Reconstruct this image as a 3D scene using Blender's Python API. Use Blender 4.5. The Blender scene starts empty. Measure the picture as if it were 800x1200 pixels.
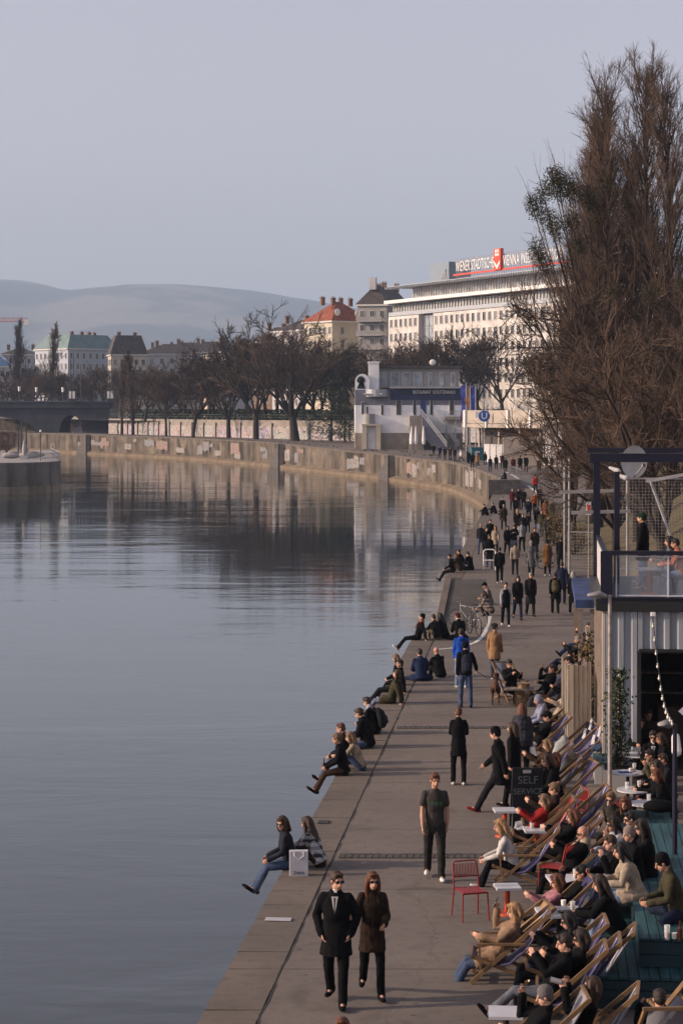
import bpy, bmesh, math, random
import numpy as np
from mathutils import Vector, Matrix, Euler, noise
R = math.radians
C = bpy.context.scene.collection
S = bpy.context.scene
rnd = random.Random(7)
# ---------------------------------------------------------------- camera, sky, sun, exposure
FP, HOR, CAMZ = 2400.0, 480.0, 8.2          # focal length in photo pixels, horizon row, eye height over the lower quay
cam_d = bpy.data.cameras.new('camera'); cam = bpy.data.objects.new('camera', cam_d); C.objects.link(cam)
cam.location = (0, 0, CAMZ); cam.rotation_euler = (R(90), 0, 0)
cam_d.sensor_width = 36; cam_d.sensor_fit = 'AUTO'; cam_d.lens = FP / 1200 * 36
cam_d.shift_y = -0.1; cam_d.clip_start = 0.5; cam_d.clip_end = 30000
S.camera = cam
SUN_EL, SUN_AZ = 20.0, 96.0                 # sun to the left of the view (azimuth counted from +Y towards -X)
W = bpy.data.worlds.new('World'); S.world = W; W.use_nodes = True
wn, wl = W.node_tree.nodes, W.node_tree.links
bg = wn['Background']
sky = wn.new('ShaderNodeTexSky'); sky.sky_type = 'NISHITA'; sky.sun_disc = False
sky.sun_elevation = R(SUN_EL); sky.sun_rotation = R(-SUN_AZ)
sky.altitude = 200; sky.air_density = 1.0; sky.dust_density = 3.0; sky.ozone_density = 2.0
hs = wn.new('ShaderNodeHueSaturation'); hs.inputs['Saturation'].default_value = 0.36
tint = wn.new('ShaderNodeMix'); tint.data_type = 'RGBA'; tint.blend_type = 'MULTIPLY'; tint.inputs[0].default_value = 1.0
tint.inputs[7].default_value = (1.05, 0.935, 0.99, 1)
wl.new(sky.outputs[0], hs.inputs['Color']); wl.new(hs.outputs[0], tint.inputs[6]); wl.new(tint.outputs[2], bg.inputs['Color'])
bg.inputs['Strength'].default_value = 0.15
sun_d = bpy.data.lights.new('sun', 'SUN'); sun = bpy.data.objects.new('sun', sun_d); C.objects.link(sun)
sun_d.energy = 4.7; sun_d.angle = R(0.55); sun_d.color = (1.0, 0.76, 0.55)
sv = Vector((-math.sin(R(SUN_AZ)) * math.cos(R(SUN_EL)), math.cos(R(SUN_AZ)) * math.cos(R(SUN_EL)), math.sin(R(SUN_EL))))
sun.rotation_euler = sv.to_track_quat('Z', 'Y').to_euler(); sun.location = (-50, 0, 60)
S.view_settings.view_transform = 'Standard'; S.view_settings.look = 'None'; S.view_settings.gamma = 1.0
S.view_settings.use_curve_mapping = False
S.view_settings.exposure = 0.28
S.cycles.use_denoising = True
S.cycles.max_bounces = 6; S.cycles.diffuse_bounces = 3; S.cycles.glossy_bounces = 3; S.cycles.transmission_bounces = 4
S.cycles.volume_bounces = 0; S.cycles.transparent_max_bounces = 8; S.cycles.caustics_reflective = False; S.cycles.caustics_refractive = False
S.cycles.volume_step_rate = 5.0; S.cycles.volume_max_steps = 64

# ---------------------------------------------------------------- helpers
def at(px, py, Y):                            # photo pixel at depth Y -> place in the world
    return Vector(((px - 400) * Y / FP, Y, CAMZ - (py - HOR) * Y / FP))
def gnd(px, py, z=0.0):                       # photo pixel on a level surface of height z
    Y = (CAMZ - z) * FP / (py - HOR)
    return Vector(((px - 400) * Y / FP, Y, z))
SL = 0.0967                                   # the quay edge runs along (SL, 1)
QA = -math.atan(SL)
def edge(Y): return -4.57 + SL * Y
def qp(Y, t, z=0.0): return Vector((edge(Y) + t, Y, z))

def tag(o, label=None, cat=None, group=None, kind=None):
    if label: o['label'] = label
    if cat: o['category'] = cat
    if group: o['group'] = group
    if kind: o['kind'] = kind
    return o
def empty(name, loc=(0, 0, 0), rz=0.0, label=None, cat=None, group=None):
    o = bpy.data.objects.new(name, None); C.objects.link(o)
    o.location = loc; o.rotation_euler = (0, 0, rz); o.empty_display_size = 0.2
    return tag(o, label, cat, group)
def copy_tree(o, parent=None):
    c = o.copy(); C.objects.link(c)
    if parent: c.parent = parent
    for ch in list(KIDS.get(o.name, [])):
        d = copy_tree(ch, c); KIDS.setdefault(c.name, []).append(d)
    return c
KIDS = {}

class MB:
    def __init__(s): s.v = []; s.f = []; s.m = []; s.sm = []; s.mi = 0; s.smooth = False
    def add(s, vs, fs):
        b = len(s.v); s.v.extend([tuple(p) for p in vs])
        for f in fs: s.f.append([b + i for i in f]); s.m.append(s.mi); s.sm.append(s.smooth)
        return s
    def box(s, c, d, rz=0.0, M=None):
        x, y, z = d[0] / 2, d[1] / 2, d[2] / 2
        vs = [Vector((sx * x, sy * y, sz * z)) for sz in (-1, 1) for sy in (-1, 1) for sx in (-1, 1)]
        if M is None: M = Matrix.Rotation(rz, 3, 'Z') if rz else None
        c = Vector(c); vs = [(M @ p if M else p) + c for p in vs]
        return s.add(vs, [(0, 2, 3, 1), (4, 5, 7, 6), (0, 1, 5, 4), (2, 6, 7, 3), (0, 4, 6, 2), (1, 3, 7, 5)])
    def bar(s, a, b, w, h=None):               # square bar from a to b
        a, b = Vector(a), Vector(b); h = h or w; d = b - a; L = d.length
        if L < 1e-6: return s
        return s.box((a + b) / 2, (w, h, L), M=d.to_track_quat('Z', 'Y').to_matrix())
    def tube(s, pts, rad, n=8, cap=True, lat=None):
        pts = [Vector(p) for p in pts]; k = len(pts)
        if not isinstance(rad, (list, tuple)): rad = [rad] * k
        rings = []; u0 = Vector(lat) if lat is not None else None
        for i, p in enumerate(pts):
            t = (pts[min(i + 1, k - 1)] - pts[max(i - 1, 0)])
            t = t.normalized() if t.length > 1e-9 else Vector((0, 0, 1))
            if u0 is None: u0 = t.orthogonal()
            u = u0 - t * u0.dot(t)
            u = u.normalized() if u.length > 1e-6 else t.orthogonal().normalized()
            u0 = u; w = t.cross(u)
            r = rad[i]; rx, ry = (r if isinstance(r, (tuple, list)) else (r, r))
            rings.append([p + u * (rx * math.cos(2 * math.pi * j / n)) + w * (ry * math.sin(2 * math.pi * j / n)) for j in range(n)])
        vs = [q for r_ in rings for q in r_]; fs = []
        for i in range(k - 1):
            for j in range(n):
                a, b = i * n + j, i * n + (j + 1) % n
                fs.append((a, b, b + n, a + n))
        if cap: fs.append(tuple(range(n - 1, -1, -1))); fs.append(tuple((k - 1) * n + j for j in range(n)))
        return s.add(vs, fs)
    def limb(s, pts, rad, n=10, lat=None, flat=False):     # a tube with rounded ends
        pts = [Vector(p) for p in pts]
        rr = [r if isinstance(r, (tuple, list)) else (r, r) for r in rad]
        a = (pts[0] - pts[1]).normalized(); b = (pts[-1] - pts[-2]).normalized()
        m0, m1 = min(rr[0]), min(rr[-1])
        P = [pts[0] + a * m0 * 0.95, pts[0] + a * m0 * 0.6] + pts + [pts[-1] + b * m1 * 0.6, pts[-1] + b * m1 * 0.95]
        sc = lambda r, k: (r[0] * k, r[1] * k)
        if flat == 'start': return s.tube(P[2:], rr + [sc(rr[-1], .8), sc(rr[-1], .3)], n, lat=lat)
        if flat == 'end': return s.tube(P[:-2], [sc(rr[0], .3), sc(rr[0], .8)] + rr, n, lat=lat)
        return s.tube(P, [sc(rr[0], .3), sc(rr[0], .8)] + rr + [sc(rr[-1], .8), sc(rr[-1], .3)], n, lat=lat)
    def ball(s, c, r, M=None, nu=12, nv=8):
        c = Vector(c); r = r if isinstance(r, (tuple, list)) else (r, r, r); vs = []; fs = []
        for i in range(1, nv):
            th = math.pi * i / nv
            for j in range(nu):
                ph = 2 * math.pi * j / nu
                vs.append(Vector((r[0] * math.sin(th) * math.cos(ph), r[1] * math.sin(th) * math.sin(ph), r[2] * math.cos(th))))
        vs.append(Vector((0, 0, r[2]))); vs.append(Vector((0, 0, -r[2])))
        T, B = len(vs) - 2, len(vs) - 1
        for i in range(nv - 2):
            for j in range(nu):
                a, b = i * nu + j, i * nu + (j + 1) % nu
                fs.append((a, a + nu, b + nu, b))
        for j in range(nu):
            fs.append((T, j, (j + 1) % nu)); fs.append((B, (nv - 2) * nu + (j + 1) % nu, (nv - 2) * nu + j))
        return s.add([(M @ p if M else p) + c for p in vs], fs)
    def prism(s, poly, z0, z1):                # poly: list of (x, y), counter-clockwise
        n = len(poly)
        z0l = z0 if isinstance(z0, (list, tuple)) else [z0] * n; z1l = z1 if isinstance(z1, (list, tuple)) else [z1] * n
        vs = [(p[0], p[1], z0l[i]) for i, p in enumerate(poly)] + [(p[0], p[1], z1l[i]) for i, p in enumerate(poly)]
        fs = [tuple(range(n - 1, -1, -1)), tuple(range(n, 2 * n))] + [(i, (i + 1) % n, n + (i + 1) % n, n + i) for i in range(n)]
        return s.add(vs, fs)
    def build(s, name, mat, parent=None, loc=None, rz=0.0):
        me = bpy.data.meshes.new(name); me.from_pydata(s.v, [], s.f)
        for m in (mat if isinstance(mat, (list, tuple)) else [mat]): me.materials.append(m)
        if any(s.m): me.polygons.foreach_set('material_index', s.m)
        if any(s.sm): me.polygons.foreach_set('use_smooth', s.sm)
        me.update()
        o = bpy.data.objects.new(name, me); C.objects.link(o)
        if parent: o.parent = parent; KIDS.setdefault(parent.name, []).append(o)
        if loc is not None: o.location = loc
        if rz: o.rotation_euler = (0, 0, rz)
        return o

MATS = {}
def mat(name, col, rough=0.8, var=0.12, scale=3.0, bump=0.0, bscale=40.0, metal=0.0, col2=None, spec=0.35, detail=4.0, stretch=None):
    if name in MATS: return MATS[name]
    m = bpy.data.materials.new(name); m.use_nodes = True; nt = m.node_tree; N, L = nt.nodes, nt.links
    b = N['Principled BSDF']; b.inputs['Roughness'].default_value = rough; b.inputs['Metallic'].default_value = metal
    b.inputs['Specular IOR Level'].default_value = spec
    if var or bump or col2:
        tc = N.new('ShaderNodeTexCoord'); src = tc.outputs['Object']
        if stretch:
            mp = N.new('ShaderNodeMapping'); mp.inputs['Scale'].default_value = stretch; L.new(src, mp.inputs[0]); src = mp.outputs[0]
    if var or col2:
        nz = N.new('ShaderNodeTexNoise'); nz.inputs['Scale'].default_value = scale; nz.inputs['Detail'].default_value = detail
        L.new(src, nz.inputs['Vector'])
        mx = N.new('ShaderNodeMix'); mx.data_type = 'RGBA'
        c2 = col2 or tuple(min(1, c * (1 + var * 2)) for c in col); c1 = col if col2 else tuple(c * (1 - var * 2) for c in col)
        mx.inputs[6].default_value = (*c1, 1); mx.inputs[7].default_value = (*c2, 1)
        cr = N.new('ShaderNodeMapRange'); cr.inputs[1].default_value = 0.3; cr.inputs[2].default_value = 0.7
        L.new(nz.outputs[0], cr.inputs[0]); L.new(cr.outputs[0], mx.inputs[0]); L.new(mx.outputs[2], b.inputs['Base Color'])
    else: b.inputs['Base Color'].default_value = (*col, 1)
    if bump:
        n2 = N.new('ShaderNodeTexNoise'); n2.inputs['Scale'].default_value = bscale; n2.inputs['Detail'].default_value = 3
        L.new(src, n2.inputs['Vector'])
        bp = N.new('ShaderNodeBump'); bp.inputs['Strength'].default_value = bump; bp.inputs['Distance'].default_value = 0.02
        L.new(n2.outputs[0], bp.inputs['Height']); L.new(bp.outputs[0], b.inputs['Normal'])
    MATS[name] = m
    return m
def glass(name, col=(0.8, 0.85, 0.9), alpha=0.25, rough=0.05):
    if name in MATS: return MATS[name]
    m = bpy.data.materials.new(name); m.use_nodes = True; b = m.node_tree.nodes['Principled BSDF']
    b.inputs['Base Color'].default_value = (*col, 1); b.inputs['Roughness'].default_value = rough; b.inputs['Alpha'].default_value = alpha
    MATS[name] = m; return m
def nd(m, typ, **kw):
    n = m.node_tree.nodes.new(typ)
    for k, v in kw.items(): setattr(n, k, v)
    return n
def text_obj(txt, size, extrude, m, name, parent=None, M=None, width=None, sp=1.0):
    cu = bpy.data.curves.new('tmp', 'FONT'); cu.body = txt; cu.size = size; cu.extrude = extrude; cu.align_x = 'CENTER'; cu.align_y = 'CENTER'; cu.space_character = sp; cu.resolution_u = 3
    o = bpy.data.objects.new('tmp', cu); C.objects.link(o)
    dg = bpy.context.evaluated_depsgraph_get()
    me = bpy.data.meshes.new_from_object(o.evaluated_get(dg)); bpy.data.objects.remove(o); bpy.data.curves.remove(cu)
    if width:
        xs = [v.co.x for v in me.vertices]; me.transform(Matrix.Diagonal((width / (max(xs) - min(xs)), 1, 1, 1)))
    if M is not None: me.transform(M)
    me.materials.clear(); me.materials.append(m); me.name = name
    q = bpy.data.objects.new(name, me); C.objects.link(q)
    if parent: q.parent = parent; KIDS.setdefault(parent.name, []).append(q)
    return q
UPRIGHT = Matrix.Rotation(R(90), 4, 'X')      # text standing up, read from -Y
# ================================================================ SETTING: water, quay, banks, hills
WATER = -2.25
def water_mat():
    m = bpy.data.materials.new('river_water'); m.use_nodes = True; N, L = m.node_tree.nodes, m.node_tree.links
    b = N['Principled BSDF']; b.inputs['Base Color'].default_value = (0.022, 0.030, 0.036, 1)
    b.inputs['Roughness'].default_value = 0.045; b.inputs['IOR'].default_value = 1.33
    tc = N.new('ShaderNodeTexCoord')
    def layer(scale, rot, detail, w):
        mp = N.new('ShaderNodeMapping'); mp.inputs['Scale'].default_value = scale; mp.inputs['Rotation'].default_value = (0, 0, rot)
        L.new(tc.outputs['Object'], mp.inputs[0]); nz = N.new('ShaderNodeTexNoise'); nz.inputs['Scale'].default_value = 1.0
        nz.inputs['Detail'].default_value = detail; nz.inputs['Roughness'].default_value = 0.55; nz.inputs['Distortion'].default_value = 0.6
        L.new(mp.outputs[0], nz.inputs['Vector'])
        ml = N.new('ShaderNodeMath'); ml.operation = 'MULTIPLY'; ml.inputs[1].default_value = w; L.new(nz.outputs[0], ml.inputs[0]); return ml
    a = layer((0.10, 0.28, 1), 0.3, 3, 0.30); c = layer((0.9, 2.2, 1), -0.15, 3, 0.045); d = layer((0.02, 0.05, 1), 0.2, 2, 0.8)
    s1 = N.new('ShaderNodeMath'); L.new(a.outputs[0], s1.inputs[0]); L.new(c.outputs[0], s1.inputs[1])
    s2 = N.new('ShaderNodeMath'); L.new(s1.outputs[0], s2.inputs[0]); L.new(d.outputs[0], s2.inputs[1])
    bp = N.new('ShaderNodeBump'); bp.inputs['Distance'].default_value = 0.35
    pn = N.new('ShaderNodeTexNoise'); pn.inputs['Scale'].default_value = .035; pn.inputs['Detail'].default_value = 4; pn.inputs['Distortion'].default_value = 1.2; L.new(tc.outputs['Object'], pn.inputs['Vector'])
    pr = N.new('ShaderNodeMapRange'); pr.inputs[1].default_value = .38; pr.inputs[2].default_value = .62; pr.inputs[3].default_value = .10; pr.inputs[4].default_value = .42; L.new(pn.outputs[0], pr.inputs[0]); L.new(pr.outputs[0], bp.inputs['Strength'])
    L.new(s2.outputs[0], bp.inputs['Height']); L.new(bp.outputs[0], b.inputs['Normal'])
    return m
MB().add([(-900, -60, WATER), (60, -60, WATER), (60, 900, WATER), (-900, 900, WATER)], [(0, 1, 2, 3)]).build('river_water', water_mat())['kind'] = 'structure'

def stone_mat(name, c1, c2, joint=0.0, jl=5.0, rough=0.85, streak=None):
    m = bpy.data.materials.new(name); m.use_nodes = True; N, L = m.node_tree.nodes, m.node_tree.links
    b = N['Principled BSDF']; b.inputs['Roughness'].default_value = rough; b.inputs['Specular IOR Level'].default_value = 0.3
    tc = N.new('ShaderNodeTexCoord')
    def noise_(sc, det, stretch=None, src=tc.outputs['Object']):
        if stretch:
            mp = N.new('ShaderNodeMapping'); mp.inputs['Scale'].default_value = stretch; L.new(src, mp.inputs[0]); src = mp.outputs[0]
        n = N.new('ShaderNodeTexNoise'); n.inputs['Scale'].default_value = sc; n.inputs['Detail'].default_value = det; L.new(src, n.inputs['Vector']); return n
    def mix(f, a, bb, typ='MIX'):
        x = N.new('ShaderNodeMix'); x.data_type = 'RGBA'; x.blend_type = typ
        for s_, v in ((0, f), (6, a), (7, bb)):
            if hasattr(v, 'links') or hasattr(v, 'is_linked'): L.new(v, x.inputs[s_])
            elif s_ == 0: x.inputs[0].default_value = v
            else: x.inputs[s_].default_value = (*v, 1)
        return x.outputs[2]
    def ramp(src, lo, hi):
        r = N.new('ShaderNodeMapRange'); r.inputs[1].default_value = lo; r.inputs[2].default_value = hi; L.new(src, r.inputs[0]); return r.outputs[0]
    col = mix(ramp(noise_(0.45, 5).outputs[0], .35, .65), c1, c2)
    col = mix(ramp(noise_(5, 8).outputs[0], .50, .9), col, tuple(x * 0.7 for x in c1))
    sp = mix(ramp(noise_(60, 3).outputs[0], .35, .75), (0.8, 0.8, 0.8), (1.15, 1.15, 1.15)); col = mix(1.0, col, sp, 'MULTIPLY')
    if streak:
        col = mix(ramp(noise_(1, 5, streak).outputs[0], .44, .66), col, tuple(x * 0.28 for x in c1))
    if joint:
        sx = N.new('ShaderNodeSeparateXYZ'); L.new(tc.outputs['Object'], sx.inputs[0])
        w1 = N.new('ShaderNodeMath'); w1.operation = 'MODULO'; w1.inputs[1].default_value = jl; L.new(sx.outputs[1], w1.inputs[0])
        c_ = N.new('ShaderNodeMath'); c_.operation = 'LESS_THAN'; c_.inputs[1].default_value = joint; L.new(w1.outputs[0], c_.inputs[0])
        col = mix(c_.outputs[0], col, tuple(x * 0.35 for x in c1))
    L.new(col, b.inputs['Base Color'])
    bp = N.new('ShaderNodeBump'); bp.inputs['Strength'].default_value = 0.35; bp.inputs['Distance'].default_value = 0.01
    L.new(noise_(30, 5).outputs[0], bp.inputs['Height']); L.new(bp.outputs[0], b.inputs['Normal'])
    return m
def M_conc_wear(m):                            # cracks, gum spots and stains on the paving
    N, L = m.node_tree.nodes, m.node_tree.links; b = N['Principled BSDF']; old = b.inputs['Base Color'].links[0].from_socket; tc = N.new('ShaderNodeTexCoord')
    dn = N.new('ShaderNodeTexNoise'); dn.inputs['Scale'].default_value = 1.3; dn.inputs['Detail'].default_value = 5; L.new(tc.outputs['Object'], dn.inputs['Vector'])
    ad = N.new('ShaderNodeVectorMath'); ad.operation = 'MULTIPLY_ADD'; ad.inputs[1].default_value = (.45, .45, .45); L.new(dn.outputs['Color'], ad.inputs[0]); L.new(tc.outputs['Object'], ad.inputs[2])
    def voro(sc, feat, lim, src):
        v = N.new('ShaderNodeTexVoronoi'); v.feature = feat; v.inputs['Scale'].default_value = sc; L.new(src, v.inputs['Vector']); t = N.new('ShaderNodeMath'); t.operation = 'LESS_THAN'; t.inputs[1].default_value = lim; L.new(v.outputs['Distance'], t.inputs[0]); return t.outputs[0]
    def over(f, col, k, src):
        ml = N.new('ShaderNodeMath'); ml.operation = 'MULTIPLY'; ml.inputs[1].default_value = k; L.new(f, ml.inputs[0]); x = N.new('ShaderNodeMix'); x.data_type = 'RGBA'; L.new(ml.outputs[0], x.inputs[0]); L.new(src, x.inputs[6]); x.inputs[7].default_value = (*col, 1); return x.outputs[2]
    c = over(voro(.22, 'DISTANCE_TO_EDGE', .0035, ad.outputs[0]), (.05, .043, .038), .25, old)
    c = over(voro(1.9, 'F1', .075, tc.outputs['Object']), (.045, .04, .036), .6, c)
    c = over(voro(1.1, 'F1', .05, ad.outputs[0]), (.22, .20, .18), .35, c)
    n2 = N.new('ShaderNodeTexNoise'); n2.inputs['Scale'].default_value = .8; n2.inputs['Detail'].default_value = 6; n2.inputs['Distortion'].default_value = 1.5; L.new(tc.outputs['Object'], n2.inputs['Vector']); mr = N.new('ShaderNodeMapRange'); mr.inputs[1].default_value = .56; mr.inputs[2].default_value = .74; L.new(n2.outputs[0], mr.inputs[0])
    c = over(mr.outputs[0], (.055, .047, .041), .55, c); L.new(c, b.inputs['Base Color'])
M_conc = stone_mat('promenade_concrete', (0.128, 0.106, 0.093), (0.160, 0.134, 0.118), 0.035, 5.0)
M_conc_wear(M_conc)
M_slab = stone_mat('edge_stone', (0.110, 0.090, 0.076), (0.150, 0.124, 0.103))
M_gravel = stone_mat('slipway_cobbles', (0.055, 0.05, 0.046), (0.09, 0.083, 0.077))
M_dark = mat('joint_dark', (0.03, 0.027, 0.025), 0.9)
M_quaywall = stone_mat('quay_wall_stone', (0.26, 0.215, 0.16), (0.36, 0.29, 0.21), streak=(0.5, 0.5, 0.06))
def st(mb, name, m):
    o = mb.build(name, m); o['kind'] = 'structure'; return o

# lower quay: promenade sheet (with the slipway notch), its river wall, edge slabs, seams
YA, YB = 76.0, 99.0
mb = MB()
for (y0, y1, t0) in ((-20, YA, 0.80), (YA, YB, 2.0), (YB, 198, 0.80)):
    ys = np.linspace(y0, y1, max(2, int((y1 - y0) / 12)))
    for a, b in zip(ys[:-1], ys[1:]):
        r0 = 22 if a < 150 else 18
        mb.add([qp(a, t0), qp(a, r0), qp(b, r0), qp(b, t0)], [(0, 1, 2, 3)])
st(mb, 'promenade_pavement', M_conc)
mb = MB()
for (y0, y1, t) in ((-20, YA, 0.06), (YB, 198, 0.06), (YA, YB, 2.0)):
    mb.add([qp(y0, t, -0.02), qp(y1, t, -0.02), qp(y1, t, -5), qp(y0, t, -5)], [(0, 1, 2, 3)])
mb.add([qp(YA, 0.06, -.02), qp(YA, 2.0, -.02), qp(YA, 2.0, -5), qp(YA, 0.06, -5)], [(0, 1, 2, 3)])
st(mb, 'quay_wall', M_quaywall)
mb = MB(); y = -20.0
while y < 197:
    L_ = 1.0 + rnd.uniform(-.08, .1)
    if not (YA - .3 < y + L_ and y < YB):
        dz = rnd.uniform(-.008, .008)
        a, b = y + .009, y + L_ - .009
        P = [qp(a, 0), qp(a, .775), qp(b, .775), qp(b, 0)]
        mb.prism([(p.x, p.y) for p in P], -0.45, [dz + .004, dz - .002, dz + .002, dz])
    y += L_
st(mb, 'quay_edge_stones', M_slab)
mb = MB()                                      # dark bed that shows in the open joints
for (y0, y1) in ((-20, YA - .2), (YB + .1, 198)):
    mb.add([qp(y0, .03, -.03), qp(y0, .83, -.03), qp(y1, .83, -.03), qp(y1, .03, -.03)], [(0, 1, 2, 3)])
st(mb, 'joint_bed_ground', M_dark)
mb = MB()
pts = []; y = 20.0
while y < 75: pts.append((y, .80 + rnd.uniform(-.025, .025), rnd.uniform(.006, .015))); y += .35
for a, b in zip(pts[:-1], pts[1:]):
    mb.add([qp(a[0], a[1] - a[2], .006), qp(a[0], a[1] + a[2], .006), qp(b[0], b[1] + b[2], .006), qp(b[0], b[1] - b[2], .006)], [(0, 1, 2, 3)])
st(mb, 'pavement_seam_line', M_dark)
for k, yc in enumerate((37.6, 52.8)):          # bands of small setts across the walk
    mb = MB(); r2 = random.Random(k); t = .95
    while t < 5.3:
        for j in range(3):
            mb.box(qp(yc + (j - 1) * .13, t, .0 + r2.uniform(.0, .008)), (.10, .105, .03), QA + r2.uniform(-.06, .06))
        t += .125
    st(mb, 'sett_band_pavement', M_gravel)
    mb = MB(); mb.add([qp(yc - .2, .9, .003), qp(yc - .2, 5.3, .003), qp(yc + .2, 5.3, .003), qp(yc + .2, .9, .003)], [(0, 1, 2, 3)])
    st(mb, 'sett_bed_pavement', mat('sett_bed', (0.10, 0.09, 0.08), .95))
# slipway ramp that runs down into the water, with its stone kerb
mb = MB()
n = 10
for i in range(n):
    a, b = YB - (YB - YA) * i / n, YB - (YB - YA) * (i + 1) / n
    za, zb = -2.9 * (i / n), -2.9 * ((i + 1) / n)
    mb.add([qp(b, .3, zb), qp(b, 2.0, zb), qp(a, 2.0, za), qp(a, .3, za)], [(0, 1, 2, 3)])
st(mb, 'slipway_path', M_gravel)
mb = MB()
mb.bar(qp(YB, .15, -.15), qp(YA, .15, -3.05), .30, .45)
st(mb, 'slipway_kerb', M_slab)
# white painted line curling round the slipway head
line = [(574, 722), (571.5, 731), (568, 741), (563, 748), (557, 752.5), (548, 756), (537, 758.5), (524, 760), (513, 761)]
mb = MB(); G = [gnd(x, y) for x, y in line]
for a, b in zip(G[:-1], G[1:]):
    d = (b - a).normalized(); nn = Vector((-d.y, d.x, 0)) * .07; up = Vector((0, 0, .005))
    mb.add([a - nn + up, a + nn + up, b + nn + up, b - nn + up], [(0, 1, 2, 3)])
st(mb, 'painted_line_marking', mat('white_paint', (0.55, 0.54, 0.52), .7, .1))
mb = MB(); G = [gnd(x, y) for x, y in ((542, 659), (547, 663), (556, 664), (566, 664))]
for a, b in zip(G[:-1], G[1:]):
    d = (b - a).normalized(); nn = Vector((-d.y, d.x, 0)) * .10; up = Vector((0, 0, .005))
    mb.add([a - nn + up, a + nn + up, b + nn + up, b - nn + up], [(0, 1, 2, 3)])
st(mb, 'painted_edge_line_marking', MATS['white_paint'])

# upper quay behind it, the curved river wall and its pale footing
WP = [(15.7, 199, 1.4), (15.8, 217, 1.4), (15.4, 247, 1.4), (14, 268, 1.4), (11.7, 280, 1.4), (8.6, 296, 1.45), (5.2, 312, 1.6), (.7, 326, 1.7),
      (-7.4, 356, 2.0), (-16, 386, 2.2), (-36.7, 440, 2.25), (-52.6, 468, 2.3), (-70, 501, 2.35), (-107, 560, 2.4)]
BP = [(17.3, 199), (17.3, 222), (34, 247), (34, 275), (34, 300), (34, 330), (33, 350), (28, 375), (2, 402), (-18, 430), (-39, 470), (-52, 490), (-63, 512), (-107, 600)]
def smooth_line(P, k=5):                       # Catmull-Rom through the points
    out = []
    for i in range(len(P) - 1):
        p0, p1, p2, p3 = (np.array(P[max(0, min(len(P) - 1, i + d))], float) for d in (-1, 0, 1, 2))
        for j in range(k):
            t = j / k
            out.append(tuple(.5 * ((2 * p1) + (-p0 + p2) * t + (2 * p0 - 5 * p1 + 4 * p2 - p3) * t * t + (-p0 + 3 * p1 - 3 * p2 + p3) * t ** 3)))
    out.append(tuple(P[-1])); return out
WS = smooth_line(WP)
BS = [BP[i // 5] if i % 5 == 0 else tuple(np.array(BP[i // 5]) * (1 - (i % 5) / 5) + np.array(BP[min(i // 5 + 1, len(BP) - 1)]) * ((i % 5) / 5)) for i in range(len(WS))]
mb = MB()
for i in range(len(WS) - 1):
    a, b, c, d = WS[i], WS[i + 1], BS[i + 1], BS[i]
    mb.add([(a[0], a[1], a[2]), (d[0], d[1], a[2]), (c[0], c[1], b[2]), (b[0], b[1], b[2])], [(0, 1, 2, 3)])
st(mb, 'upper_quay_pavement', M_conc)
def wall_mat():
    m = stone_mat('embankment_stone', (0.080, 0.066, 0.052), (0.20, 0.162, 0.122), streak=(0.30, 0.30, 0.06))
    return m
mb = MB(); foot = MB(); cap = MB()
for i in range(len(WS) - 1):
    a, b = Vector(WS[i]), Vector(WS[i + 1]); d = (b - a); d.z = 0; nn = Vector((-d.y, d.x, 0)).normalized()
    z0 = WATER - 1.5
    mb.add([(a.x, a.y, a.z - .25), (b.x, b.y, b.z - .25), (b.x, b.y, z0), (a.x, a.y, z0)], [(0, 1, 2, 3)])
    fa, fb = a + nn * .9, b + nn * .9
    foot.add([(a.x, a.y, WATER + .75), (b.x, b.y, WATER + .75), (fb.x, fb.y, WATER + .45), (fa.x, fa.y, WATER + .45), (fb.x, fb.y, z0), (fa.x, fa.y, z0)], [(0, 1, 2, 3), (3, 2, 4, 5)])
    ca, cb, ia, ib = a + nn * .08, b + nn * .08, a - nn * .5, b - nn * .5
    cap.add([(ia.x, ia.y, a.z + .02), (ib.x, ib.y, b.z + .02), (cb.x, cb.y, b.z + .02), (ca.x, ca.y, a.z + .02), (cb.x, cb.y, b.z - .25), (ca.x, ca.y, a.z - .25), (a.x, a.y, a.z - .25), (b.x, b.y, b.z - .25)],
            [(0, 1, 2, 3), (3, 2, 4, 5), (5, 4, 7, 6)])
o = mb.build('embankment_wall', wall_mat()); tag(o, 'long curved stone river wall along the far embankment, streaked and graffitied', 'wall')
foot.build('footing', stone_mat('footing_stone', (0.14, 0.107, 0.073), (0.22, 0.168, 0.115)), o); cap.build('coping', M_slab, o)
EMB = o
# end face of the upper quay towards the walk, and the ramp beside it
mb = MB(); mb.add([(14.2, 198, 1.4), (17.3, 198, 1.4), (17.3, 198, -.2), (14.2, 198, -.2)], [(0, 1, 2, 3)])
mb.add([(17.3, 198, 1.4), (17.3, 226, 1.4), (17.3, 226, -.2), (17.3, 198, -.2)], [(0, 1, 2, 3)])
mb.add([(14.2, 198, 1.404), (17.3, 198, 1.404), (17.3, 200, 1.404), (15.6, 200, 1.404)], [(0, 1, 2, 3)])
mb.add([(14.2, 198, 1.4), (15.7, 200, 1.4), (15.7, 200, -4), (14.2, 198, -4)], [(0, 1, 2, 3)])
st(mb, 'ramp_side_wall', mat('dark_wall_face', (0.09, 0.08, 0.075), .9, .2, 2))  # end face colour darkened for the shade it stands in
mb = MB()
for i in range(8):
    y0, y1 = 178 + 46 * i / 8, 178 + 46 * (i + 1) / 8
    f = lambda y: .008 + 1.40 * (lambda u: u * u * (3 - 2 * u))((y - 178) / 46)
    mb.add([(17.3, y0, f(y0)), (27, y0, f(y0)), (27, y1, f(y1)), (17.3, y1, f(y1))], [(0, 1, 2, 3)])
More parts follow.
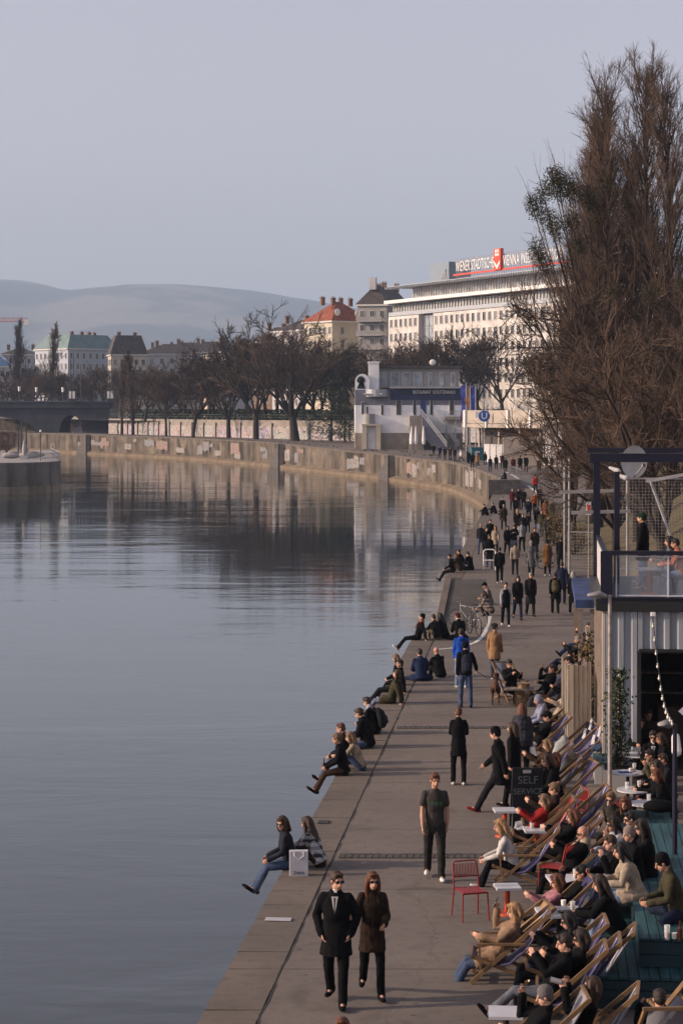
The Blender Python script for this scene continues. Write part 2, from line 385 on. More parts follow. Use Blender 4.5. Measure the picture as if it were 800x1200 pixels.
mb.add([(17.3, 224, 1.408), (27, 224, 1.408), (34, 247, 1.396), (17.3, 247, 1.396)], [(0, 1, 2, 3)])
st(mb, 'ramp_pavement', M_conc)
mb = MB(); G = [(18.2, 186, .1), (18.35, 195, .45), (18.3, 205, .85), (18.0, 214, 1.25), (17.8, 224, 1.41)]
for a, b in zip(G[:-1], G[1:]): mb.add([(a[0] - .14, a[1], a[2] + .02), (a[0] + .14, a[1], a[2] + .02), (b[0] + .14, b[1], b[2] + .02), (b[0] - .14, b[1], b[2] + .02)], [(0, 1, 2, 3)])
st(mb, 'ramp_line_marking', MATS['white_paint'])

# grass bank between the walk and the street above, street level, far land
M_grass = mat('winter_grass', (0.060, 0.050, 0.022), .95, .3, .6, .6, 8, col2=(0.115, 0.085, 0.04))
def t_s(Y): return 7.0 if Y < 150 else 7.0 + (min(Y, 222) - 150) / 72 * 6.5
def zb(Y): return 0 if Y < 178 else 1.4 * min(1, (Y - 178) / 46)
Ys = [58, 64, 70, 78, 88, 100, 112, 125, 140, 155, 170, 185, 200, 215, 230, 247]
mb = MB(); nt_ = 10
for i, Y in enumerate(Ys):
    for j in range(nt_ + 1):
        u = j / nt_; t = t_s(Y) + 15 * u
        z = zb(Y) + .012 + (5.6 - zb(Y)) * (u * u * (3 - 2 * u)) + (0.12 * noise.noise((t * .5, Y * .3, 0)) if 0 < j < nt_ else 0)
        if Y == 58: z = zb(Y) + .012 + (z - zb(Y)) * 1
        mb.v.append(tuple(qp(Y, t, z)))
for i in range(len(Ys) - 1):
    for j in range(nt_):
        a = i * (nt_ + 1) + j; mb.f.append([a, a + 1, a + nt_ + 2, a + nt_ + 1]); mb.m.append(0); mb.sm.append(True)
st(mb, 'grass_bank_terrain', M_grass)
M_street = mat('street_ground', (0.09, 0.085, 0.08), .9, .15, .5)
mb = MB()
inner = [(edge(Y) + t_s(Y) + 15, Y) for Y in (-20, 40, 100, 150, 222, 246)] + [BP[i] for i in range(2, 14)]
for a, b in zip(inner[:-1], inner[1:]):
    mb.add([(a[0], a[1], 5.6), (700, a[1] * 1.0, 5.6), (700, b[1], 5.6), (b[0], b[1], 5.6)], [(0, 1, 2, 3)])
mb.add([(-107, 600, 5.6), (700, 600, 5.6), (700, 640, 5.6), (-107, 640, 5.6)], [(0, 1, 2, 3)])
st(mb, 'street_ground', M_street)
mb = MB()
for a, b in zip(inner[:-1], inner[1:]):
    if b[1] < 380: mb.add([(a[0], a[1], 5.6), (b[0], b[1], 5.6), (b[0], b[1], -1), (a[0], a[1], -1)], [(0, 1, 2, 3)])
row = [qp(58, t_s(58) + 15 * j / 10, .012 + 5.588 * ((j / 10) ** 2 * (3 - 2 * j / 10))) for j in range(11)]
for p, q in zip(row[:-1], row[1:]): mb.add([p, q, (q.x, q.y, -.5), (p.x, p.y, -.5)], [(0, 1, 2, 3)])
st(mb, 'retaining_wall', M_quaywall)
mb = MB(); mb.add([(-7000, 640, 5.5), (7000, 640, 5.5), (11000, 11000, 5.5), (-11000, 11000, 5.5), (-7000, 640, -4), (7000, 640, -4)], [(0, 1, 2, 3)])
mb.add([(-900, -60, 2.5), (-110, 60, 2.5), (-125, 640, 2.5), (-900, 640, 2.5), (-110, 60, -4), (-125, 640, -4)], [(0, 1, 2, 3), (2, 1, 4, 5)])
mb.add([(700, -60, 5.6), (7000, -60, 5.6), (7000, 640, 5.6), (700, 640, 5.6)], [(0, 1, 2, 3)])
st(mb, 'far_land_ground', M_grass)

mb = MB(); mb.add([(-7000, 640, 5.5), (700, 640, 5.5), (700, 640, -4), (-7000, 640, -4)], [(0, 1, 2, 3)]); st(mb, 'far_quay_wall', M_quaywall)  # wall face added in pale stone, standing in for sunlight behind the arch
# hills
def hill_mat():
    m = bpy.data.materials.new('hill_forest'); m.use_nodes = True; N, L = m.node_tree.nodes, m.node_tree.links
    b = N['Principled BSDF']; b.inputs['Roughness'].default_value = 1.0; b.inputs['Specular IOR Level'].default_value = 0.1
    tc = N.new('ShaderNodeTexCoord'); n1 = N.new('ShaderNodeTexNoise'); n1.inputs['Scale'].default_value = .0016; n1.inputs['Detail'].default_value = 4
    L.new(tc.outputs['Object'], n1.inputs['Vector']); r = N.new('ShaderNodeValToRGB'); r.color_ramp.elements[0].position = .54; r.color_ramp.elements[1].position = .60
    r.color_ramp.elements[0].color = (0.040, 0.034, 0.028, 1); r.color_ramp.elements[1].color = (0.22, 0.19, 0.13, 1); L.new(n1.outputs[0], r.inputs[0])
    n2 = N.new('ShaderNodeTexNoise'); n2.inputs['Scale'].default_value = .02; n2.inputs['Detail'].default_value = 5; L.new(tc.outputs['Object'], n2.inputs['Vector'])
    mx = N.new('ShaderNodeMix'); mx.data_type = 'RGBA'; mx.blend_type = 'MULTIPLY'; mx.inputs[0].default_value = .6
    L.new(r.outputs[0], mx.inputs[6]); L.new(n2.outputs[0], mx.inputs[7]); L.new(mx.outputs[2], b.inputs['Base Color']); return m
prof = [(-1400, 350), (-700, 330), (-300, 324), (0, 328), (25, 329), (45, 332), (70, 338), (82, 342), (100, 340), (130, 337), (165, 334), (200, 334), (240, 336), (300, 342), (360, 352), (420, 363), (500, 380), (620, 392), (900, 402), (1400, 405), (2400, 410)]
px_, py_ = [p[0] for p in prof], [p[1] for p in prof]
def hills(name, D, off, seed, depth, front):
    mb = MB(); nx, ny = 220, 26; xs = np.linspace(-1300, 2200, nx)
    for j in range(ny):
        v = j / (ny - 1); Y = D - front + (front + depth) * v
        for i, x in enumerate(xs):
            h = (HOR - np.interp(x, px_, py_)) * D / FP + CAMZ + off
            k = math.exp(-((Y - D) / (front * .5)) ** 2) if Y < D else math.exp(-((Y - D) / (depth * .6)) ** 2)
            X = (x - 400) * D / FP
            z = 5 + max(0, h - 5) * k
            z += 16 * noise.noise((X * .0022 + seed, Y * .0022, 0)) * k * (1 - k) * 3 + 3.0 * noise.noise((X * .02, Y * .02, seed)) * k
            mb.v.append((X, Y, z))
    for j in range(ny - 1):
        for i in range(nx - 1):
            a = j * nx + i; mb.f.append([a, a + 1, a + nx + 1, a + nx]); mb.m.append(0); mb.sm.append(True)
    return st(mb, name, hill_mat())
hills('hills', 9000, 0, 3, 1600, 3600)
hz = MB().box((0, 5900, 318), (24000, 12000, 652)).build('haze', None or bpy.data.materials.new('haze')); hz['kind'] = 'stuff'
hm = hz.data.materials[0]; hm.use_nodes = True; hm.node_tree.nodes.remove(hm.node_tree.nodes['Principled BSDF'])
pv = hm.node_tree.nodes.new('ShaderNodeVolumePrincipled'); pv.inputs['Color'].default_value = (0.57, 0.75, 1.0, 1); pv.inputs['Density'].default_value = 1.3e-4
pv.inputs['Anisotropy'].default_value = 0.0
hm.node_tree.links.new(pv.outputs[0], hm.node_tree.nodes['Material Output'].inputs['Volume'])
# ================================================================ BUILDINGS
M_win = mat('window_dark', (0.035, 0.04, 0.05), .12, .2, 1.5, spec=.6)
def blinds(m):                                 # every window its own tone: dark glass, half drawn blinds, curtains
    N, L = m.node_tree.nodes, m.node_tree.links; b = N['Principled BSDF']; oi = N.new('ShaderNodeObjectInfo'); rp = N.new('ShaderNodeValToRGB'); E = rp.color_ramp.elements
    rp.color_ramp.interpolation = 'CONSTANT'; E[0].color = (.020, .024, .03, 1); E[1].position = .34; E[1].color = (.05, .055, .06, 1)
    for p_, c_ in ((.6, (.085, .085, .085, 1)), (.78, (.19, .18, .165, 1)), (.9, (.03, .035, .045, 1))): e = E.new(p_); e.color = c_
    L.new(oi.outputs['Random'], rp.inputs[0]); L.new(rp.outputs[0], b.inputs['Base Color'])
blinds(M_win)
M_white = mat('white_render', (0.52, 0.485, 0.455), .8, .10, .35)
M_grey = mat('grey_render', (0.30, 0.29, 0.28), .85, .08, .4)
M_cream = mat('cream_render', (0.50, 0.44, 0.35), .85, .06, .4)
M_roofr = mat('red_tile_roof', (0.22, 0.065, 0.035), .85, .2, 1.2)
M_roofd = mat('dark_slate_roof', (0.055, 0.045, 0.045), .75, .2, 1)
M_teal = mat('copper_green_roof', (0.13, 0.19, 0.19), .6, .1, .5)
M_pale = mat('pale_grey_stone', (0.42, 0.41, 0.42), .85, .06, .3)
M_zinc = mat('zinc_metal', (0.35, 0.36, 0.38), .45, .08, 1, metal=.3)
M_glaz = mat('pale_glazing', (0.30, 0.33, 0.36), .12, .2, .8, spec=.6)
M_chim = mat('chimney_brick', (0.17, 0.10, 0.07), .9, .2, 2)
M_trim = mat('window_trim', (0.55, 0.53, 0.50), .7, .04, 2)

def win_mesh(name, w, h, d=.14, bars=1):
    mb = MB(); mb.mi = 0; mb.box((0, .03, h / 2), (w - .1, .04, h - .1)); mb.mi = 1
    for x in (-w / 2 + .05, w / 2 - .05): mb.box((x, 0, h / 2), (.1, d, h))
    mb.box((0, 0, h - .05), (w - .2, d, .1)); mb.box((0, -.04, .04), (w + .16, d + .1, .08))
    for k in range(bars): mb.box((0, -.0, h / 2), (.06, .05, h - .2))
    return mb
def windows(parent, w, h, places, cap_=100, bars=1, m=None, name='window'):
    """places: (x, y, z, rz) in the parent's frame; one shared mesh, one object each"""
    src = None
    for i, (x, y, z, rz) in enumerate(places[:cap_]):
        if src is None: src = o = win_mesh(name, w, h, bars=bars).build(name, m or [M_win, M_trim], parent)
        else:
            o = src.copy(); C.objects.link(o); o.parent = parent
        o.location = (x, y, z); o.rotation_euler = (0, 0, rz)
    if len(places) > cap_:
        mb = MB()
        for (x, y, z, rz) in places[cap_:]:
            b = win_mesh(name, w, h, bars=bars); M = Matrix.Rotation(rz, 3, 'Z'); n0 = len(mb.v)
            mb.v += [tuple(M @ Vector(p) + Vector((x, y, z))) for p in b.v]; mb.f += [[n0 + i for i in f] for f in b.f]; mb.m += b.m; mb.sm += b.sm
        o = mb.build(name, m or [M_win, M_trim], parent); o['kind'] = 'stuff'

# ---- the long white office building with the roof sign
ang = math.atan2(-59, 28.9)
B = empty('office_building', (11.2, 490, 5.6), ang, 'long white office block with glazed top storeys and a lettered roof sign', 'building')
z_ = lambda z: z - 5.6
LB = 112
mb = MB(); mb.box((7.6, 9, z_(30.3) / 2), (15.2, 18, z_(30.3))); mb.box((22.3 + (LB - 22.3) / 2, 9, z_(30.3) / 2), (LB - 22.3, 18, z_(30.3)))
mb.build('wall', M_white, B)
MB().box((18.75, 9.6, z_(30.2) / 2), (7.1, 16.4, z_(30.2))).build('glass_bay', M_glaz, B)
mb = MB()
for k in range(4): mb.box((15.9 + k * 1.9, 1.32, z_(30.2) / 2), (.12, .16, z_(30.2)))
for k in range(9): mb.box((18.75, 1.32, 2.7 * (k + 1)), (7.0, .14, .12))
mb.build('mullion_grid', M_zinc, B)
MB().box((LB / 2, 9.8, z_(31.8)), (LB, 16.6, 2.9)).build('glazed_storey', M_glaz, B)
mb = MB()
for k in range(int(LB / 1.35)): mb.box((.3 + k * 1.35, 1.36, z_(31.8)), (.28, .3, 2.8))
mb.build('mullion', M_white, B)
mb = MB(); mb.box((LB / 2, .1, z_(30.9)), (LB, .08, .9)); mb.build('balustrade', mat('pale_glass_rail', (0.38, 0.40, 0.42), .2, .05), B)
MB().box((LB / 2, 8.8, z_(33.8)), (LB + .8, 19.6, .75)).build('cornice', mat('cornice_white', (.68, .66, .64), .6, .04), B)
MB().box((LB / 2 + 2, 11.5, z_(35.7)), (LB - 6, 15, 3.0)).build('penthouse', M_glaz, B)
mb = MB()
for k in range(int((LB - 7) / 1.2)): mb.box((5.4 + k * 1.2, 3.95, z_(35.7)), (.34, .2, 2.9))
mb.build('fin', M_white, B)
mb = MB(); mb.box((LB / 2, 9.5, z_(37.45)), (LB + 1, 19, .35))
for k in range(int(LB / 1.0)): mb.box((.5 + k, -.35, z_(37.1)), (.22, 1.6, .5))
mb.build('roof', M_zinc, B)
MB().box((9.0, 12, z_(40.3)), (9, 6, 5.5)).build('lift_tower', mat('blue_grey_cladding', (.20, .24, .28), .5, .06), B)
mb = MB()
for k in range(5): mb.tube([(12 + k * .8, 8, z_(37.6)), (12 + k * .8, 8, z_(39.6 + (k % 3) * .8))], .28, 6)
mb.build('vent_pipe', M_zinc, B)
MB().tube([(52, 10, z_(37.6)), (52, 10, z_(46.8))], .09, 5).build('antenna_mast', M_zinc, B)
pl = []
for z in (27.7, 24.3, 20.9, 17.5):
    for k in range(6): pl.append((1.6 + k * 2.42, -.03, z_(z), 0))
    for k in range(19): pl.append((23.8 + k * 2.42, -.03, z_(z), 0))
for k in range(24): pl.append(((1.6 + k * 2.42) if k < 6 else (23.8 + (k - 6) * 2.42), -.03, z_(10.7), 0))
for z in (27.7, 24.3, 20.9, 17.5):
    for k in range(16): pl.append((23.8 + (19 + k) * 2.42, -.03, z_(z), 0))
for k in range(41): 
    if not 6 <= k <= 8: pl.append((1.6 + k * 2.42, -.03, z_(14.1), 0))
windows(B, 1.35, 2.0, pl)
# roof sign: a thing of its own
M_letter = mat('sign_white', (.72, .70, .68), .5, .02)
M_red = mat('sign_red', (.62, .07, .035), .45, .05)
SG = empty('roof_sign', (11.2, 490, 5.6), ang, 'roof sign of tall white letters with red baseline and red shield', 'sign')
mb = MB(); mb.box((57, 1.0, z_(38.6)), (54, .18, .38)); mb.build('red_baseline', M_red, SG)
mb = MB()
for k in range(74): mb.bar((30.4 + k * .73, 1.55, z_(37.6)), (30.4 + k * .73, 1.55, z_(42.3)), .09)
for zz in (39.6, 41.9): mb.box((57, 1.6, z_(zz)), (54, .08, .10))
mb.build('sign_frame', M_zinc, SG)
def T(u, z, y=.9): return Matrix.Translation((u, y, z_(z))) @ UPRIGHT
text_obj('WIENER STÄDTISCHE', 3.3, .06, M_letter, 'lettering', SG, T(39.8, 40.3), 17.0, 1.12)
text_obj('VIENNA INSURANCE GROUP', 3.3, .06, M_letter, 'lettering', SG, T(64.5, 40.3), 24.5, 1.12)
mb = MB(); mb.box((50.2, .9, z_(40.9)), (2.9, .8, 4.6)); mb.build('shield_panel', M_red, SG)
mb = MB()
for dx in (-.45, .45):
    for dz in (1.5, .7): mb.box((50.2 + dx, .47, z_(41.2 + dz)), (.6, .06, .62))
mb.add([(49.0, .45, z_(40.6)), (49.0, .45, z_(39.9)), (50.2, .45, z_(38.75)), (51.4, .45, z_(39.9)), (51.4, .45, z_(40.6)), (50.2, .45, z_(39.5))], [(0, 1, 2, 5), (5, 2, 3, 4)])
mb.build('shield_emblem', M_letter, SG)

def block(name, label, pos, rz, w, d, h, mwall, mroof, rows, cols, wsz=(1.2, 1.9), roof='hip', rh=4.0, side=True, z0=3.0, chim=0, dcols=None, trimc=None, storey=3.4, cat='building'):
    B = empty(name, pos, rz, label, cat)
    mb = MB(); mb.box((w / 2, d / 2, h / 2), (w, d, h)); mb.build('wall', mwall, B)
    MB().box((w / 2, d / 2, h + .2), (w + .9, d + .9, .4)).build('cornice', trimc or M_trim, B)
    if roof:
        o = .45; zr = h + .4; mb = MB(); rr = min(w, d) * .5 if roof == 'hip' else min(w, d) * .14
        P = [(-o, -o), (w + o, -o), (w + o, d + o), (-o, d + o)]
        q = min(rr, w * .48, d * .48); Q = [(q, q), (w - q, q), (w - q, d - q), (q, d - q)]
        vs = [(x, y, zr) for x, y in P] + [(x, y, zr + rh) for x, y in Q]
        mb.add(vs, [(0, 1, 5, 4), (1, 2, 6, 5), (2, 3, 7, 6), (3, 0, 4, 7), (4, 5, 6, 7)]); rf = mb.build('roof', mroof, B)
        r2 = random.Random(hash(name + str(pos[0])) % 1000 if False else int(abs(pos[0]) * 7) % 991)
        for k in range(chim):
            c = MB(); x = w * (k + .5) / chim + r2.uniform(-.5, .5); y = d * r2.uniform(.3, .7)
            c.box((x, y, zr + rh - .1), (1.1, .7, 1.8)); c.box((x, y, zr + rh + .9), (1.3, .9, .2))
            for j in (-.4, .4): c.tube([(x + j * .8, y, zr + rh + 1.0), (x + j * .8, y, zr + rh + 1.4)], .13, 6)
            ch = c.build('chimney', M_chim, rf)
    pl = []
    for r in range(rows):
        z = h - 3.0 - r * storey
        if z < z0: break
        for c in range(cols): pl.append((w * (c + .5) / cols, -.03, z, 0))
        if side:
            dc = dcols or max(2, int(cols * d / w))
            for c in range(dc): pl.append((-.03, d * (c + .5) / dc, z, R(-90)))
    windows(B, wsz[0], wsz[1], pl)
    return B
# apartment block with balcony bands
B = block('apartment_building', 'grey apartment block with stacked balcony bands beside the white office', (3.9, 503, 5.6), R(-14), 7.4, 30, 28.0, M_grey, M_roofd, 7, 3, roof='hip', rh=5.0, chim=3, side=False)
for r in range(6):
    z = 28.0 - 3.7 - r * 3.4
    f = MB().box((3.2, -.8, z - .1), (6.4, 1.6, .2)).build('balcony', M_pale, B)
    MB().box((3.2, -1.55, z + .55), (6.4, .08, 1.0)).build('balcony_rail', M_grey, f)
mb = MB(); mb.box((3.5, 1.9, 33.6), (1.6, 1.4, 3)); mb.build('lift_house', M_pale, B)
# red-roofed corner house
B = block('corner_house', 'cream corner house under a red tiled roof with satellite dishes', tuple(at(389, 480, 520) + Vector((0, 0, -2.6))), R(38), 13, 12, 24.8, M_cream, M_roofr, 6, 2, roof='hip', rh=5.2, chim=4, dcols=6)
for (x, y, z) in ((2.0, -.2, 27.4), (8.6, -.2, 27.2)):
    MB().ball((x, y + .6, z), (.95, .3, .95)).build('satellite_dish', M_letter, B)
B.rotation_euler = (0, 0, R(38))
block('grey_house', 'pale grey house with flat chimneys between the bare trees', tuple(at(352, 480, 545) + Vector((0, 0, -2.6))), R(30), 12, 16, 23.5, M_pale, M_roofd, 6, 3, rh=3, chim=3)
block('narrow_house', 'brown narrow house with small chimneys behind mistletoe trees', tuple(at(318, 480, 560) + Vector((0, 0, -2.6))), R(30), 10, 12, 21.0, M_chim, M_roofd, 5, 3, rh=4, chim=2)
block('hotel', 'pale blue hotel with a green copper mansard roof', tuple(at(80, 480, 660) + Vector((0, 0, -2.6))), R(42), 20, 19, 22.0, mat('pale_blue_stone', (.38, .42, .48), .8, .05), M_teal, 5, 8, wsz=(1.1, 2.0), roof='mansard', rh=4.6, dcols=8, chim=5)
block('gabled_house', 'house with a steep dark brown roof next to the hotel', tuple(at(131, 480, 640) + Vector((0, 0, -2.6))), R(12), 11, 12, 19.5, M_cream, M_roofd, 4, 5, roof='mansard', rh=6.0, chim=2)
block('glass_roofed_building', 'pale building with blue glass roof by the frame edge', tuple(at(-45, 480, 650) + Vector((0, 0, -2.6))), R(4), 15.5, 14, 16.0, M_pale, mat('blue_glass_roof', (.06, .12, .22), .15, .1, 1), 3, 9, rh=6.0)
for i, (px, D, w, h, rz, mw, lab) in enumerate(((172, 690, 17, 21.0, 8, M_pale, 'pale stone house with dark roof next to the steep brown roof'),
        (196, 720, 17, 22.5, 5, M_white, 'white plastered house with low slate roof in the far row'),
        (224, 740, 15, 23.5, 10, M_pale, 'grey stone house half hidden by the tallest park tree'),
        (246, 700, 14, 21.0, 14, M_cream, 'cream house with slate roof behind the mistletoe clumps'),
        (270, 650, 14, 21.0, 18, M_pale, 'ornate pale house with rounded gable behind bare crowns'))):
    block('town_house', lab, tuple(at(px, 480, D) + Vector((0, 0, -2.6))), R(rz), w, 12, h, mw, M_roofd, 4, 5, rh=3.5, chim=2)['group'] = 'far row of houses beyond the park'
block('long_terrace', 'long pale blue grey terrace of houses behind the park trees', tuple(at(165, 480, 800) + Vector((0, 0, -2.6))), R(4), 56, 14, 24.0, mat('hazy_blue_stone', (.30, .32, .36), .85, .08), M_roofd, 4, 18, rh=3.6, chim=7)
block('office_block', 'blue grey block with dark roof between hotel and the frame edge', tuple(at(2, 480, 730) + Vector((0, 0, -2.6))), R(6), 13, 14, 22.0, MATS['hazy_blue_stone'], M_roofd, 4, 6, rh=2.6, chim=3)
r2 = random.Random(5)
for k in range(16):                            # suburb at the foot of the hills
    px = 150 + k * 17 + r2.uniform(-5, 5); D = 1500 + r2.uniform(-100, 500)
    w = r2.uniform(12, 26); h = (HOR - r2.uniform(404, 412)) * D / FP + 8
    o = MB().box((0, 0, h / 2), (w, 14, h)).box((w * .2, 0, h + .9), (w * .4, 8, 1.8)).build('distant_house', r2.choice([M_pale, M_white, M_cream]), None, loc=((px - 400) * D / FP, D, 0.2))
    tag(o, 'tiny pale house of the distant suburb below the hills', 'building', 'distant suburb houses')

# construction crane: jib only reaches the frame
K = empty('tower_crane', tuple(at(-40, 480, 900) + Vector((0, 0, -2.6))), 0, 'red tower crane reaching over the bare trees', 'crane')
zc = (HOR - 377) * 900 / FP + 2.6
M_crane = mat('crane_red', (.45, .10, .05), .6, .1)
mb = MB()
for (x, y) in ((-.8, -.8), (.8, -.8), (-.8, .8), (.8, .8)): mb.bar((x, y, 0), (x, y, zc), .25)
for k in range(14): mb.bar((-.8, -.8, k * zc / 14), (.8, -.8, (k + 1) * zc / 14), .14)
mb.build('mast', M_crane, K)
mb = MB(); Lj = 27
for (y, z) in ((-.7, 0), (.7, 0), (0, 1.6)): mb.bar((-16, y, zc + z), (Lj, y, zc + z), .24)
for k in range(22): mb.bar((-16 + k * 2, -.7, zc), (-15 + k * 2, 0, zc + 1.6), .14); mb.bar((-15 + k * 2, 0, zc + 1.6), (-14 + k * 2, -.7, zc), .14)
mb.build('jib', M_crane, K)
MB().box((Lj, 0, zc - .4), (2.2, 1.8, 2.4)).build('jib_head', M_letter, K)

# ---- the riverside restaurant (white villa with blue band)
M_villa = mat('villa_white', (.78, .78, .79), .75, .06, .5)
M_navyb = mat('villa_navy', (.025, .032, .085), .6, .1)
M_slate = mat('villa_slate', (.16, .16, .20), .7, .08)
M_vgrey = mat('villa_grey', (.30, .29, .28), .8, .06, .6)
M_vbase = mat('villa_base_stone', (.25, .22, .19), .85, .1, .8)
V = empty('riverside_restaurant', (2.2, 335, 1.62), 0, 'white riverside restaurant with a navy lettered band and stair', 'building')
D_ = 14
mb = MB(); mb.box((8.8, D_ / 2, 1.38), (17.6, D_, 2.76)); mb.build('plinth', M_vbase, V)
MB().box((8.8, D_ / 2, 5.05), (17.58, D_ - .02, 4.58)).build('wall', M_villa, V)
MB().box((8.8, D_ / 2, 7.75), (17.62, D_ + .04, .86)).build('slate_band', M_slate, V)
MB().box((11.7, D_ / 2 - .05, 9.1), (11.8, D_ + .2, 1.86)).build('navy_band', M_navyb, V)
MB().box((2.9, D_ / 2, 9.0), (5.8, D_, 1.66)).build('corner_storey', M_slate, V)
MB().box((11.7, 1.0, 10.2), (11.9, 3.5, .30)).build('canopy', M_zinc, V)
MB().box((11.9, -.13, 9.42), (9.4, .1, .85)).build('sign_panel', mat('sign_navy', (.015, .02, .05), .5, .05), V)
text_obj('RESTAURANT  SCHÜTZENHAUS', .8, .02, M_letter, 'lettering', V, Matrix.Translation((12.9, -.22, 9.42)) @ UPRIGHT, 6.9)
MB().box((10.6, D_ / 2 + 1.5, 11.8), (13.3, D_ - 3, 3.3)).build('upper_storey', M_vgrey, V)
MB().box((10.7, D_ / 2 + 1.2, 13.62), (13.9, D_ - 2, .38)).build('roof', M_roofd, V)
for (x, w) in ((4.6, 1.0), (6.6, 1.25), (8.5, 1.25), (10.4, 1.25), (12.4, .5), (14.3, .5), (16.2, .5)):
    f = MB().box((x, 2.97, 11.6), (w + .2, .12, 2.3)).build('upper_window', M_trim, V); MB().box((x, 2.90, 11.6), (w, .04, 2.1)).build('pane', M_glaz, f)
for (x, z, h, w) in ((7.15, 5.75, 2.4, .75), (9.75, 5.75, 2.4, .4), (12.5, 5.75, 2.4, .4), (15.8, 5.75, 2.4, .65), (4.45, 5.75, 1.6, .3), (1.25, 5.85, 2.0, .3), (2.0, 5.85, 1.2, .25)):
    f = MB().box((x, -.02, z + h / 2), (w + .16, .1, h + .14)).build('tall_window', M_trim, V); MB().box((x, -.09, z + h / 2), (w, .05, h)).build('pane', M_win, f)
MB().box((11.15, -.05, 6.4), (.95, .12, 3.4)).build('blue_door', mat('door_blue', (.03, .05, .16), .5, .05), V)
# tower, arch-roofed bay, round balcony, porch
mb = MB(); mb.box((3.1, 2.2, 12.0), (1.7, 2.2, 4.6)); mb.box((3.1, 2.2, 14.35), (1.9, 2.4, .25)); mb.build('tower', M_villa, V)
mb = MB(); mb.box((1.2, 1.6, 10.2), (2.3, 2.6, 2.2))
n = 12; arc = [(1.2 + 1.15 * math.cos(math.pi * i / n), 11.3 + 1.15 * math.sin(math.pi * i / n)) for i in range(n + 1)]
vs = [(x, .3, z) for x, z in arc] + [(x, 2.9, z) for x, z in arc]
mb.add(vs, [tuple(range(n, -1, -1)), tuple(range(n + 1, 2 * n + 2))] + [(i, i + 1, n + 2 + i, n + 1 + i) for i in range(n)]); mb.build('arched_bay', M_villa, V)
mb = MB(); a2 = [(1.0 + .7 * math.cos(math.pi * i / n), 11.2 + .85 * math.sin(math.pi * i / n)) for i in range(n + 1)]
mb.add([(x, .26, z) for x, z in a2] + [(1.7, .26, 10.0), (.3, .26, 10.0)], [tuple(range(n, -1, -1)) + (n + 2, n + 1)]); mb.build('arched_window', M_win, V)
MB().tube([(3.6, .4, 8.7), (3.6, .4, 9.9)], 1.9, 20).build('round_bay', M_zinc, V)
MB().box((2.9, -.75, 9.15), (3.0, 1.4, .16)).build('balcony_slab', M_villa, V)
MB().tube([(2.3, .2, 4.2), (2.3, .2, 5.9)], 1.0, 16).build('round_balcony', M_vgrey, V)
mb = MB()
for x in (1.55, 3.8): mb.box((x, -.45, 2.0), (.75, .9, 4.0))
mb.box((2.7, -.45, 4.1), (3.2, 1.0, .3)); mb.build('porch', M_cream, V)
MB().box((2.7, -.05, 1.7), (1.3, .1, 3.2)).build('door', M_villa, V)
MB().box((9.9, -1.3, 2.8), (2.1, 2.6, 5.6)).build('stair_block', M_vbase, V)
stp = MB(); ns = 26
for i in range(ns): stp.box((10.9 + i * .16, -2.6, 5.5 - i * .205 - 1.4), (.17, 2.6, 2.8))
stp.build('stair', M_slate, V)
for yy in (-1.25, -3.95):
    mb = MB(); o = 0 if yy > -2 else 0
    sh = 2.2 if yy > -2 else 0.0
    mb.bar((10.6 + sh, yy, 6.7), (14.8 + sh * .9, yy, 1.3), .10, .12); mb.bar((10.6 + sh, yy, 6.0), (14.8 + sh * .9, yy, .6), .08, .1)
    for i in range(24): mb.bar((10.6 + sh + i * .18, yy, 6.7 - i * .231), (10.6 + sh + i * .18, yy, 5.9 - i * .231), .07)
    mb.build('stair_rail', M_letter, V)
MB().box((16.3, -1.2, 5.2), (3.6, 2.6, .5)).build('terrace_deck', M_vbase, V)
for x in (14.8, 16.3, 17.9): MB().box((x, -2.3, 2.5), (.25, .25, 5.0)).build('terrace_post', M_vgrey, V)
mb = MB(); mb.bar((14.5, -2.45, 6.3), (18.1, -2.45, 6.3), .07)
for k in range(13): mb.bar((14.5 + .3 * k, -2.45, 5.45), (14.5 + .3 * k, -2.45, 6.3), .05)
mb.build('terrace_rail', M_zinc, V)
dish = empty('satellite_dish', (2.2 + 12.9, 340, 1.62 + 13.8), 0, 'white satellite dish on the roof of the white riverside restaurant', 'dish')
MB().ball((0, -.4, .6), (.55, .16, .5)).build('bowl', M_letter, dish); MB().bar((0, 0, 0), (0, -.2, .9), .1).build('bracket', M_zinc, dish)
for i, (px, lab) in enumerate(((482, 'folded white parasol closest to the restaurant porch'), (487, 'folded white parasol beside the restaurant stair block'), (496, 'folded white parasol at the foot of the stair rail'))):
    p = at(px, 527, 331); p.z = 1.62
    o = empty('parasol', p, 0, lab, 'parasol', 'folded parasols before the restaurant')
    MB().tube([(0, 0, 0), (0, 0, 4.0)], .04, 6).build('pole', M_zinc, o)
    MB().tube([(0, 0, 1.0), (0, 0, 1.5), (0, 0, 2.8), (0, 0, 3.9)], [.28, .36, .22, .06], 10).build('canopy', M_letter, o)
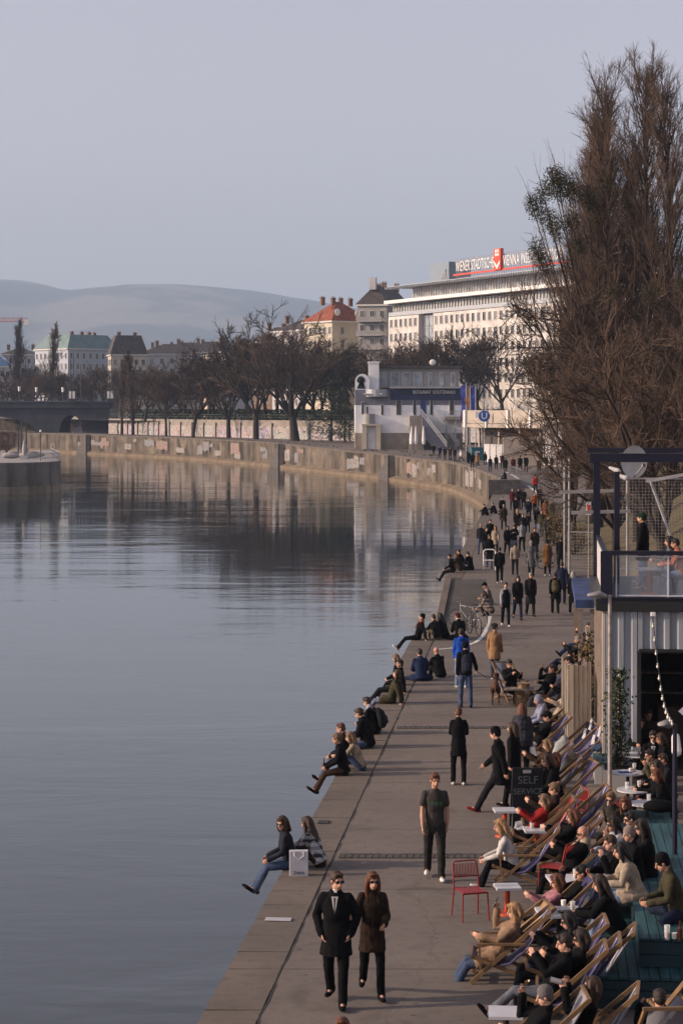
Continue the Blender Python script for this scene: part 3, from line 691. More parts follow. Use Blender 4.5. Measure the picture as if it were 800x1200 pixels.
# flag poles
for (px, top, c, lab) in ((546, 448, (.06, .08, .33), 'tall flagpole with a long blue flag next to the orange one'), (550.5, 452, (.42, .20, .09), 'flagpole with an orange brown hanging flag'), (557, 450, (.06, .08, .33), 'blue flag on the flagpole farthest from the restaurant stair')):
    g = at(px, 532, 296); g.z = 1.42; H = (HOR - top) * 296 / FP + CAMZ - 1.42
    o = empty('flagpole', g, 0, lab, 'flagpole', 'flagpoles by the restaurant')
    MB().tube([(0, 0, 0), (0, 0, H)], [.09, .06], 8).build('pole', M_zinc, o)
    mb = MB(); n = 10
    for k in range(n + 1):
        z = H - .3 - k * .52; w = .75 + .1 * math.sin(k * .9); y = .12 * math.sin(k * 1.3); mb.v += [(-.06, y * .3, z), (-w, y, z - .15)]
    for k in range(n): mb.f.append([2 * k, 2 * k + 1, 2 * k + 3, 2 * k + 2]); mb.m.append(0); mb.sm.append(True)
    mb.build('flag', mat('flag%s' % round(c[0], 2), c, .8, .1), o)
# underground station canopy
U = empty('station_pavilion', (19.0, 291, 1.4), R(-62), 'low concrete station pavilion with deep flat roof and dark entrance', 'building')
M_pav = mat('pavilion_concrete', (.36, .31, .26), .85, .08, .6)
for nm, mbx in (('roof_slab', MB().box((19, 5, 4.55), (42, 12, .5))), ('parapet', MB().box((19, -.8, 5.8), (42, .25, 1.8)).box((-1.8, 5, 5.8), (.25, 11.3, 1.8)))): mbx.build(nm, M_pav, U)
for k in range(8): MB().box((-1 + k * 5.6, -1.0, 5.5), (.35, .5, 2.5)).build('parapet_rib', M_letter, U)
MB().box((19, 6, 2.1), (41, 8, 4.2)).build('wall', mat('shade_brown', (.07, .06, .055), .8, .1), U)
for k in range(8): MB().box((.5 + k * 5.2, .4, 2.1), (.3, .3, 4.2)).build('column', M_pav, U)
MB().tube([(30, 5, 5), (30, 5, 8.0)], 2.2, 20).build('roof_tank', M_zinc, U)
K = empty('kiosk', (23.9, 243, 1.4), R(-20), 'white kiosk wall with poster panels at the head of the ramp', 'kiosk')
MB().box((2.0, 2, 2.75), (4.0, 4, 5.5)).build('wall', M_white, K)
for k in range(3): MB().box((.55 + k * 1.25, -.05, 1.5), (.7, .08, 2.6)).build('poster_panel', M_letter, K)
mb = MB()
for k in range(4): mb.box((.5 + k, -.05, 4.6), (.7, .08, .9))
mb.build('lattice_panel', M_vgrey, K)
Wl = MB().box((0, 0, 1.75), (4.6, .4, 3.5)).build('screen_wall', M_pav, None, loc=(22.0, 250, 1.4)); tag(Wl, 'plain beige screen wall beside the white kiosk', 'wall')
for k in range(7):
    p = at(570 + k * 7.3, 533, 262 - k * 1.5); p.z = 1.4
    o = MB().box((0, 0, 1.25), (.72, .08, 2.3)).box((-.3, 0, .1), (.08, .5, .2)).box((.3, 0, .1), (.08, .5, .2)).build('display_board', M_letter, None, loc=p, rz=R(-25 + k * 4))
    tag(o, 'white upright display board in the row before the station pavilion', 'board', 'white display boards')
u = empty('station_sign', (at(567, 480, 285).x, 285, 1.4), 0, 'round blue underground sign with white U on a pole', 'sign')
MB().tube([(0, 0, 0), (0, 0, 5.6)], .07, 6).build('pole', M_zinc, u)
MB().tube([(0, -.08, 5.9), (0, .08, 5.9)], .8, 20).build('disc', mat('sign_blue', (.03, .10, .36), .4, .03), u)
text_obj('U', 1.3, .02, M_letter, 'lettering', u, Matrix.Translation((0, -.12, 5.9)) @ UPRIGHT)
MB().box((-.95, 0, 6.1), (.55, .12, .9)).build('white_panel', M_letter, u)
p = at(559, 530, 272); p.z = 1.4
t = empty('recycling_bin', p, R(10), 'teal container with a white emblem near the flagpoles', 'bin')
M_tealbin = mat('bin_teal', (.035, .13, .16), .5, .08)
mb = MB(); mb.box((0, 0, .85), (1.9, 1.4, 1.5)); mb.build('body', M_tealbin, t); MB().prism([(-1, -.75), (1, -.75), (.8, .75), (-.8, .75)], 1.6, 1.8).build('lid', M_tealbin, t)
MB().box((-.3, -.72, 1.0), (.35, .03, .6)).box((-.05, -.72, 1.2), (.3, .03, .2)).build('emblem', M_letter, t)

# graffiti wall under the street, with its railing
def graffiti_mat():
    m = bpy.data.materials.new('graffiti'); m.use_nodes = True; N, L = m.node_tree.nodes, m.node_tree.links
    b = N['Principled BSDF']; b.inputs['Roughness'].default_value = .8
    tc = N.new('ShaderNodeTexCoord')
    v = N.new('ShaderNodeTexVoronoi'); v.inputs['Scale'].default_value = .30; L.new(tc.outputs['Object'], v.inputs['Vector'])
    hs_ = N.new('ShaderNodeHueSaturation'); hs_.inputs['Saturation'].default_value = .40; hs_.inputs['Value'].default_value = .45; L.new(v.outputs['Color'], hs_.inputs['Color'])
    n1 = N.new('ShaderNodeTexNoise'); n1.inputs['Scale'].default_value = .75; n1.inputs['Detail'].default_value = 3; n1.inputs['Distortion'].default_value = 2.5; L.new(tc.outputs['Object'], n1.inputs['Vector'])
    r = N.new('ShaderNodeValToRGB'); E = r.color_ramp.elements; E[0].position = .40; E[0].color = (.05, .05, .06, 1); E[1].position = .47; E[1].color = (.42, .41, .41, 1)
    for p_, c_ in ((.53, (.45, .44, .45, 1)), (.56, (.30, .10, .07, 1)), (.62, (.30, .22, .17, 1)), (.68, (.10, .12, .2, 1))):
        e = E.new(p_); e.color = c_
    L.new(n1.outputs[0], r.inputs[0]); mx = N.new('ShaderNodeMix'); mx.data_type = 'RGBA'; mx.inputs[0].default_value = .30
    L.new(r.outputs[0], mx.inputs[6]); L.new(hs_.outputs[0], mx.inputs[7]); L.new(mx.outputs[2], b.inputs['Base Color']); return m
M_graf = graffiti_mat()
GW = empty('graffiti_wall', (0, 0, 0), 0, 'long painted graffiti wall below the street railing on the far bank', 'wall')
mb = MB(); cp = MB(); rl = MB(); pr = MB()
Gp = [Vector((28, 376, 1.9)), Vector((1.8, 402, 2.2)), Vector((-18, 430, 2.25)), Vector((-39, 470, 2.3)), Vector((-57, 505, 2.35))]
for a, b in zip(Gp[:-1], Gp[1:]):
    n = max(2, int((b - a).length / 6)); d = (b - a).normalized(); nn = Vector((-d.y, d.x, 0))
    for i in range(n):
        p, q = a.lerp(b, i / n), a.lerp(b, (i + 1) / n); m_ = (p + q) / 2; L_ = (q - p).length; rz = math.atan2(d.y, d.x)
        mb.box((m_.x + nn.x * .3, m_.y + nn.y * .3, 3.4), (L_ - .12, .2, 2.6), rz)
        cp.box((m_.x, m_.y, 5.35), (L_, .6, 1.3), rz); pr.box((p.x + nn.x * .35, p.y + nn.y * .35, 3.4), (.5, .7, 4.0), rz)
        for k in range(6): s_ = p.lerp(q, k / 6); rl.bar((s_.x, s_.y, 6.0), (s_.x, s_.y, 7.1), .06)
        rl.bar((p.x, p.y, 7.1), (q.x, q.y, 7.1), .08); rl.bar((p.x, p.y, 6.6), (q.x, q.y, 6.6), .05)
mb.build('painted_panel', M_graf, GW); cp.build('beam', M_vbase, GW); rl.build('railing', mat('rail_green', (.06, .09, .07), .6, .1), GW); pr.build('pier', M_vbase, GW)
def faded_graf(name, seed, pale):
    m = bpy.data.materials.new(name); m.use_nodes = True; N, L = m.node_tree.nodes, m.node_tree.links; b = N['Principled BSDF']; b.inputs['Roughness'].default_value = .9
    tc = N.new('ShaderNodeTexCoord'); mp = N.new('ShaderNodeMapping'); mp.inputs['Location'].default_value = (seed, 0, 0); L.new(tc.outputs['Object'], mp.inputs[0])
    n1 = N.new('ShaderNodeTexNoise'); n1.inputs['Scale'].default_value = .9; n1.inputs['Detail'].default_value = 4; n1.inputs['Distortion'].default_value = 2.0; L.new(mp.outputs[0], n1.inputs['Vector'])
    rp = N.new('ShaderNodeValToRGB'); E = rp.color_ramp.elements; E[0].position = .36; E[0].color = (.12, .092, .065, 1); E[1].position = .45; E[1].color = (*pale, 1)
    for p_, c_ in ((.50, (.10, .09, .09)), (.54, pale), (.58, (.20, .155, .11)), (.66, (.14, .105, .075))): e = E.new(p_); e.color = (*c_, 1)
    L.new(n1.outputs[0], rp.inputs[0]); L.new(rp.outputs[0], b.inputs['Base Color']); return m
FG = [faded_graf('faded_graffiti_white', 3, (.36, .34, .33)), faded_graf('faded_graffiti_rose', 9, (.33, .22, .19)), faded_graf('faded_graffiti_blue', 15, (.24, .26, .30))]
# graffiti patches sprayed on the embankment wall (parts of that wall)
r2 = random.Random(11); cum = [0.0]
for a, b in zip(WS[:-1], WS[1:]): cum.append(cum[-1] + math.hypot(b[0] - a[0], b[1] - a[1]))
for q in range(46):
    u = r2.uniform(.30, .97) * cum[-1] if q > 8 else r2.uniform(.03, .26) * cum[-1]
    i = max(k for k in range(len(cum) - 1) if cum[k] <= u); a, b = Vector(WS[i]), Vector(WS[i + 1]); d = (b - a); d.z = 0; L_ = d.length; d.normalize(); nn = Vector((-d.y, d.x, 0)); f = (u - cum[i]) / L_
    w = min(r2.uniform(1.2, 6.5), L_ * .9); f = min(max(f, w / 2 / L_), 1 - w / 2 / L_); m_ = a.lerp(b, f) + nn * (.012 + .006 * q % .21); hh = r2.uniform(.6, 2.1); z0 = WATER + .95 + hh / 2 + r2.uniform(0, max(.05, m_.z - .4 - WATER - .95 - hh))
    n = 10; pl_ = [(w * (x + r2.uniform(-.05, .05)), hh * (z + r2.uniform(-.12, .10))) for x, z in ((-.5, -.5), (-.2, -.5), (.1, -.5), (.3, -.5), (.5, -.5), (.5, .4), (.25, .5), (0, .42), (-.3, .5), (-.5, .4))]
    mb = MB(); mb.add([m_ + d * x + Vector((0, 0, z0 - m_.z + z)) for x, z in pl_], [tuple(range(n))]); mb.build('sprayed_patch', r2.choice(FG), EMB)
# stairs cut into the embankment wall
def notch(px, py, D, w, label):
    p = at(px, py, D)
    o = empty('river_stair', p, 0, label, 'stair')
    return o
for (a, b, lab) in ((WP[5], WP[6], 'dark stone stair descending the embankment below the restaurant'), (WP[8], WP[9], 'dark wedge-shaped stair in the embankment wall below the park'), (WP[11], WP[12], 'slanting stair ramp by the bridge with a person on it')):
    A, Bv = Vector(a), Vector(b); d = (Bv - A); d.z = 0; d.normalize(); nn = Vector((-d.y, d.x, 0)); m_ = A.lerp(Vector(b), .45); rz = math.atan2(d.y, d.x)
    o = empty('river_stair', (m_.x, m_.y, WATER), rz, lab, 'stair', 'river stairs'); h = m_.z - WATER
    mb = MB(); n = 12
    for i in range(n): mb.box((-3 + i * .5, .4, h * (1 - i / n) / 2), (.5, .8, h * (1 - i / n)))
    mb.build('steps', M_vbase, o)
    MB().prism([(-3.3, .8), (3.1, .8), (3.1, 1.0), (-3.3, 1.0)], 0, [h + .05, .8, .8, h + .05]).build('cheek_wall', MATS['dark_wall_face'], o)

# ---- road bridge
BR = empty('road_bridge', (-58.4, 520, 0), 0, 'dark road bridge with low arches crossing at the far bend', 'bridge')
M_br = mat('bridge_steel', (.035, .038, .05), .7, .15, .4); M_brs = mat('bridge_stone', (.10, .095, .09), .85, .2, .3)
mb = MB()
def low(x):                                    # underside of the bridge, x in the bridge's frame (0 = landward end)
    if -13.2 < x < -7.2: c = (x + 10.2) / 3.0; return 2.4 + 4.4 * math.sqrt(max(0, 1 - c * c))
    if x < -19.2: c = (x + 19.2) / 24; return 3.0 + 4.4 * math.sqrt(max(0, 1 - (1 + c) ** 2)) if x > -43.2 else 7.4 - .0
    return 1.0
xs = sorted(set(list(np.linspace(-110, -45, 14)) + list(np.linspace(-45, -19.2, 26)) + [-19.19, -13.21] + list(np.linspace(-13.2, -7.2, 17)) + [-7.19, 0]))
for a, b in zip(xs[:-1], xs[1:]):
    la, lb = low(a + 1e-4), low(b - 1e-4)
    mb.add([(a, 0, la), (b, 0, lb), (b, 0, 8.6), (a, 0, 8.6), (a, 16, la), (b, 16, lb), (b, 16, 8.6), (a, 16, 8.6)], [(0, 1, 2, 3), (5, 4, 7, 6), (0, 4, 5, 1)])
mb.build('arch', M_br, BR)
MB().box((-55, 8, 9.4), (110.4, 17, 1.6)).build('deck', M_br, BR)
MB().box((-55, -.62, 10.3), (110.4, .2, .25)).build('ledge', mat('bridge_ledge', (.10, .11, .14), .6), BR)
mb = MB(); mb.bar((-110, -.45, 11.3), (0, -.45, 11.3), .12)
for k in range(110): mb.bar((-110 + k, -.45, 10.2), (-110 + k, -.45, 11.3), .07)
mb.build('railing', M_br, BR)
MB().box((-6.4, -.2, 4.6), (12.8, .6, 0.01)).build('ledge_line', M_brs, BR)
MB().box((.7, .5, 6.2), (2.0, 2.0, 12.4)).box((.7, .5, 12.6), (2.4, 2.4, .5)).build('pylon', M_brs, BR)
MB().box((-9.0, 27, 4.5), (14, .2, 5), R(-40)).build('rear_wall', M_graf, BR)
def mast(name, px, top, D, lab, group, lamp=True, base=10.2):
    p = at(px, 480, D); p.z = base; H = (HOR - top) * D / FP + CAMZ - base
    o = empty(name, p, 0, lab, 'lamp post' if lamp else 'mast', group)
    MB().tube([(0, 0, 0), (0, 0, H)], [.16, .10], 6).build('pole', M_br, o)
    if lamp:
        mb = MB(); mb.tube([(0, -.0, H - .1), (0, 0, H + 1.1)], [.28, .36], 8); mb.build('lantern', M_letter, o)
    return o
for px, top, lab in ((23, 458, 'bridge lamp nearest the frame edge'), (43, 459, 'second bridge lamp with white lantern'), (74, 459, 'third bridge lamp with white lantern')):
    mast('street_lamp', px, top, 521, lab, 'lamps along the bridge')
for px, top, lab in ((83, 421, 'black mast shorter of the pair over the bridge pier'), (86.5, 413, 'taller black mast over the bridge pier'), (95, 427, 'black lamp mast standing alone before the pale hotel'), (131, 411, 'tall black mast on the bridge pylon')):
    mast('bridge_mast', px, top, 524, lab, 'dark masts on the bridge', lamp=False, base=10.2)
for px, lab in ((85, 'white four-light lantern cluster on the bridge pier'), (129.5, 'white four-light lantern cluster on the bridge pylon')):
    p = at(px, 463, 519); o = empty('lantern_cluster', p, 0, lab, 'lantern', 'lantern clusters on the bridge')
    for dx in (-.45, .45): MB().box((dx, -.5, .0), (.6, .6, 1.9)).build('lantern', M_letter, o)
    MB().box((0, 0, -1.4), (1.6, 1.6, 1.1)).build('base', M_br, o)

# ---- round-nosed pier on the other side of the river
PI_ = empty('river_pier', (-45, 290, WATER), 0, 'round nosed concrete pier with railing across the river', 'pier')
pts = [(-60, -36), (-6, -39.5), (2, -38.8), (6.2, -36.5), (8.4, -33), (9.0, -29), (8.6, -24), (7.4, -17), (5.4, -6), (3.0, 8), (-1.2, 40), (-60, 44)]
MB().prism(pts, -1.5, 3.85).build('wall', stone_mat('pier_concrete', (.17, .15, .13), (.25, .22, .19), streak=(.5, .5, .05)), PI_)
pp = [(x * 1.01, y * 1.008) for x, y in pts]; MB().prism(pp, -1.4, .9).build('footing', M_quaywall, PI_)
MB().prism([(x * .995, y * .995) for x, y in pts], 3.85, 3.9).build('paving', mat('pier_paving', (.28, .26, .25), .9, .1), PI_)
mb = MB(); RP = pts[3:-1]
for a, b in zip(RP[:-1], RP[1:]):
    A, Bv = Vector((a[0] - .2, a[1], 0)), Vector((b[0] - .2, b[1], 0)); n = max(1, int((Bv - A).length / .45))
    for zz in (4.9, 4.4): mb.bar(A + Vector((0, 0, zz)), Bv + Vector((0, 0, zz)), .07)
    for k in range(n): q = A.lerp(Bv, k / n); mb.bar((q.x, q.y, 3.9), (q.x, q.y, 4.9), .05)
mb.build('railing', M_zinc, PI_)
for px, top, lab in ((22, 497, 'dark pier mast standing to the outside of the other two'), (25.5, 495, 'dark mast in the middle of the pier group'), (31, 499, 'dark mast closest to the pier railing')):
    p = at(px, 537, 285); p.z = 1.65; H = (HOR - top) * 285 / FP + CAMZ - 1.65
    o = empty('pier_mast', p, 0, lab, 'mast', 'masts on the pier'); MB().tube([(0, 0, 0), (0, 0, H)], [.14, .10], 6).build('pole', M_br, o); MB().box((0, 0, .15), (.6, .6, .3)).build('base', M_zinc, o)
for px, w, lab in ((16, 1.1, 'small covered dinghy on the pier before the masts'), (37, 1.3, 'second covered dinghy near the pier railing')):
    p = at(px, 538, 275); p.z = 1.65
    o = empty('dinghy', p, R(8), lab, 'boat', 'covered dinghies on the pier'); mb = MB()
    for (y, rx, rz_) in (): pass
    mb.smooth = True; mb.limb([(-w, 0, .4), (0, 0, .42), (w * 1.2, 0, .5)], [(.55, .36), (.7, .42), (.3, .25)], 12, lat=(0, 1, 0)); mb.build('hull', M_vgrey, o)
    MB().ball((0, 0, .7), (w * .8, .5, .3)).build('cover', M_vbase, o)
p = at(29, 540, 270); p.z = 1.65
o = empty('pier_statue', p, 0, 'pale upright figure sculpture between the pier masts', 'sculpture'); mb = MB(); mb.smooth = True
mb.limb([(0, 0, .5), (0, 0, 1.2), (0, 0, 1.9)], [.3, .34, .24]); mb.ball((0, 0, 2.25), (.2, .2, .24)); mb.limb([(.3, 0, 1.8), (.45, 0, 1.2), (.3, 0, .8)], [.1, .09, .07]); mb.build('figure', M_vgrey, o)
MB().box((0, 0, .25), (.9, .9, .5)).build('plinth', M_zinc, o)
p = at(48, 545, 262); p.z = 1.65
o = empty('pier_lamp', p, 0, 'slim dark lamp post on the pier nose behind railing', 'lamp post'); MB().tube([(0, 0, 0), (0, 0, 3.7)], .06, 6).build('pole', M_br, o); MB().ball((0, 0, 3.8), .16).build('lamp_head', M_letter, o)
# ================================================================ TREES
M_bark = mat('bark', (0.026, 0.020, 0.016), .95, .25, 4, .5, 20)
M_twig = mat('twigs', (0.052, 0.033, 0.024), .95, .2, .4)
M_twigp = mat('poplar_twigs', (0.064, 0.041, 0.029), .95, .25, .25)
M_mist = mat('mistletoe', (0.034, 0.029, 0.011), .9, .3, 1.5)
M_needle = mat('needles', (0.030, 0.036, 0.022), .9, .3, .8)
def perp(d, ang, az):
    u = d.orthogonal().normalized(); w = d.cross(u)
    return (d * math.cos(ang) + (u * math.cos(az) + w * math.sin(az)) * math.sin(ang)).normalized()
def branch(mb, p, d, L, r0, r1, seg, n, rg, wob=.10, up=.0):
    pts = [p.copy()]; dirs = [d.copy()]
    for i in range(seg):
        d = (d + Vector((rg.gauss(0, wob), rg.gauss(0, wob), rg.gauss(0, wob) + up))).normalized()
        pts.append(pts[-1] + d * (L / seg)); dirs.append(d)
    mb.tube(pts, [r0 + (r1 - r0) * i / seg for i in range(seg + 1)], n, cap=False)
    return pts, dirs
def along(pts, dirs, u):
    k = u * (len(pts) - 1); i = min(int(k), len(pts) - 2); return pts[i].lerp(pts[i + 1], k - i), dirs[i + 1]
def broad_tree(seed, H=20.0, spread=1.0, twig=8, nl=7, trunk=.22, lift=.05, tr=.35, fine=.022):
    rg = random.Random(seed); tk, cr = MB(), MB(); tips = []
    tk.smooth = True
    pts, dirs = branch(tk, Vector((0, 0, -.3)), Vector((rg.gauss(0, .04), rg.gauss(0, .04), 1)).normalized(), H * trunk + .3, tr * 1.15, tr * .85, 4, 8, rg, .03)
    top, dt = pts[-1], dirs[-1]
    for i in range(nl):
        az = 2 * math.pi * (i + rg.uniform(-.3, .3)) / nl; a = R(rg.uniform(14, 42) if i < nl - 1 else 5) * spread
        L1 = H * rg.uniform(.42, .60); s_, _ = along(pts, dirs, rg.uniform(.75, 1.0))
        p1, d1 = branch(tk, s_, perp(dt, a, az), L1, tr * .5, tr * .16, 6, 6, rg, .10, lift)
        tips.append(p1[-1])
        for j in range(8):
            u = rg.uniform(.25, 1.0); q, dq = along(p1, d1, u); L2 = L1 * rg.uniform(.32, .55) * (1.25 - .5 * u)
            p2, d2 = branch(cr, q, perp(dq, R(rg.uniform(22, 55)), rg.uniform(0, 6.28)), L2, tr * .17, tr * .07, 4, 4, rg, .14, lift)
            tips.append(p2[-1])
            for k in range(8):
                u2 = rg.uniform(.2, 1.0); q2, dq2 = along(p2, d2, u2); L3 = L2 * rg.uniform(.35, .6)
                p3, d3 = branch(cr, q2, perp(dq2, R(rg.uniform(20, 55)), rg.uniform(0, 6.28)), L3, fine * 1.8, fine, 3, 3, rg, .16, lift)
                for m in range(twig):
                    u3 = rg.uniform(.15, 1.0); q3, dq3 = along(p3, d3, u3)
                    branch(cr, q3, perp(dq3, R(rg.uniform(15, 50)), rg.uniform(0, 6.28)), rg.uniform(.5, 1.2) * H / 20, fine, fine * .5, 2, 3, rg, .18, lift)
    return tk, cr, tips
def poplar_tree(seed, H=28.0, width=1.0, nb=95, sub=12, tw=6, fine=.02, base=.10, lean=0.0):
    rg = random.Random(seed); tk, cr = MB(), MB(); tk.smooth = True
    pts, dirs = branch(tk, Vector((0, 0, -.3)), Vector((lean, 0, 1)).normalized(), H * .98, .42, .03, 12, 8, rg, .018)
    tips = []
    for i in range(nb):
        u = base + (1 - base) * (i / nb) ** .9 * .97; q, dq = along(pts, dirs, u)
        L1 = H * (.26 * (1 - u) + .075) * rg.uniform(.55, 1.3)
        p1, d1 = branch(tk if i % 3 == 0 else cr, q, perp(Vector((0, 0, 1)), R(rg.uniform(9, 30)) * width, rg.uniform(0, 6.28)), L1, .05 + .07 * (1 - u), .018, 5, 4, rg, .06, .05)
        tips.append(p1[len(p1) // 2])
        for j in range(sub):
            q2, dq2 = along(p1, d1, rg.uniform(.12, 1)); L2 = L1 * rg.uniform(.16, .36) + .5
            p2, d2 = branch(cr, q2, perp(dq2, R(rg.uniform(12, 34)), rg.uniform(0, 6.28)), L2, fine * 1.5, fine * .8, 3, 3, rg, .09, .07)
            for k in range(tw):
                q3, dq3 = along(p2, d2, rg.uniform(.15, 1))
                branch(cr, q3, perp(dq3, R(rg.uniform(14, 45)), rg.uniform(0, 6.28)), rg.uniform(.35, .8), fine, fine * .5, 2, 3, rg, .12, .06)
    return tk, cr, tips
def clump(rad, n, seed):
    rg = random.Random(seed); mb = MB()
    for i in range(n):
        d = Vector((rg.gauss(0, 1), rg.gauss(0, 1), rg.gauss(0, 1))).normalized(); r = rad * (rg.random() ** .45) * (1 + .25 * noise.noise(d * 2 + Vector((seed, 0, 0))))
        p = d * r; a = perp(d, R(rg.uniform(0, 80)), rg.uniform(0, 6.28)) * .13 * max(rad, .8); b = a.cross(d).normalized() * .05 * max(rad, .8)
        mb.add([p - b, p + b, p + a * 1.4], [(0, 1, 2)])
    return mb
def make_tree(name, label, gen, group, mt=None, clumps=0, crad=.8, seed=1, sel=None):
    tk, cr, tips = gen
    o = empty(name, (0, 0, 0), 0, label, 'tree', group)
    tk.build('trunk', M_bark, o); cr.build('crown', mt or M_twig, o)
    rg = random.Random(seed)
    if clumps:
        base = [clump(crad, 420, s).build('mistletoe_foliage', M_mist, o) for s in range(2)]
        c_tips = [t for t in tips if sel is None or sel(t)]
        for k in range(clumps):
            c = base[k] if k < 2 else base[k % 2].copy()
            if k >= 2: C.objects.link(c); c.parent = o; KIDS[o.name].append(c)
            c.location = rg.choice(c_tips); s = rg.uniform(.6, 1.25); c.scale = (s, s, s * .9); c.rotation_euler = (0, 0, rg.uniform(0, 6))
    return o
def bank_z(X, Y):
    t = X - edge(Y) - t_s(Y)
    if t < 0: return zb(Y)
    u = min(1, t / 15); return zb(Y) + (5.6 - zb(Y)) * (u * u * (3 - 2 * u))
def put(o, px, D, top=None, H0=None, z=None, rz=0, label=None, sx=1.0):
    X = (px - 400) * D / FP; zz = bank_z(X, D) if z is None else z
    o.location = (X, D, zz); o.rotation_euler = (0, 0, rz)
    if top is not None:
        s = ((HOR - top) * D / FP + CAMZ - zz) / H0; o.scale = (s * sx, s * sx, s)
    if label: o['label'] = label
    return o
GP = 'poplars and bare trees on the bank by the walk'
# near right bank
t1 = make_tree('poplar_tree', 'tallest slender poplar of the bank with bare upright twigs', poplar_tree(21, 29, 1.0, 92, 12, 7, .012), GP, M_twigp)
put(t1, 757, 140, 70, 29)
t2 = make_tree('poplar_tree', 'second tallest bare poplar, with the forked top beside the tallest one', poplar_tree(22, 27, 1.05, 88, 12, 7, .012), GP, M_twigp)
put(t2, 718, 142, 96, 27)
t3 = make_tree('poplar_tree', 'shorter bare poplar leaning out on the river side of the clump', poplar_tree(23, 25, 1.1, 88, 12, 7, .012, lean=-.03), GP, M_twigp)
put(t3, 693, 146, 142, 25)
t4 = copy_tree(t1); put(t4, 790, 137, 95, 29, rz=2.1, label='bare poplar with top cut by the frame edge beside the tallest')
t8 = copy_tree(t3); put(t8, 668, 150, 262, 25, rz=2.6, label='short bare poplar at the river side under the mistletoe limbs', sx=1.0)
t9 = copy_tree(t2); put(t9, 705, 152, 190, 27, rz=4.2, label='bare poplar in the gap behind the forked poplar', sx=1.3)
t7 = copy_tree(t2); put(t7, 738, 150, 175, 27, rz=1.1, label='bare poplar filling the gap between the two tallest poplars')
mt_ = make_tree('mistletoe_tree', 'broad bare tree hung with dark mistletoe clumps over the river walk', broad_tree(31, 20, 1.1, 7, 9, .22, .05, .36, .02), GP, M_twigp, 6, .85, 5, sel=lambda t: t.z > 8)
put(mt_, 702, 139, 200, 20, sx=.56)
rg = random.Random(77); bm_ = MB(); ml = mt_.location; ms = mt_.scale
for (px, py, s_) in ((622, 238, .8), (630, 246, 1.0), (636, 226, .9), (648, 212, 1.1), (655, 222, 1.1), (652, 205, .8), (664, 216, 1.0), (672, 226, .9), (643, 258, 1.0), (628, 292, .9), (632, 302, .8), (652, 270, .9), (640, 312, .8), (690, 232, 1.0), (700, 250, .9), (668, 260, .9), (712, 220, .9), (735, 238, .8), (620, 372, .7), (636, 366, .6), (618, 428, .7), (632, 420, .6), (680, 290, .8)):
    w = at(px, py, 139 + rg.uniform(-2, 2)) - ml; L_ = Vector((w.x / ms.x, w.y / ms.y, w.z / ms.z)); z0 = L_.z * rg.uniform(.45, .6); mid = Vector((L_.x * .55, L_.y * .55, z0 + (L_.z - z0) * .38))
    if py > 350: z0 = L_.z * .9; mid = Vector((L_.x * .5, L_.y * .5, L_.z * .98))
    p3 = L_ + (L_ - mid) * .18
    bm_.tube([Vector((0, 0, z0)), mid, L_, p3], [.12, .075, .04, .012], 5)
    for k in range(14):
        q = mid.lerp(p3, rg.uniform(.1, 1.0)); d_ = (p3 - mid).normalized(); branch(bm_, q, perp(d_, R(rg.uniform(20, 60)), rg.uniform(0, 6.28)), rg.uniform(.8, 2.2), .018, .008, 3, 3, rg, .15, .05)
    c = clump(.78, 560, px).build('mistletoe_foliage', M_mist, mt_); c.location = L_; c.scale = (s_ / ms.x * .9, s_ / ms.y * .9, s_)
bm_.build('mistletoe_limb', M_twigp, mt_)
b1 = make_tree('bare_tree', 'spreading bare tree low over the terrace roof frame', broad_tree(41, 16, 1.35, 8, 9, .14, .02, .30, .016), GP, M_twigp)
put(b1, 775, 92, 300, 16, sx=.9)
b2 = copy_tree(b1); put(b2, 722, 112, 385, 16, rz=2.0, label='lower bare tree with wide branches behind the satellite dish', sx=.95)
b3 = copy_tree(b1); put(b3, 672, 128, 400, 16, rz=4.0, label='small bare tree reaching twigs over the ramp walkers', sx=.5)
b4 = copy_tree(b1); put(b4, 815, 110, 250, 16, rz=1.0, label='dense bare tree at the frame edge behind the balcony')
b5 = copy_tree(mt_); put(b5, 745, 118, 330, 20, rz=2.6, label='bare tree with few mistletoe clumps low among the poplars', sx=.9)
# far bank park: prototypes and copies
GF = 'bare park trees along the far embankment'
fp = [make_tree('park_tree', 'x', broad_tree(51, 20, 1.0, 5, 7, .24, .05, .36, .036), GF),
      make_tree('park_tree', 'x', broad_tree(52, 20, 1.15, 5, 6, .20, .05, .40, .036), GF, None, 14, .8, 2, sel=lambda t: t.z > 10),
      make_tree('park_tree', 'x', broad_tree(53, 20, .85, 5, 8, .28, .06, .34, .036), GF)]
pp_ = make_tree('narrow_poplar', 'x', poplar_tree(54, 24, .75, 60, 8, 5, .04, .12), GF)
big = make_tree('big_park_tree', 'x', broad_tree(57, 24, 1.0, 6, 7, .16, .05, .55, .030), GF, None, 12, .9, 3, sel=lambda t: t.x < 1 and t.z > 10)
used = set()
def far_tree(src, H0, px, D, top, z, lab, sx=1.0):
    o = src if src.name not in used else copy_tree(src)
    if z > 5 and px > 100: top -= 7
    used.add(src.name); put(o, px, D, top, H0, z, rnd.uniform(0, 6.28), lab, sx); return o
S5, SQ = 5.55, 2.15
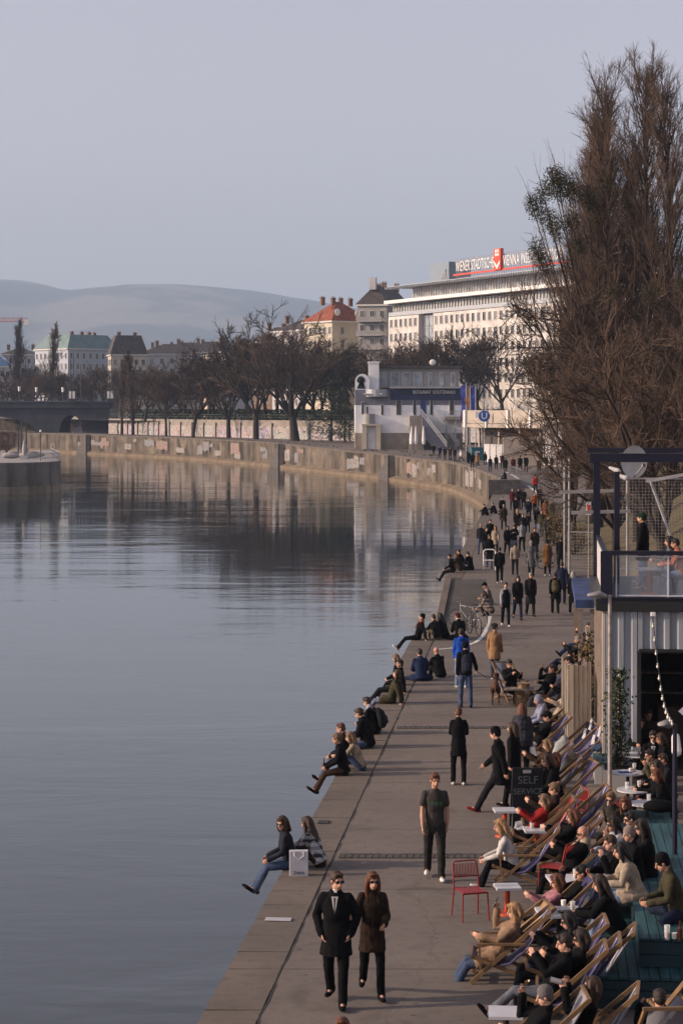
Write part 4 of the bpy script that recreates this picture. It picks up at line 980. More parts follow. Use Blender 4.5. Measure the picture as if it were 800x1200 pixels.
for a in ((pp_, 24, 21, 640, 377, 5.5, 'narrow poplar under the crane jib'), (pp_, 24, 61, 610, 381, 5.5, 'narrow poplar standing before the green roofed hotel'),
          (pp_, 24, 143, 484, 418, 2.3, 'narrow poplar closest to the bridge pylon', 1.2), (pp_, 24, 156, 478, 411, 2.3, 'second narrow poplar past the bridge pylon', 1.2),
          (fp[0], 20, 226, 436, 398, SQ, 'wide bare tree rising from the lawn before the graffiti wall'), (fp[1], 20, 268, 428, 388, SQ, 'mistletoe tree just short of the twin big trees'),
          (fp[2], 20, 195, 455, 425, SQ, 'small bare tree between poplars and the wide tree'), (fp[0], 20, 178, 500, 428, S5, 'bare tree behind the graffiti wall near the poplars'),
          (fp[1], 20, 300, 412, 352, SQ, 'tall tree crowded with mistletoe balls in mid park'), (big, 24, 346, 398, 350, SQ, 'biggest park tree with forked dark limbs before the red roof', 1.35),
          (fp[2], 20, 325, 440, 380, S5, 'bare tree behind the biggest park tree'), (fp[0], 20, 375, 428, 396, S5, 'bare tree between biggest park tree and restaurant'),
          (fp[2], 20, 400, 430, 418, S5, 'bare tree whose crown meets the restaurant tower'), (fp[1], 20, 250, 470, 408, S5, 'mistletoe tree standing behind the graffiti wall'),
          (fp[0], 20, 210, 480, 420, S5, 'bare tree in front of the far row of houses'), (fp[2], 20, 120, 560, 428, S5, 'bare tree behind the bridge pylon', 1.2),
          (fp[0], 20, 105, 590, 432, 5.5, 'round bare tree in front of the pale hotel'), (fp[2], 20, 50, 600, 430, 5.5, 'bare tree under the hotel facade', 1.2), (fp[0], 20, 10, 615, 428, 5.5, 'bare tree next to the blue glass roof', 1.3),
          (fp[1], 20, 80, 640, 440, 5.5, 'low mistletoe tree behind the bridge deck', 1.3), (fp[2], 20, 35, 660, 420, 5.5, 'bare tree beside the blue glass roof', 1.3),
          (fp[0], 20, 470, 425, 396, S5, 'bare tree above the restaurant roof edge'), (fp[2], 20, 503, 418, 392, S5, 'bare tree above the restaurant satellite dish'),
          (fp[0], 20, 538, 408, 380, S5, 'largest bare tree in front of the white office', 1.1), (fp[2], 20, 562, 412, 388, S5, 'bare tree behind the flagpoles', 1.1),
          (fp[0], 20, 590, 400, 383, S5, 'bare tree above the station pavilion roof', 1.1),
          (fp[1], 20, 440, 430, 408, S5, 'mistletoe tree above the restaurant tower roof'), (fp[0], 20, 640, 350, 400, S5, 'bare tree partly hidden by the bank poplars', 1.2), (fp[0], 20, 160, 530, 432, S5, 'bare tree below the steep brown roof', 1.3),
          (fp[2], 20, 286, 455, 400, S5, 'bare tree at the back of the mistletoe group', 1.2), (fp[0], 20, 355, 450, 405, S5, 'bare tree at the foot of the red roofed house', 1.3), (fp[2], 20, 234, 500, 425, S5, 'low bare tree before the ornate gable', 1.3)):
    far_tree(*a)
def conifer(label, px, D, top, z, seed, w):
    rg = random.Random(seed); o = empty('evergreen_tree', (0, 0, 0), 0, label, 'tree', 'dark evergreens by the restaurant'); H = 12.0
    tk = MB(); tk.tube([(0, 0, 0), (0, 0, H * .9)], [.25, .05], 6); tk.build('trunk', M_bark, o)
    cr = MB()
    for i in range(2600):
        u = rg.random() ** .8; z0 = 1.0 + (H - 1) * u; r = w * (1 - u) ** .7 * rg.uniform(.3, 1.05) * (1 + .3 * math.sin(z0 * 2.6)); a = rg.uniform(0, 6.28)
        p = Vector((r * math.cos(a), r * math.sin(a), z0 - r * .25)); q = Vector((math.cos(a), math.sin(a), -.35)) * .55; s_ = Vector((-math.sin(a), math.cos(a), .2)) * .16
        cr.add([p - s_, p + s_, p + q], [(0, 1, 2)])
    cr.build('crown', M_needle, o); put(o, px, D, top, H, z)
for a in ((fp[0], 20, 30, 560, 436, 5.5, 'bare tree rising over the bridge beside the first lamp', 1.3), (fp[2], 20, 72, 575, 430, 5.5, 'bare tree over the bridge near the short mast', 1.3), (fp[0], 20, 115, 545, 438, 5.5, 'dense bare tree just short of the bridge pylon', 1.3),
          (fp[2], 20, 170, 470, 436, S5, 'small tree above the graffiti wall at the poplars', 1.5), (fp[0], 20, 193, 478, 438, S5, 'small tree above the graffiti wall at the wide tree', 1.5), (fp[1], 20, 216, 466, 432, S5, 'low mistletoe tree above the graffiti wall', 1.4), (fp[2], 20, 243, 452, 430, S5, 'small tree above the orange graffiti panel', 1.5),
          (fp[0], 20, 262, 446, 420, S5, 'tree behind the graffiti railing at mid park', 1.4), (fp[2], 20, 312, 436, 408, S5, 'tree behind the railing near the twin trunks', 1.4), (fp[0], 20, 336, 430, 412, S5, 'tree behind the railing at the biggest tree', 1.4), (fp[1], 20, 366, 440, 402, S5, 'mistletoe tree above the broad evergreen', 1.3), (fp[2], 20, 392, 446, 408, S5, 'tree above the smaller evergreen', 1.4),
          (fp[0], 20, 418, 455, 410, S5, 'tree behind the arched bay of the restaurant', 1.3), (fp[2], 20, 484, 455, 402, S5, 'tree behind the middle of the restaurant roof', 1.3)):
    far_tree(*a)
conifer('broad dark evergreen between the big tree and the restaurant', 388, 388, 430, SQ, 1, 4.6)
conifer('smaller dark evergreen against the restaurant wall', 404, 380, 452, SQ, 2, 3.2)
conifer('dark evergreen bush behind the park lamp', 262, 460, 458, S5, 3, 3.5)
def bush(name, label, pos, r, seed, m, n=900, cat='shrub', h=1.0, group=None):
    rg = random.Random(seed); o = empty(name, pos, 0, label, cat, group); st_ = MB(); fl = MB()
    for i in range(14):
        d = Vector((rg.gauss(0, .5), rg.gauss(0, .5), 1)).normalized(); st_.tube([(0, 0, 0), d * r * h * .6, d * r * h * 1.1 + Vector((rg.gauss(0, .1), rg.gauss(0, .1), 0))], [.03, .02, .008], 4)
    for i in range(n):
        d = Vector((rg.gauss(0, 1), rg.gauss(0, 1), rg.gauss(0, 1))).normalized(); q = r * rg.random() ** .4 * (1 + .3 * noise.noise(d * 2.5 + Vector((seed, 1, 0))))
        p = Vector((d.x * q, d.y * q, (d.z * q + r * .9) * h)); a = perp(d, R(rg.uniform(10, 90)), rg.uniform(0, 6.28)) * .10; b = a.cross(d).normalized() * .045
        fl.add([p - b, p + a * .5 + b, p + a, p + a * .5 - b], [(0, 1, 2, 3)])
    st_.build('stem', M_bark, o); fl.build('foliage', m, o); return o
M_bush = mat('bush_leaf', (0.060, 0.050, 0.015), .85, .35, 2, col2=(.10, .065, .02)); M_leaf = mat('leaf_dark', (0.035, 0.045, 0.016), .7, .3, 3); M_redtwig = mat('red_twig', (.11, .05, .03), .9, .3, 1)
for i, (px, py, r, lab) in enumerate(((650, 640, 1.0, 'olive bush at the walk edge before the tall pale poles'), (648, 622, 1.1, 'bush behind the olive one nearer the ramp'), (672, 650, 1.0, 'low brown shrub inside the wire mesh fence'))):
    g = gnd(px, py); bush('shrub', lab, g, r, i, M_bush, 1100, group='shrubs beside the walk')
for i, (px, D, r, lab) in enumerate(((-2, 300, 3.0, 'reddish bare bush at the frame edge on the pier'), (8, 310, 2.2, 'smaller reddish bush beside the pier masts'))):
    p = at(px, 480, D); p.z = 1.6; bush('bare_shrub', lab, p, r, 20 + i, M_redtwig, 1500, group='reddish bushes on the pier')

# clipped dark hedge on the street edge above the graffiti wall
rg = random.Random(3); HP = [Vector((27, 379, 5.6)), Vector((2.5, 406, 5.6)), Vector((-17, 434, 5.6)), Vector((-38, 474, 5.6)), Vector((-56, 509, 5.6))]; fl = MB()
for a, b in zip(HP[:-1], HP[1:]):
    for i in range(1500):
        p = a.lerp(b, rg.random()) + Vector((rg.uniform(2.0, 4.5), rg.uniform(1.5, 3.5), 2.6 * rg.random() ** .7)); d = Vector((rg.gauss(0, 1), rg.gauss(0, 1), rg.gauss(0, 1))).normalized(); q = perp(d, R(90), 1.0)
        fl.add([p - d * .3, p + q * .3, p + d * .3, p - q * .3], [(0, 1, 2, 3)])
tag(fl.build('hedge', M_needle), 'long dark hedge above the graffiti wall railing', 'hedge')
# ================================================================ TERRACE, BAR, STREET FURNITURE
M_navy = mat('navy_steel', (0.007, 0.007, 0.021), .45, .1, 2)
M_corr = mat('corrugated_shade_grey', (0.20, 0.215, 0.235), .55, .2, 1.6, .2, 20, stretch=(4, 4, .35), col2=(.30, .325, .36))  # bluish grey carries the shade on the white front, streaks are dirt
M_sidew = mat('side_boards', (0.42, 0.36, 0.31), .75, .08, 1)
M_tealw = mat('teal_planks', (0.017, 0.060, 0.072), .65, .25, 1.5, .2, 12, stretch=(6, .6, 6))
M_tealf = mat('teal_front', (0.012, 0.036, 0.046), .7, .2, 2)
M_plank = mat('worn_planks', (0.15, 0.115, 0.09), .85, .3, 2.5, .3, 10, stretch=(5, .8, 5), col2=(.24, .20, .17))
M_fencew = mat('weathered_fence', (0.20, 0.165, 0.13), .9, .3, 2, .4, 8, stretch=(6, 6, .5), col2=(.30, .26, .21))
M_wood = mat('deckchair_wood', (0.15, 0.088, 0.042), .6, .15, 4)
M_lil = mat('lilac_canvas', (0.075, 0.068, 0.16), .85, .1, 3, .15, 90)
M_print = mat('canvas_print', (0.36, 0.35, 0.38), .85, .05)
M_tan = mat('tan_canvas', (0.30, 0.19, 0.10), .85, .12, 3)
M_gcanv = mat('grey_canvas', (0.20, 0.20, 0.23), .85, .1, 3)
M_redm = mat('red_metal', (0.22, 0.016, 0.014), .4, .08, 3)
M_orange = mat('orange_metal', (0.42, 0.055, 0.022), .4, .08, 3)
M_top = mat('table_top', (0.46, 0.46, 0.49), .35, .04, 3)
M_black = mat('black_metal', (0.015, 0.015, 0.017), .5)
M_alu = mat('galvanised', (0.30, 0.29, 0.29), .5, .1, 3, metal=.4)
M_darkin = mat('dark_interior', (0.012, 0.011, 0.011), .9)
M_lamp = mat('lamp_grey', (0.22, 0.21, 0.21), .5, .08)
M_bglass = glass('balcony_glass', (.55, .60, .68), .13); M_cup = glass('drink_glass', (.85, .87, .88), .45); M_beer = mat('beer', (.30, .10, .015), .2, .05)
M_brown = mat('brown_glass', (.05, .02, .008), .15)

# --- bar of stacked container with roof balcony
BAR = empty('container_bar', (5.86, 46, 0), QA, 'corrugated container bar with a navy framed glass balcony on top', 'bar')
BW, BD, BH = 5.6, 6.0, 3.67
def corr(x0, x1, z0, z1, y=0.0):
    mb = MB(); pitch = .30; k = 0; P = []; x = x0
    while x < x1 - 1e-6:
        P += [(x, y), (min(x + .10, x1), y), (min(x + .14, x1), y + .06), (min(x + .26, x1), y + .06)]; x += pitch
    P.append((x1, y)); n = len(P)
    mb.v = [(p[0], p[1], z0) for p in P] + [(p[0], p[1], z1) for p in P]
    for i in range(n - 1): mb.f.append([i, i + 1, n + i + 1, n + i]); mb.m.append(0); mb.sm.append(False)
    return mb
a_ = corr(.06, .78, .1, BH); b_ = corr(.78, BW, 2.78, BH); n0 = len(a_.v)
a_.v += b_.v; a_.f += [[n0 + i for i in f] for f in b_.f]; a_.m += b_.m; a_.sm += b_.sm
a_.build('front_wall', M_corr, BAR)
MB().box((.02, BD / 2, BH / 2), (.06, BD, BH)).build('side_wall', M_sidew, BAR)
mb = MB()
for k in range(9): mb.box((-.025, .35 + k * .66, BH / 2 + .1), (.03, .05, BH - .2))
mb.build('side_batten', mat('batten_brown', (.25, .21, .18), .8), BAR)  # battens in a darker tone than the side boards
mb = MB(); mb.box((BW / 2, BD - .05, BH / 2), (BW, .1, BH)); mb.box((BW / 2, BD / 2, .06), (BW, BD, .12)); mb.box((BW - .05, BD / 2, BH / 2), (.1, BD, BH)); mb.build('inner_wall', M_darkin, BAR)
mb = MB(); mb.box((.81, .04, 1.42), (.08, .1, 2.74)); mb.box((BW / 2 + .4, .04, 2.80), (BW - .8, .1, .07)); mb.build('door_frame', M_black, BAR)
MB().box((2.9, 3.2, .62), (3.0, .6, 1.0)).build('counter', mat('counter_wood', (.06, .035, .02), .6), BAR)
mb = MB()
for k in range(3): mb.box((2.9, 5.7, 1.1 + k * .5), (3.6, .35, .05))
mb.build('shelf', M_plank, BAR)
MB().box((BW / 2, BD / 2, BH + .16), (BW + .3, BD + .2, .28)).build('balcony_floor', M_black, BAR)
FZ = BH + .30
mb = MB(); mb.box((.08, -.03, FZ + .47), (.26, .16, 1.16)); mb.build('corner_post', M_navy, BAR)
mb = MB(); mb.box((BW / 2, -.04, FZ + 1.02), (BW, .12, .09)); mb.box((BW / 2, -.04, FZ - .02), (BW, .12, .08)); mb.box((.06, BD / 2, FZ + 1.02), (.09, BD, .09)); mb.build('handrail', M_navy, BAR)
MB().box((BW / 2 + .15, -.02, FZ + .50), (BW - .4, .015, .90)).build('glass_panel', M_bglass, BAR)
mb = MB()
for x in (.30, 1.45, 2.6, 3.75): mb.box((x, -.03, FZ + .50), (.035, .05, .94))
for z in (.06, .94): mb.box((BW / 2 + .15, -.03, FZ + z), (BW - .4, .045, .03))
mb.build('panel_frame', mat('panel_frame_grey', (.45, .47, .52), .5), BAR)
MB().box((.05, BD / 2, FZ + .48), (.03, BD - .1, .94)).build('side_panel', mat('frosted_panel', (.45, .43, .43), .5), BAR)
zt = 7.08
for (x, y) in ((-.02, 6.0), (BW - .2, 6.0), (.42, 4.2)): MB().box((x + .05, y, (FZ + zt) / 2 if y > 5 else (FZ + zt - .4) / 2), (.17 if y > 5 else .13, .17, zt - FZ if y > 5 else zt - .4 - FZ)).build('frame_post', M_navy, BAR)
mb = MB(); mb.box((BW / 2, 6.0, zt - .10), (BW + .3, .2, .22)); mb.box((BW / 2, 8.2, zt + .05), (BW + .3, .12, .12)); mb.build('frame_beam', M_navy, BAR)
mb = MB(); mb.bar((1.35, 5.4, 6.4), (2.0, 3.6, 4.4), .05); mb.bar((1.25, 5.6, 6.4), (4.5, 5.2, 7.0), .08); mb.bar((2.2, 4.6, 4.6), (3.4, 4.4, 5.6), .06); mb.build('brace', M_alu, BAR)
mb = MB(); mb.bar((-.9, 7.2, 6.05), (.5, 7.2, 6.1), .14, .08); mb.bar((-.6, 6.6, 5.55), (.9, 6.6, 5.6), .14, .08); mb.build('roof_bar', M_lamp, BAR)
def mesh_panel(w, h, step, th=.012, fr=.045):
    mb = MB(); mb2 = MB()
    n = int(w / step)
    for k in range(1, n): mb.box((k * w / n, 0, h / 2), (th, th, h - fr))
    m = int(h / (step))
    for k in range(1, m): mb.box((w / 2, 0, k * h / m), (w - fr, th, th))
    for x in (0, w): mb2.box((x, 0, h / 2), (fr, fr, h))
    for z in (0, h): mb2.box((w / 2, 0, z), (w - fr, fr, fr))
    return mb, mb2
g_ = empty('mesh_screen', tuple(qp(54.5, 6.6, FZ)), QA, 'galvanised wire mesh screen at the back of the balcony', 'fence')
m1, m2 = mesh_panel(3.6, 2.4, .085, .008); m1.build('mesh', M_lamp, g_); m2.build('frame', M_alu, g_)
d_ = empty('satellite_dish', tuple(at(740, 541, 53)), R(20), 'big white satellite dish above the balcony frame', 'dish')
mb = MB(); mb.smooth = True; nr = 6
for i in range(nr + 1):
    r = .40 * i / nr; y = .12 * (r / .40) ** 2
    for j in range(24): a = 6.2832 * j / 24; mb.v.append((r * math.cos(a) * .95, -y, r * math.sin(a) * 1.06))
for i in range(nr):
    for j in range(24): mb.f.append([i * 24 + j, i * 24 + (j + 1) % 24, (i + 1) * 24 + (j + 1) % 24, (i + 1) * 24 + j]); mb.m.append(0); mb.sm.append(True)
mb.build('bowl', mat('dish_white', (.60, .57, .55), .5, .04), d_)
mb = MB(); mb.bar((0, -.1, -.4), (.05, -.5, -.1), .03); mb.box((.05, -.52, -.08), (.08, .08, .08)); mb.build('feed_arm', M_lamp, d_)
MB().tube([(0, .1, 0), (0, .25, -.2), (0, .25, -3.4)], .04, 8).build('mount_pole', M_lamp, d_)
for i, (x, y, z, lab) in enumerate(((709, 548, 51, 'white spotlight clamped to the top of the navy post'), (718, 556, 51, 'white spotlight below the satellite dish'))):
    o = empty('spotlight', tuple(at(x + 5, y, z)), R(60), lab, 'lamp', 'spotlights on the navy frame')
    MB().limb([(0, 0, 0), (0, -.22, -.08)], [.035, .065], 10).build('housing', M_pale, o); MB().bar((0, 0, 0), (0, .12, .06), .03).build('bracket', M_black, o)
# string of festoon bulbs
sl = empty('string_lights', tuple(at(764, 722, 45.7)), 0, 'string of clear bulbs hanging from the container to the parasol', 'string lights')
P0, P1 = at(764, 722, 45.7), at(788, 846, 37); mb = MB(); pts = []
for i in range(25):
    u = i / 24; p = P0.lerp(P1, u) - P0; p.z -= .55 * math.sin(math.pi * u); pts.append(p)
mb.tube(pts, .010, 5); mb.build('wire', M_black, sl)
M_bulb = mat('bulb_glass', (.70, .66, .58), .1, .05)
bulb = None
for i in range(1, 24, 2):
    p = pts[i] - Vector((0, 0, .07))
    if bulb is None:
        mb = MB(); mb.smooth = True; mb.ball((0, 0, 0), (.030, .030, .04), nu=8, nv=6); mb.tube([(0, 0, .04), (0, 0, .075)], .018, 6); bulb = o = mb.build('bulb', M_bulb, sl)
    else: o = bulb.copy(); C.objects.link(o); o.parent = sl
    o.location = p
MB().box((0, -.06, .05), (.09, .12, .08)).build('junction_box', M_letter, sl)

def street_lamp(name, base, H, arm, label, m_pole, lean=0):
    o = empty(name, base, 0, label, 'lamp post', 'street lamps on the terrace')
    MB().tube([(0, 0, 0), (0, 0, .6), (0, 0, H)], [.07, .045, .038], 10).build('pole', m_pole, o)
    mb = MB(); mb.smooth = True; mb.limb([(-.10 if arm < 0 else .1, 0, H - .02), (arm * .5, 0, H + .02), (arm, 0, H)], [(.05, .05), (.15, .07), (.10, .035)], 14, lat=(0, 1, 0)); mb.build('lamp_head', M_lamp, o)
    return o
M_pole = mat('stickered_pole', (.15, .13, .12), .6, .5, 7, col2=(.36, .32, .29))
street_lamp('street_lamp', gnd(714, 958), 4.47, -.42, 'stickered grey lamp post in front of the container', M_pole)
p = gnd(790, 1062); street_lamp('street_lamp', p, (HOR - 849) * p.y / FP + CAMZ, -.25, 'navy lamp post with a wide grey head by the parasol', M_navy)
p = gnd(798, 1050); o = empty('spotlight', (p.x - .1, p.y, (HOR - 872) * p.y / FP + CAMZ), R(30), 'white spotlight below the wide grey lamp head', 'lamp', 'spotlights on the navy frame')
MB().limb([(0, 0, .12), (-.02, -.05, -.12)], [.07, .085], 10).build('housing', M_letter, o); MB().bar((0, 0, .1), (.1, .1, .25), .03).build('bracket', M_black, o)
p = gnd(812, 1040); o = empty('parasol', p, 0, 'lilac parasol with sloping canopy at the frame edge', 'parasol')
MB().tube([(.35, 0, 0), (.35, 0, 3.6)], .03, 8).build('pole', M_alu, o)
mb = MB(); zc = (HOR - 812) * p.y / FP + CAMZ
vs = [(.35, 0, zc + .25)] + [(.35 + .62 * math.cos(R(22.5 + 45 * k)), .62 * math.sin(R(22.5 + 45 * k)), zc - .35) for k in range(8)]
mb.add(vs, [(0, 1 + k, 1 + (k + 1) % 8) for k in range(8)]); mb.build('canopy', mat('parasol_lilac', (.14, .13, .18), .85, .08), o)

# --- small blue-roofed kiosk behind the container
KI = empty('kiosk', tuple(qp(61, 5.68, 0)), QA, 'small wooden kiosk with a flat bright blue roof', 'kiosk')
M_blue = mat('roof_blue', (.024, .042, .115), .6, .3, 1.8)
MB().box((1.3, 3.9, 2.42), (2.7, 8.0, .24)).build('roof', M_blue, KI)
for (x, y) in ((.1, .1), (.45, .1), (2.5, .1), (.1, 7.6), (2.5, 7.6)): MB().box((x, y, 1.12), (.14, .14, 2.24)).build('post', M_plank, KI)
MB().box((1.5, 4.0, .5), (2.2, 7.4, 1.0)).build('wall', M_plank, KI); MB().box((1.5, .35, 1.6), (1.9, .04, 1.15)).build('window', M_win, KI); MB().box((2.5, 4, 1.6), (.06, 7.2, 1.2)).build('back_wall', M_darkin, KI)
bush('shrub', 'dry brown shrub in front of the blue roofed kiosk', qp(53.5, 5.95, .2), .55, 77, M_bush, 900, h=2.2, group='shrubs beside the walk')
# wire fence panel, pale poles, small notice
f_ = empty('mesh_fence', tuple(gnd(665, 668)), QA + R(-8), 'steel site fence panel with fine wire mesh by the grass bank', 'fence')
m1, m2 = mesh_panel(1.65, 1.95, .15, .010, .05); m1.build('mesh', M_alu, f_); m2.build('frame', M_alu, f_)
f2 = copy_tree(f_); g = gnd(700, 668); f2.location = g; f2.rotation_euler = (0, 0, R(84)); f2['label'] = 'steel site fence panel running back along the grass bank'; f2['group'] = f_['group'] = 'site fence panels'
for i, (px, py, top, lab) in enumerate(((661, 676, 540, 'pale thin pole nearer the walk of two by the wire fence'), (666.5, 677, 536, 'pale thin pole touching the wire fence panel'))):
    g = gnd(px, py); H = CAMZ + (HOR - top) * g.y / FP
    o = empty('metal_pole', g, 0, lab, 'pole', 'pale poles by the wire fence'); MB().tube([(0, 0, 0), (0, 0, H)], .055, 8).build('shaft', M_alu, o); MB().box((0, 0, .1), (.5, .5, .2)).build('base', M_conc, o)
p = at(689, 626, 96); p.z = bank_z(p.x, p.y)
o = empty('notice_sign', p, 0, 'narrow red and white notice on a thin post on the bank', 'sign')
H = (HOR - 587) * 96 / FP + CAMZ - p.z
MB().tube([(0, 0, 0), (0, 0, H)], .03, 6).build('post', M_alu, o); MB().box((0, -.05, H - .35), (.24, .04, .62)).build('plate', M_letter, o); MB().box((0, -.08, H - .36), (.14, .02, .36)).build('red_panel', M_red, o)
# ramp railing
rl_ = empty('ramp_railing', (17.25, 197, 1.4), 0, 'thin steel railing along the top of the ramp wall', 'railing'); mb = MB()
for k in range(6): mb.bar((0, k * 2, 0), (0, k * 2, 1.05), .04)
mb.bar((0, 0, 1.05), (0, 10, 1.05), .04)
for k in range(3): mb.bar((-2.3 + k * 1.1, -.0, 0), (-2.3 + k * 1.1, 0, 1.0), .05)
mb.bar((-2.4, 0, 1.0), (0, 0, 1.0), .05); mb.build('rail', M_alu, rl_)
h_ = empty('bike_stand', tuple(gnd(572, 668)), QA, 'white tubular barrier at the head of the slipway', 'barrier'); mb = MB()
mb.tube([(-.25, 0, 0), (-.25, 0, .95), (-.15, 0, 1.05), (.25, 0, 1.05), (.35, 0, .95), (.35, 0, 0)], .03, 8); mb.tube([(-.25, 0, .5), (.35, 0, .5)], .025, 8); mb.build('tube_frame', M_letter, h_)

# --- weathered board fence beside the deckchairs
F = empty('board_fence', tuple(qp(49.2, 5.28, 0)), QA, 'tall weathered board fence end with uneven planks', 'fence'); r2 = random.Random(4); mb = MB()
for k in range(5):
    x = .05 + k * .105; mb.box((x, .02 * k, 1.06 + r2.uniform(-.06, .04)), (.098, .03, 2.1), R(r2.uniform(-4, 4)))
for k in range(14): mb.box((.0 - .012 * k, .14 + k * .16, .98 + r2.uniform(-.08, .06)), (.03, .13, 1.95), R(r2.uniform(-5, 5)))
mb.build('board', M_fencew, F); mb = MB(); mb.box((.25, .12, .5), (.5, .05, .09)); mb.box((.25, .12, 1.5), (.5, .05, .09)); mb.build('rail', M_fencew, F)
# --- teal bench boxes
for i, (Y, t, lab) in enumerate(((47.6, 5.75, 'teal slatted bench box behind the folded blue cover'), (44.9, 5.75, 'teal slatted bench box with the blue cover on its end'))):
    o = empty('bench_box', tuple(qp(Y, t, 0)), QA, lab, 'bench', 'teal bench boxes'); mb = MB()
    for k in range(4): mb.box((.055 + k * .11, .5, .46), (.10, 1.3, .04))
    mb.build('slat', M_tealw, o); MB().box((.22, .5, .22), (.40, 1.25, .43)).build('box_body', M_pale, o)
o = empty('blue_cover', tuple(qp(46.4, 5.82, .48)), QA, 'crumpled dark blue cloth lying on the teal bench', 'cloth'); mb = MB(); mb.smooth = True
for i in range(6): mb.limb([(rnd.uniform(-.1, .1), -.2 + i * .08, .04), (.2, -.2 + i * .08 + rnd.uniform(-.05, .05), .13 + rnd.uniform(-.03, .03)), (.42, -.2 + i * .08, .04)], [(.05, .05), (.07, .07), (.05, .05)], 8)
mb.build('cloth', mat('cloth_navy', (.016, .03, .075), .9, .2, 4), o)
# --- planter with climbing shrub
o = empty('planter', tuple(qp(43.9, 5.95, 0)), QA, 'grey planter box in front of the container corner', 'planter'); MB().box((.28, .3, .24), (.62, .62, .46)).build('box_body', M_grey, o); MB().box((.28, .3, .475), (.54, .54, .02)).build('soil', M_dark, o)
rg = random.Random(9); o = empty('climbing_shrub', tuple(qp(44.2, 6.25, .45)), 0, 'tall leafy evergreen climber growing up beside the lamp post', 'plant'); st_ = MB(); fl = MB()
for i in range(9): st_.tube([(rg.uniform(-.1, .1), rg.uniform(-.1, .1), 0), (rg.uniform(-.2, .2), rg.uniform(-.15, .15), 1.0), (rg.uniform(-.22, .22), rg.uniform(-.15, .15), 1.9 + rg.uniform(-.3, .2))], [.02, .014, .006], 4)
for i in range(1500):
    z = rg.uniform(.05, 2.15); w = .30 * (1 - .45 * z / 2.2) * (.8 + .5 * noise.noise((z * 2.2, 3, 0))); p = Vector((rg.gauss(0, w * .62), rg.gauss(0, w * .5), z)); d = Vector((rg.gauss(0, 1), rg.gauss(0, 1), rg.gauss(.3, 1))).normalized(); a = d * .075; b = perp(d, R(90), rg.uniform(0, 6.28)) * .026
    fl.add([p, p + a * .5 + b, p + a, p + a * .5 - b], [(0, 1, 2, 3)])
st_.build('stem', M_bark, o); fl.build('foliage', M_leaf, o)

# --- plank decks and teal stepped platforms
def deck(name, label, Y0, Y1, t0, t1, z0, z1, mtop, mfront, along_y=True, pw=.14, cat='platform', group=None):
    o = empty(name, tuple(qp(Y0, t0, 0)), QA, label, cat, group); cs = 1 / math.cos(QA); L = (Y1 - Y0) * cs; w = (t1 - t0) * math.cos(QA); mb = MB(); r2 = random.Random(int(Y0 * 10 + t0 * 7))
    if along_y:
        n = int(w / pw)
        for k in range(n): mb.box(((k + .5) * w / n, L / 2 + r2.uniform(-.01, .01), z1 - .02 + r2.uniform(-.003, .003)), (w / n - .012, L, .04))
    else:
        n = int(L / pw)
        for k in range(n): mb.box((w / 2, (k + .5) * L / n, z1 - .02 + r2.uniform(-.003, .003)), (w, L / n - .012, .04))
    mb.build('plank', mtop, o); fb = MB(); n = max(1, int((z1 - z0) / .15)); hh = (z1 - .05 - z0) / n
    for k in range(n): fb.box((w / 2, .03, z0 + (k + .5) * hh), (w, .04, hh - .012)); fb.box((.03, L / 2, z0 + (k + .5) * hh), (.04, L - .1, hh - .012))
    fb.box((w / 2, L / 2, (z0 + z1) / 2 - .03), (w - .12, L - .12, z1 - z0 - .06)); fb.build('riser', mfront, o); return o
deck('plank_deck', 'low deck of worn brown planks along the lamp post', 36.4, 44.0, 5.4, 6.75, 0, .10, M_plank, M_plank, along_y=False, pw=.32)
deck('teal_platform', 'wide low teal platform with sunlit planks', 28.0, 36.0, 5.36, 8.2, 0, .45, M_tealw, M_tealf, group='stepped teal platforms')
deck('teal_platform', 'raised teal platform step with a small pink sticker', 28.45, 36.4, 5.95, 8.6, .452, .86, M_tealw, M_tealf, group='stepped teal platforms')
o = empty('sticker', tuple(qp(28.44, 6.68, .62)), QA, 'faded pink sticker on the riser of the raised platform', 'sticker'); MB().tube([(0, 0, 0), (0, -.008, 0)], [(.11, .06), (.11, .06)], 14, lat=(1, 0, 0)).build('sticker', mat('sticker_pink', (.22, .06, .07), .7), o)
o = empty('teal_bench', tuple(qp(38.3, 6.25, 0)), QA, 'small teal bench end under a black bag near the navy post', 'bench'); mb = MB()
for k in range(5): mb.box((.08 + k * .16, .5, .46), (.15, 1.4, .04))
mb.build('seat', M_tealw, o); MB().box((.4, .5, .22), (.76, 1.3, .43)).build('base', M_tealf, o)

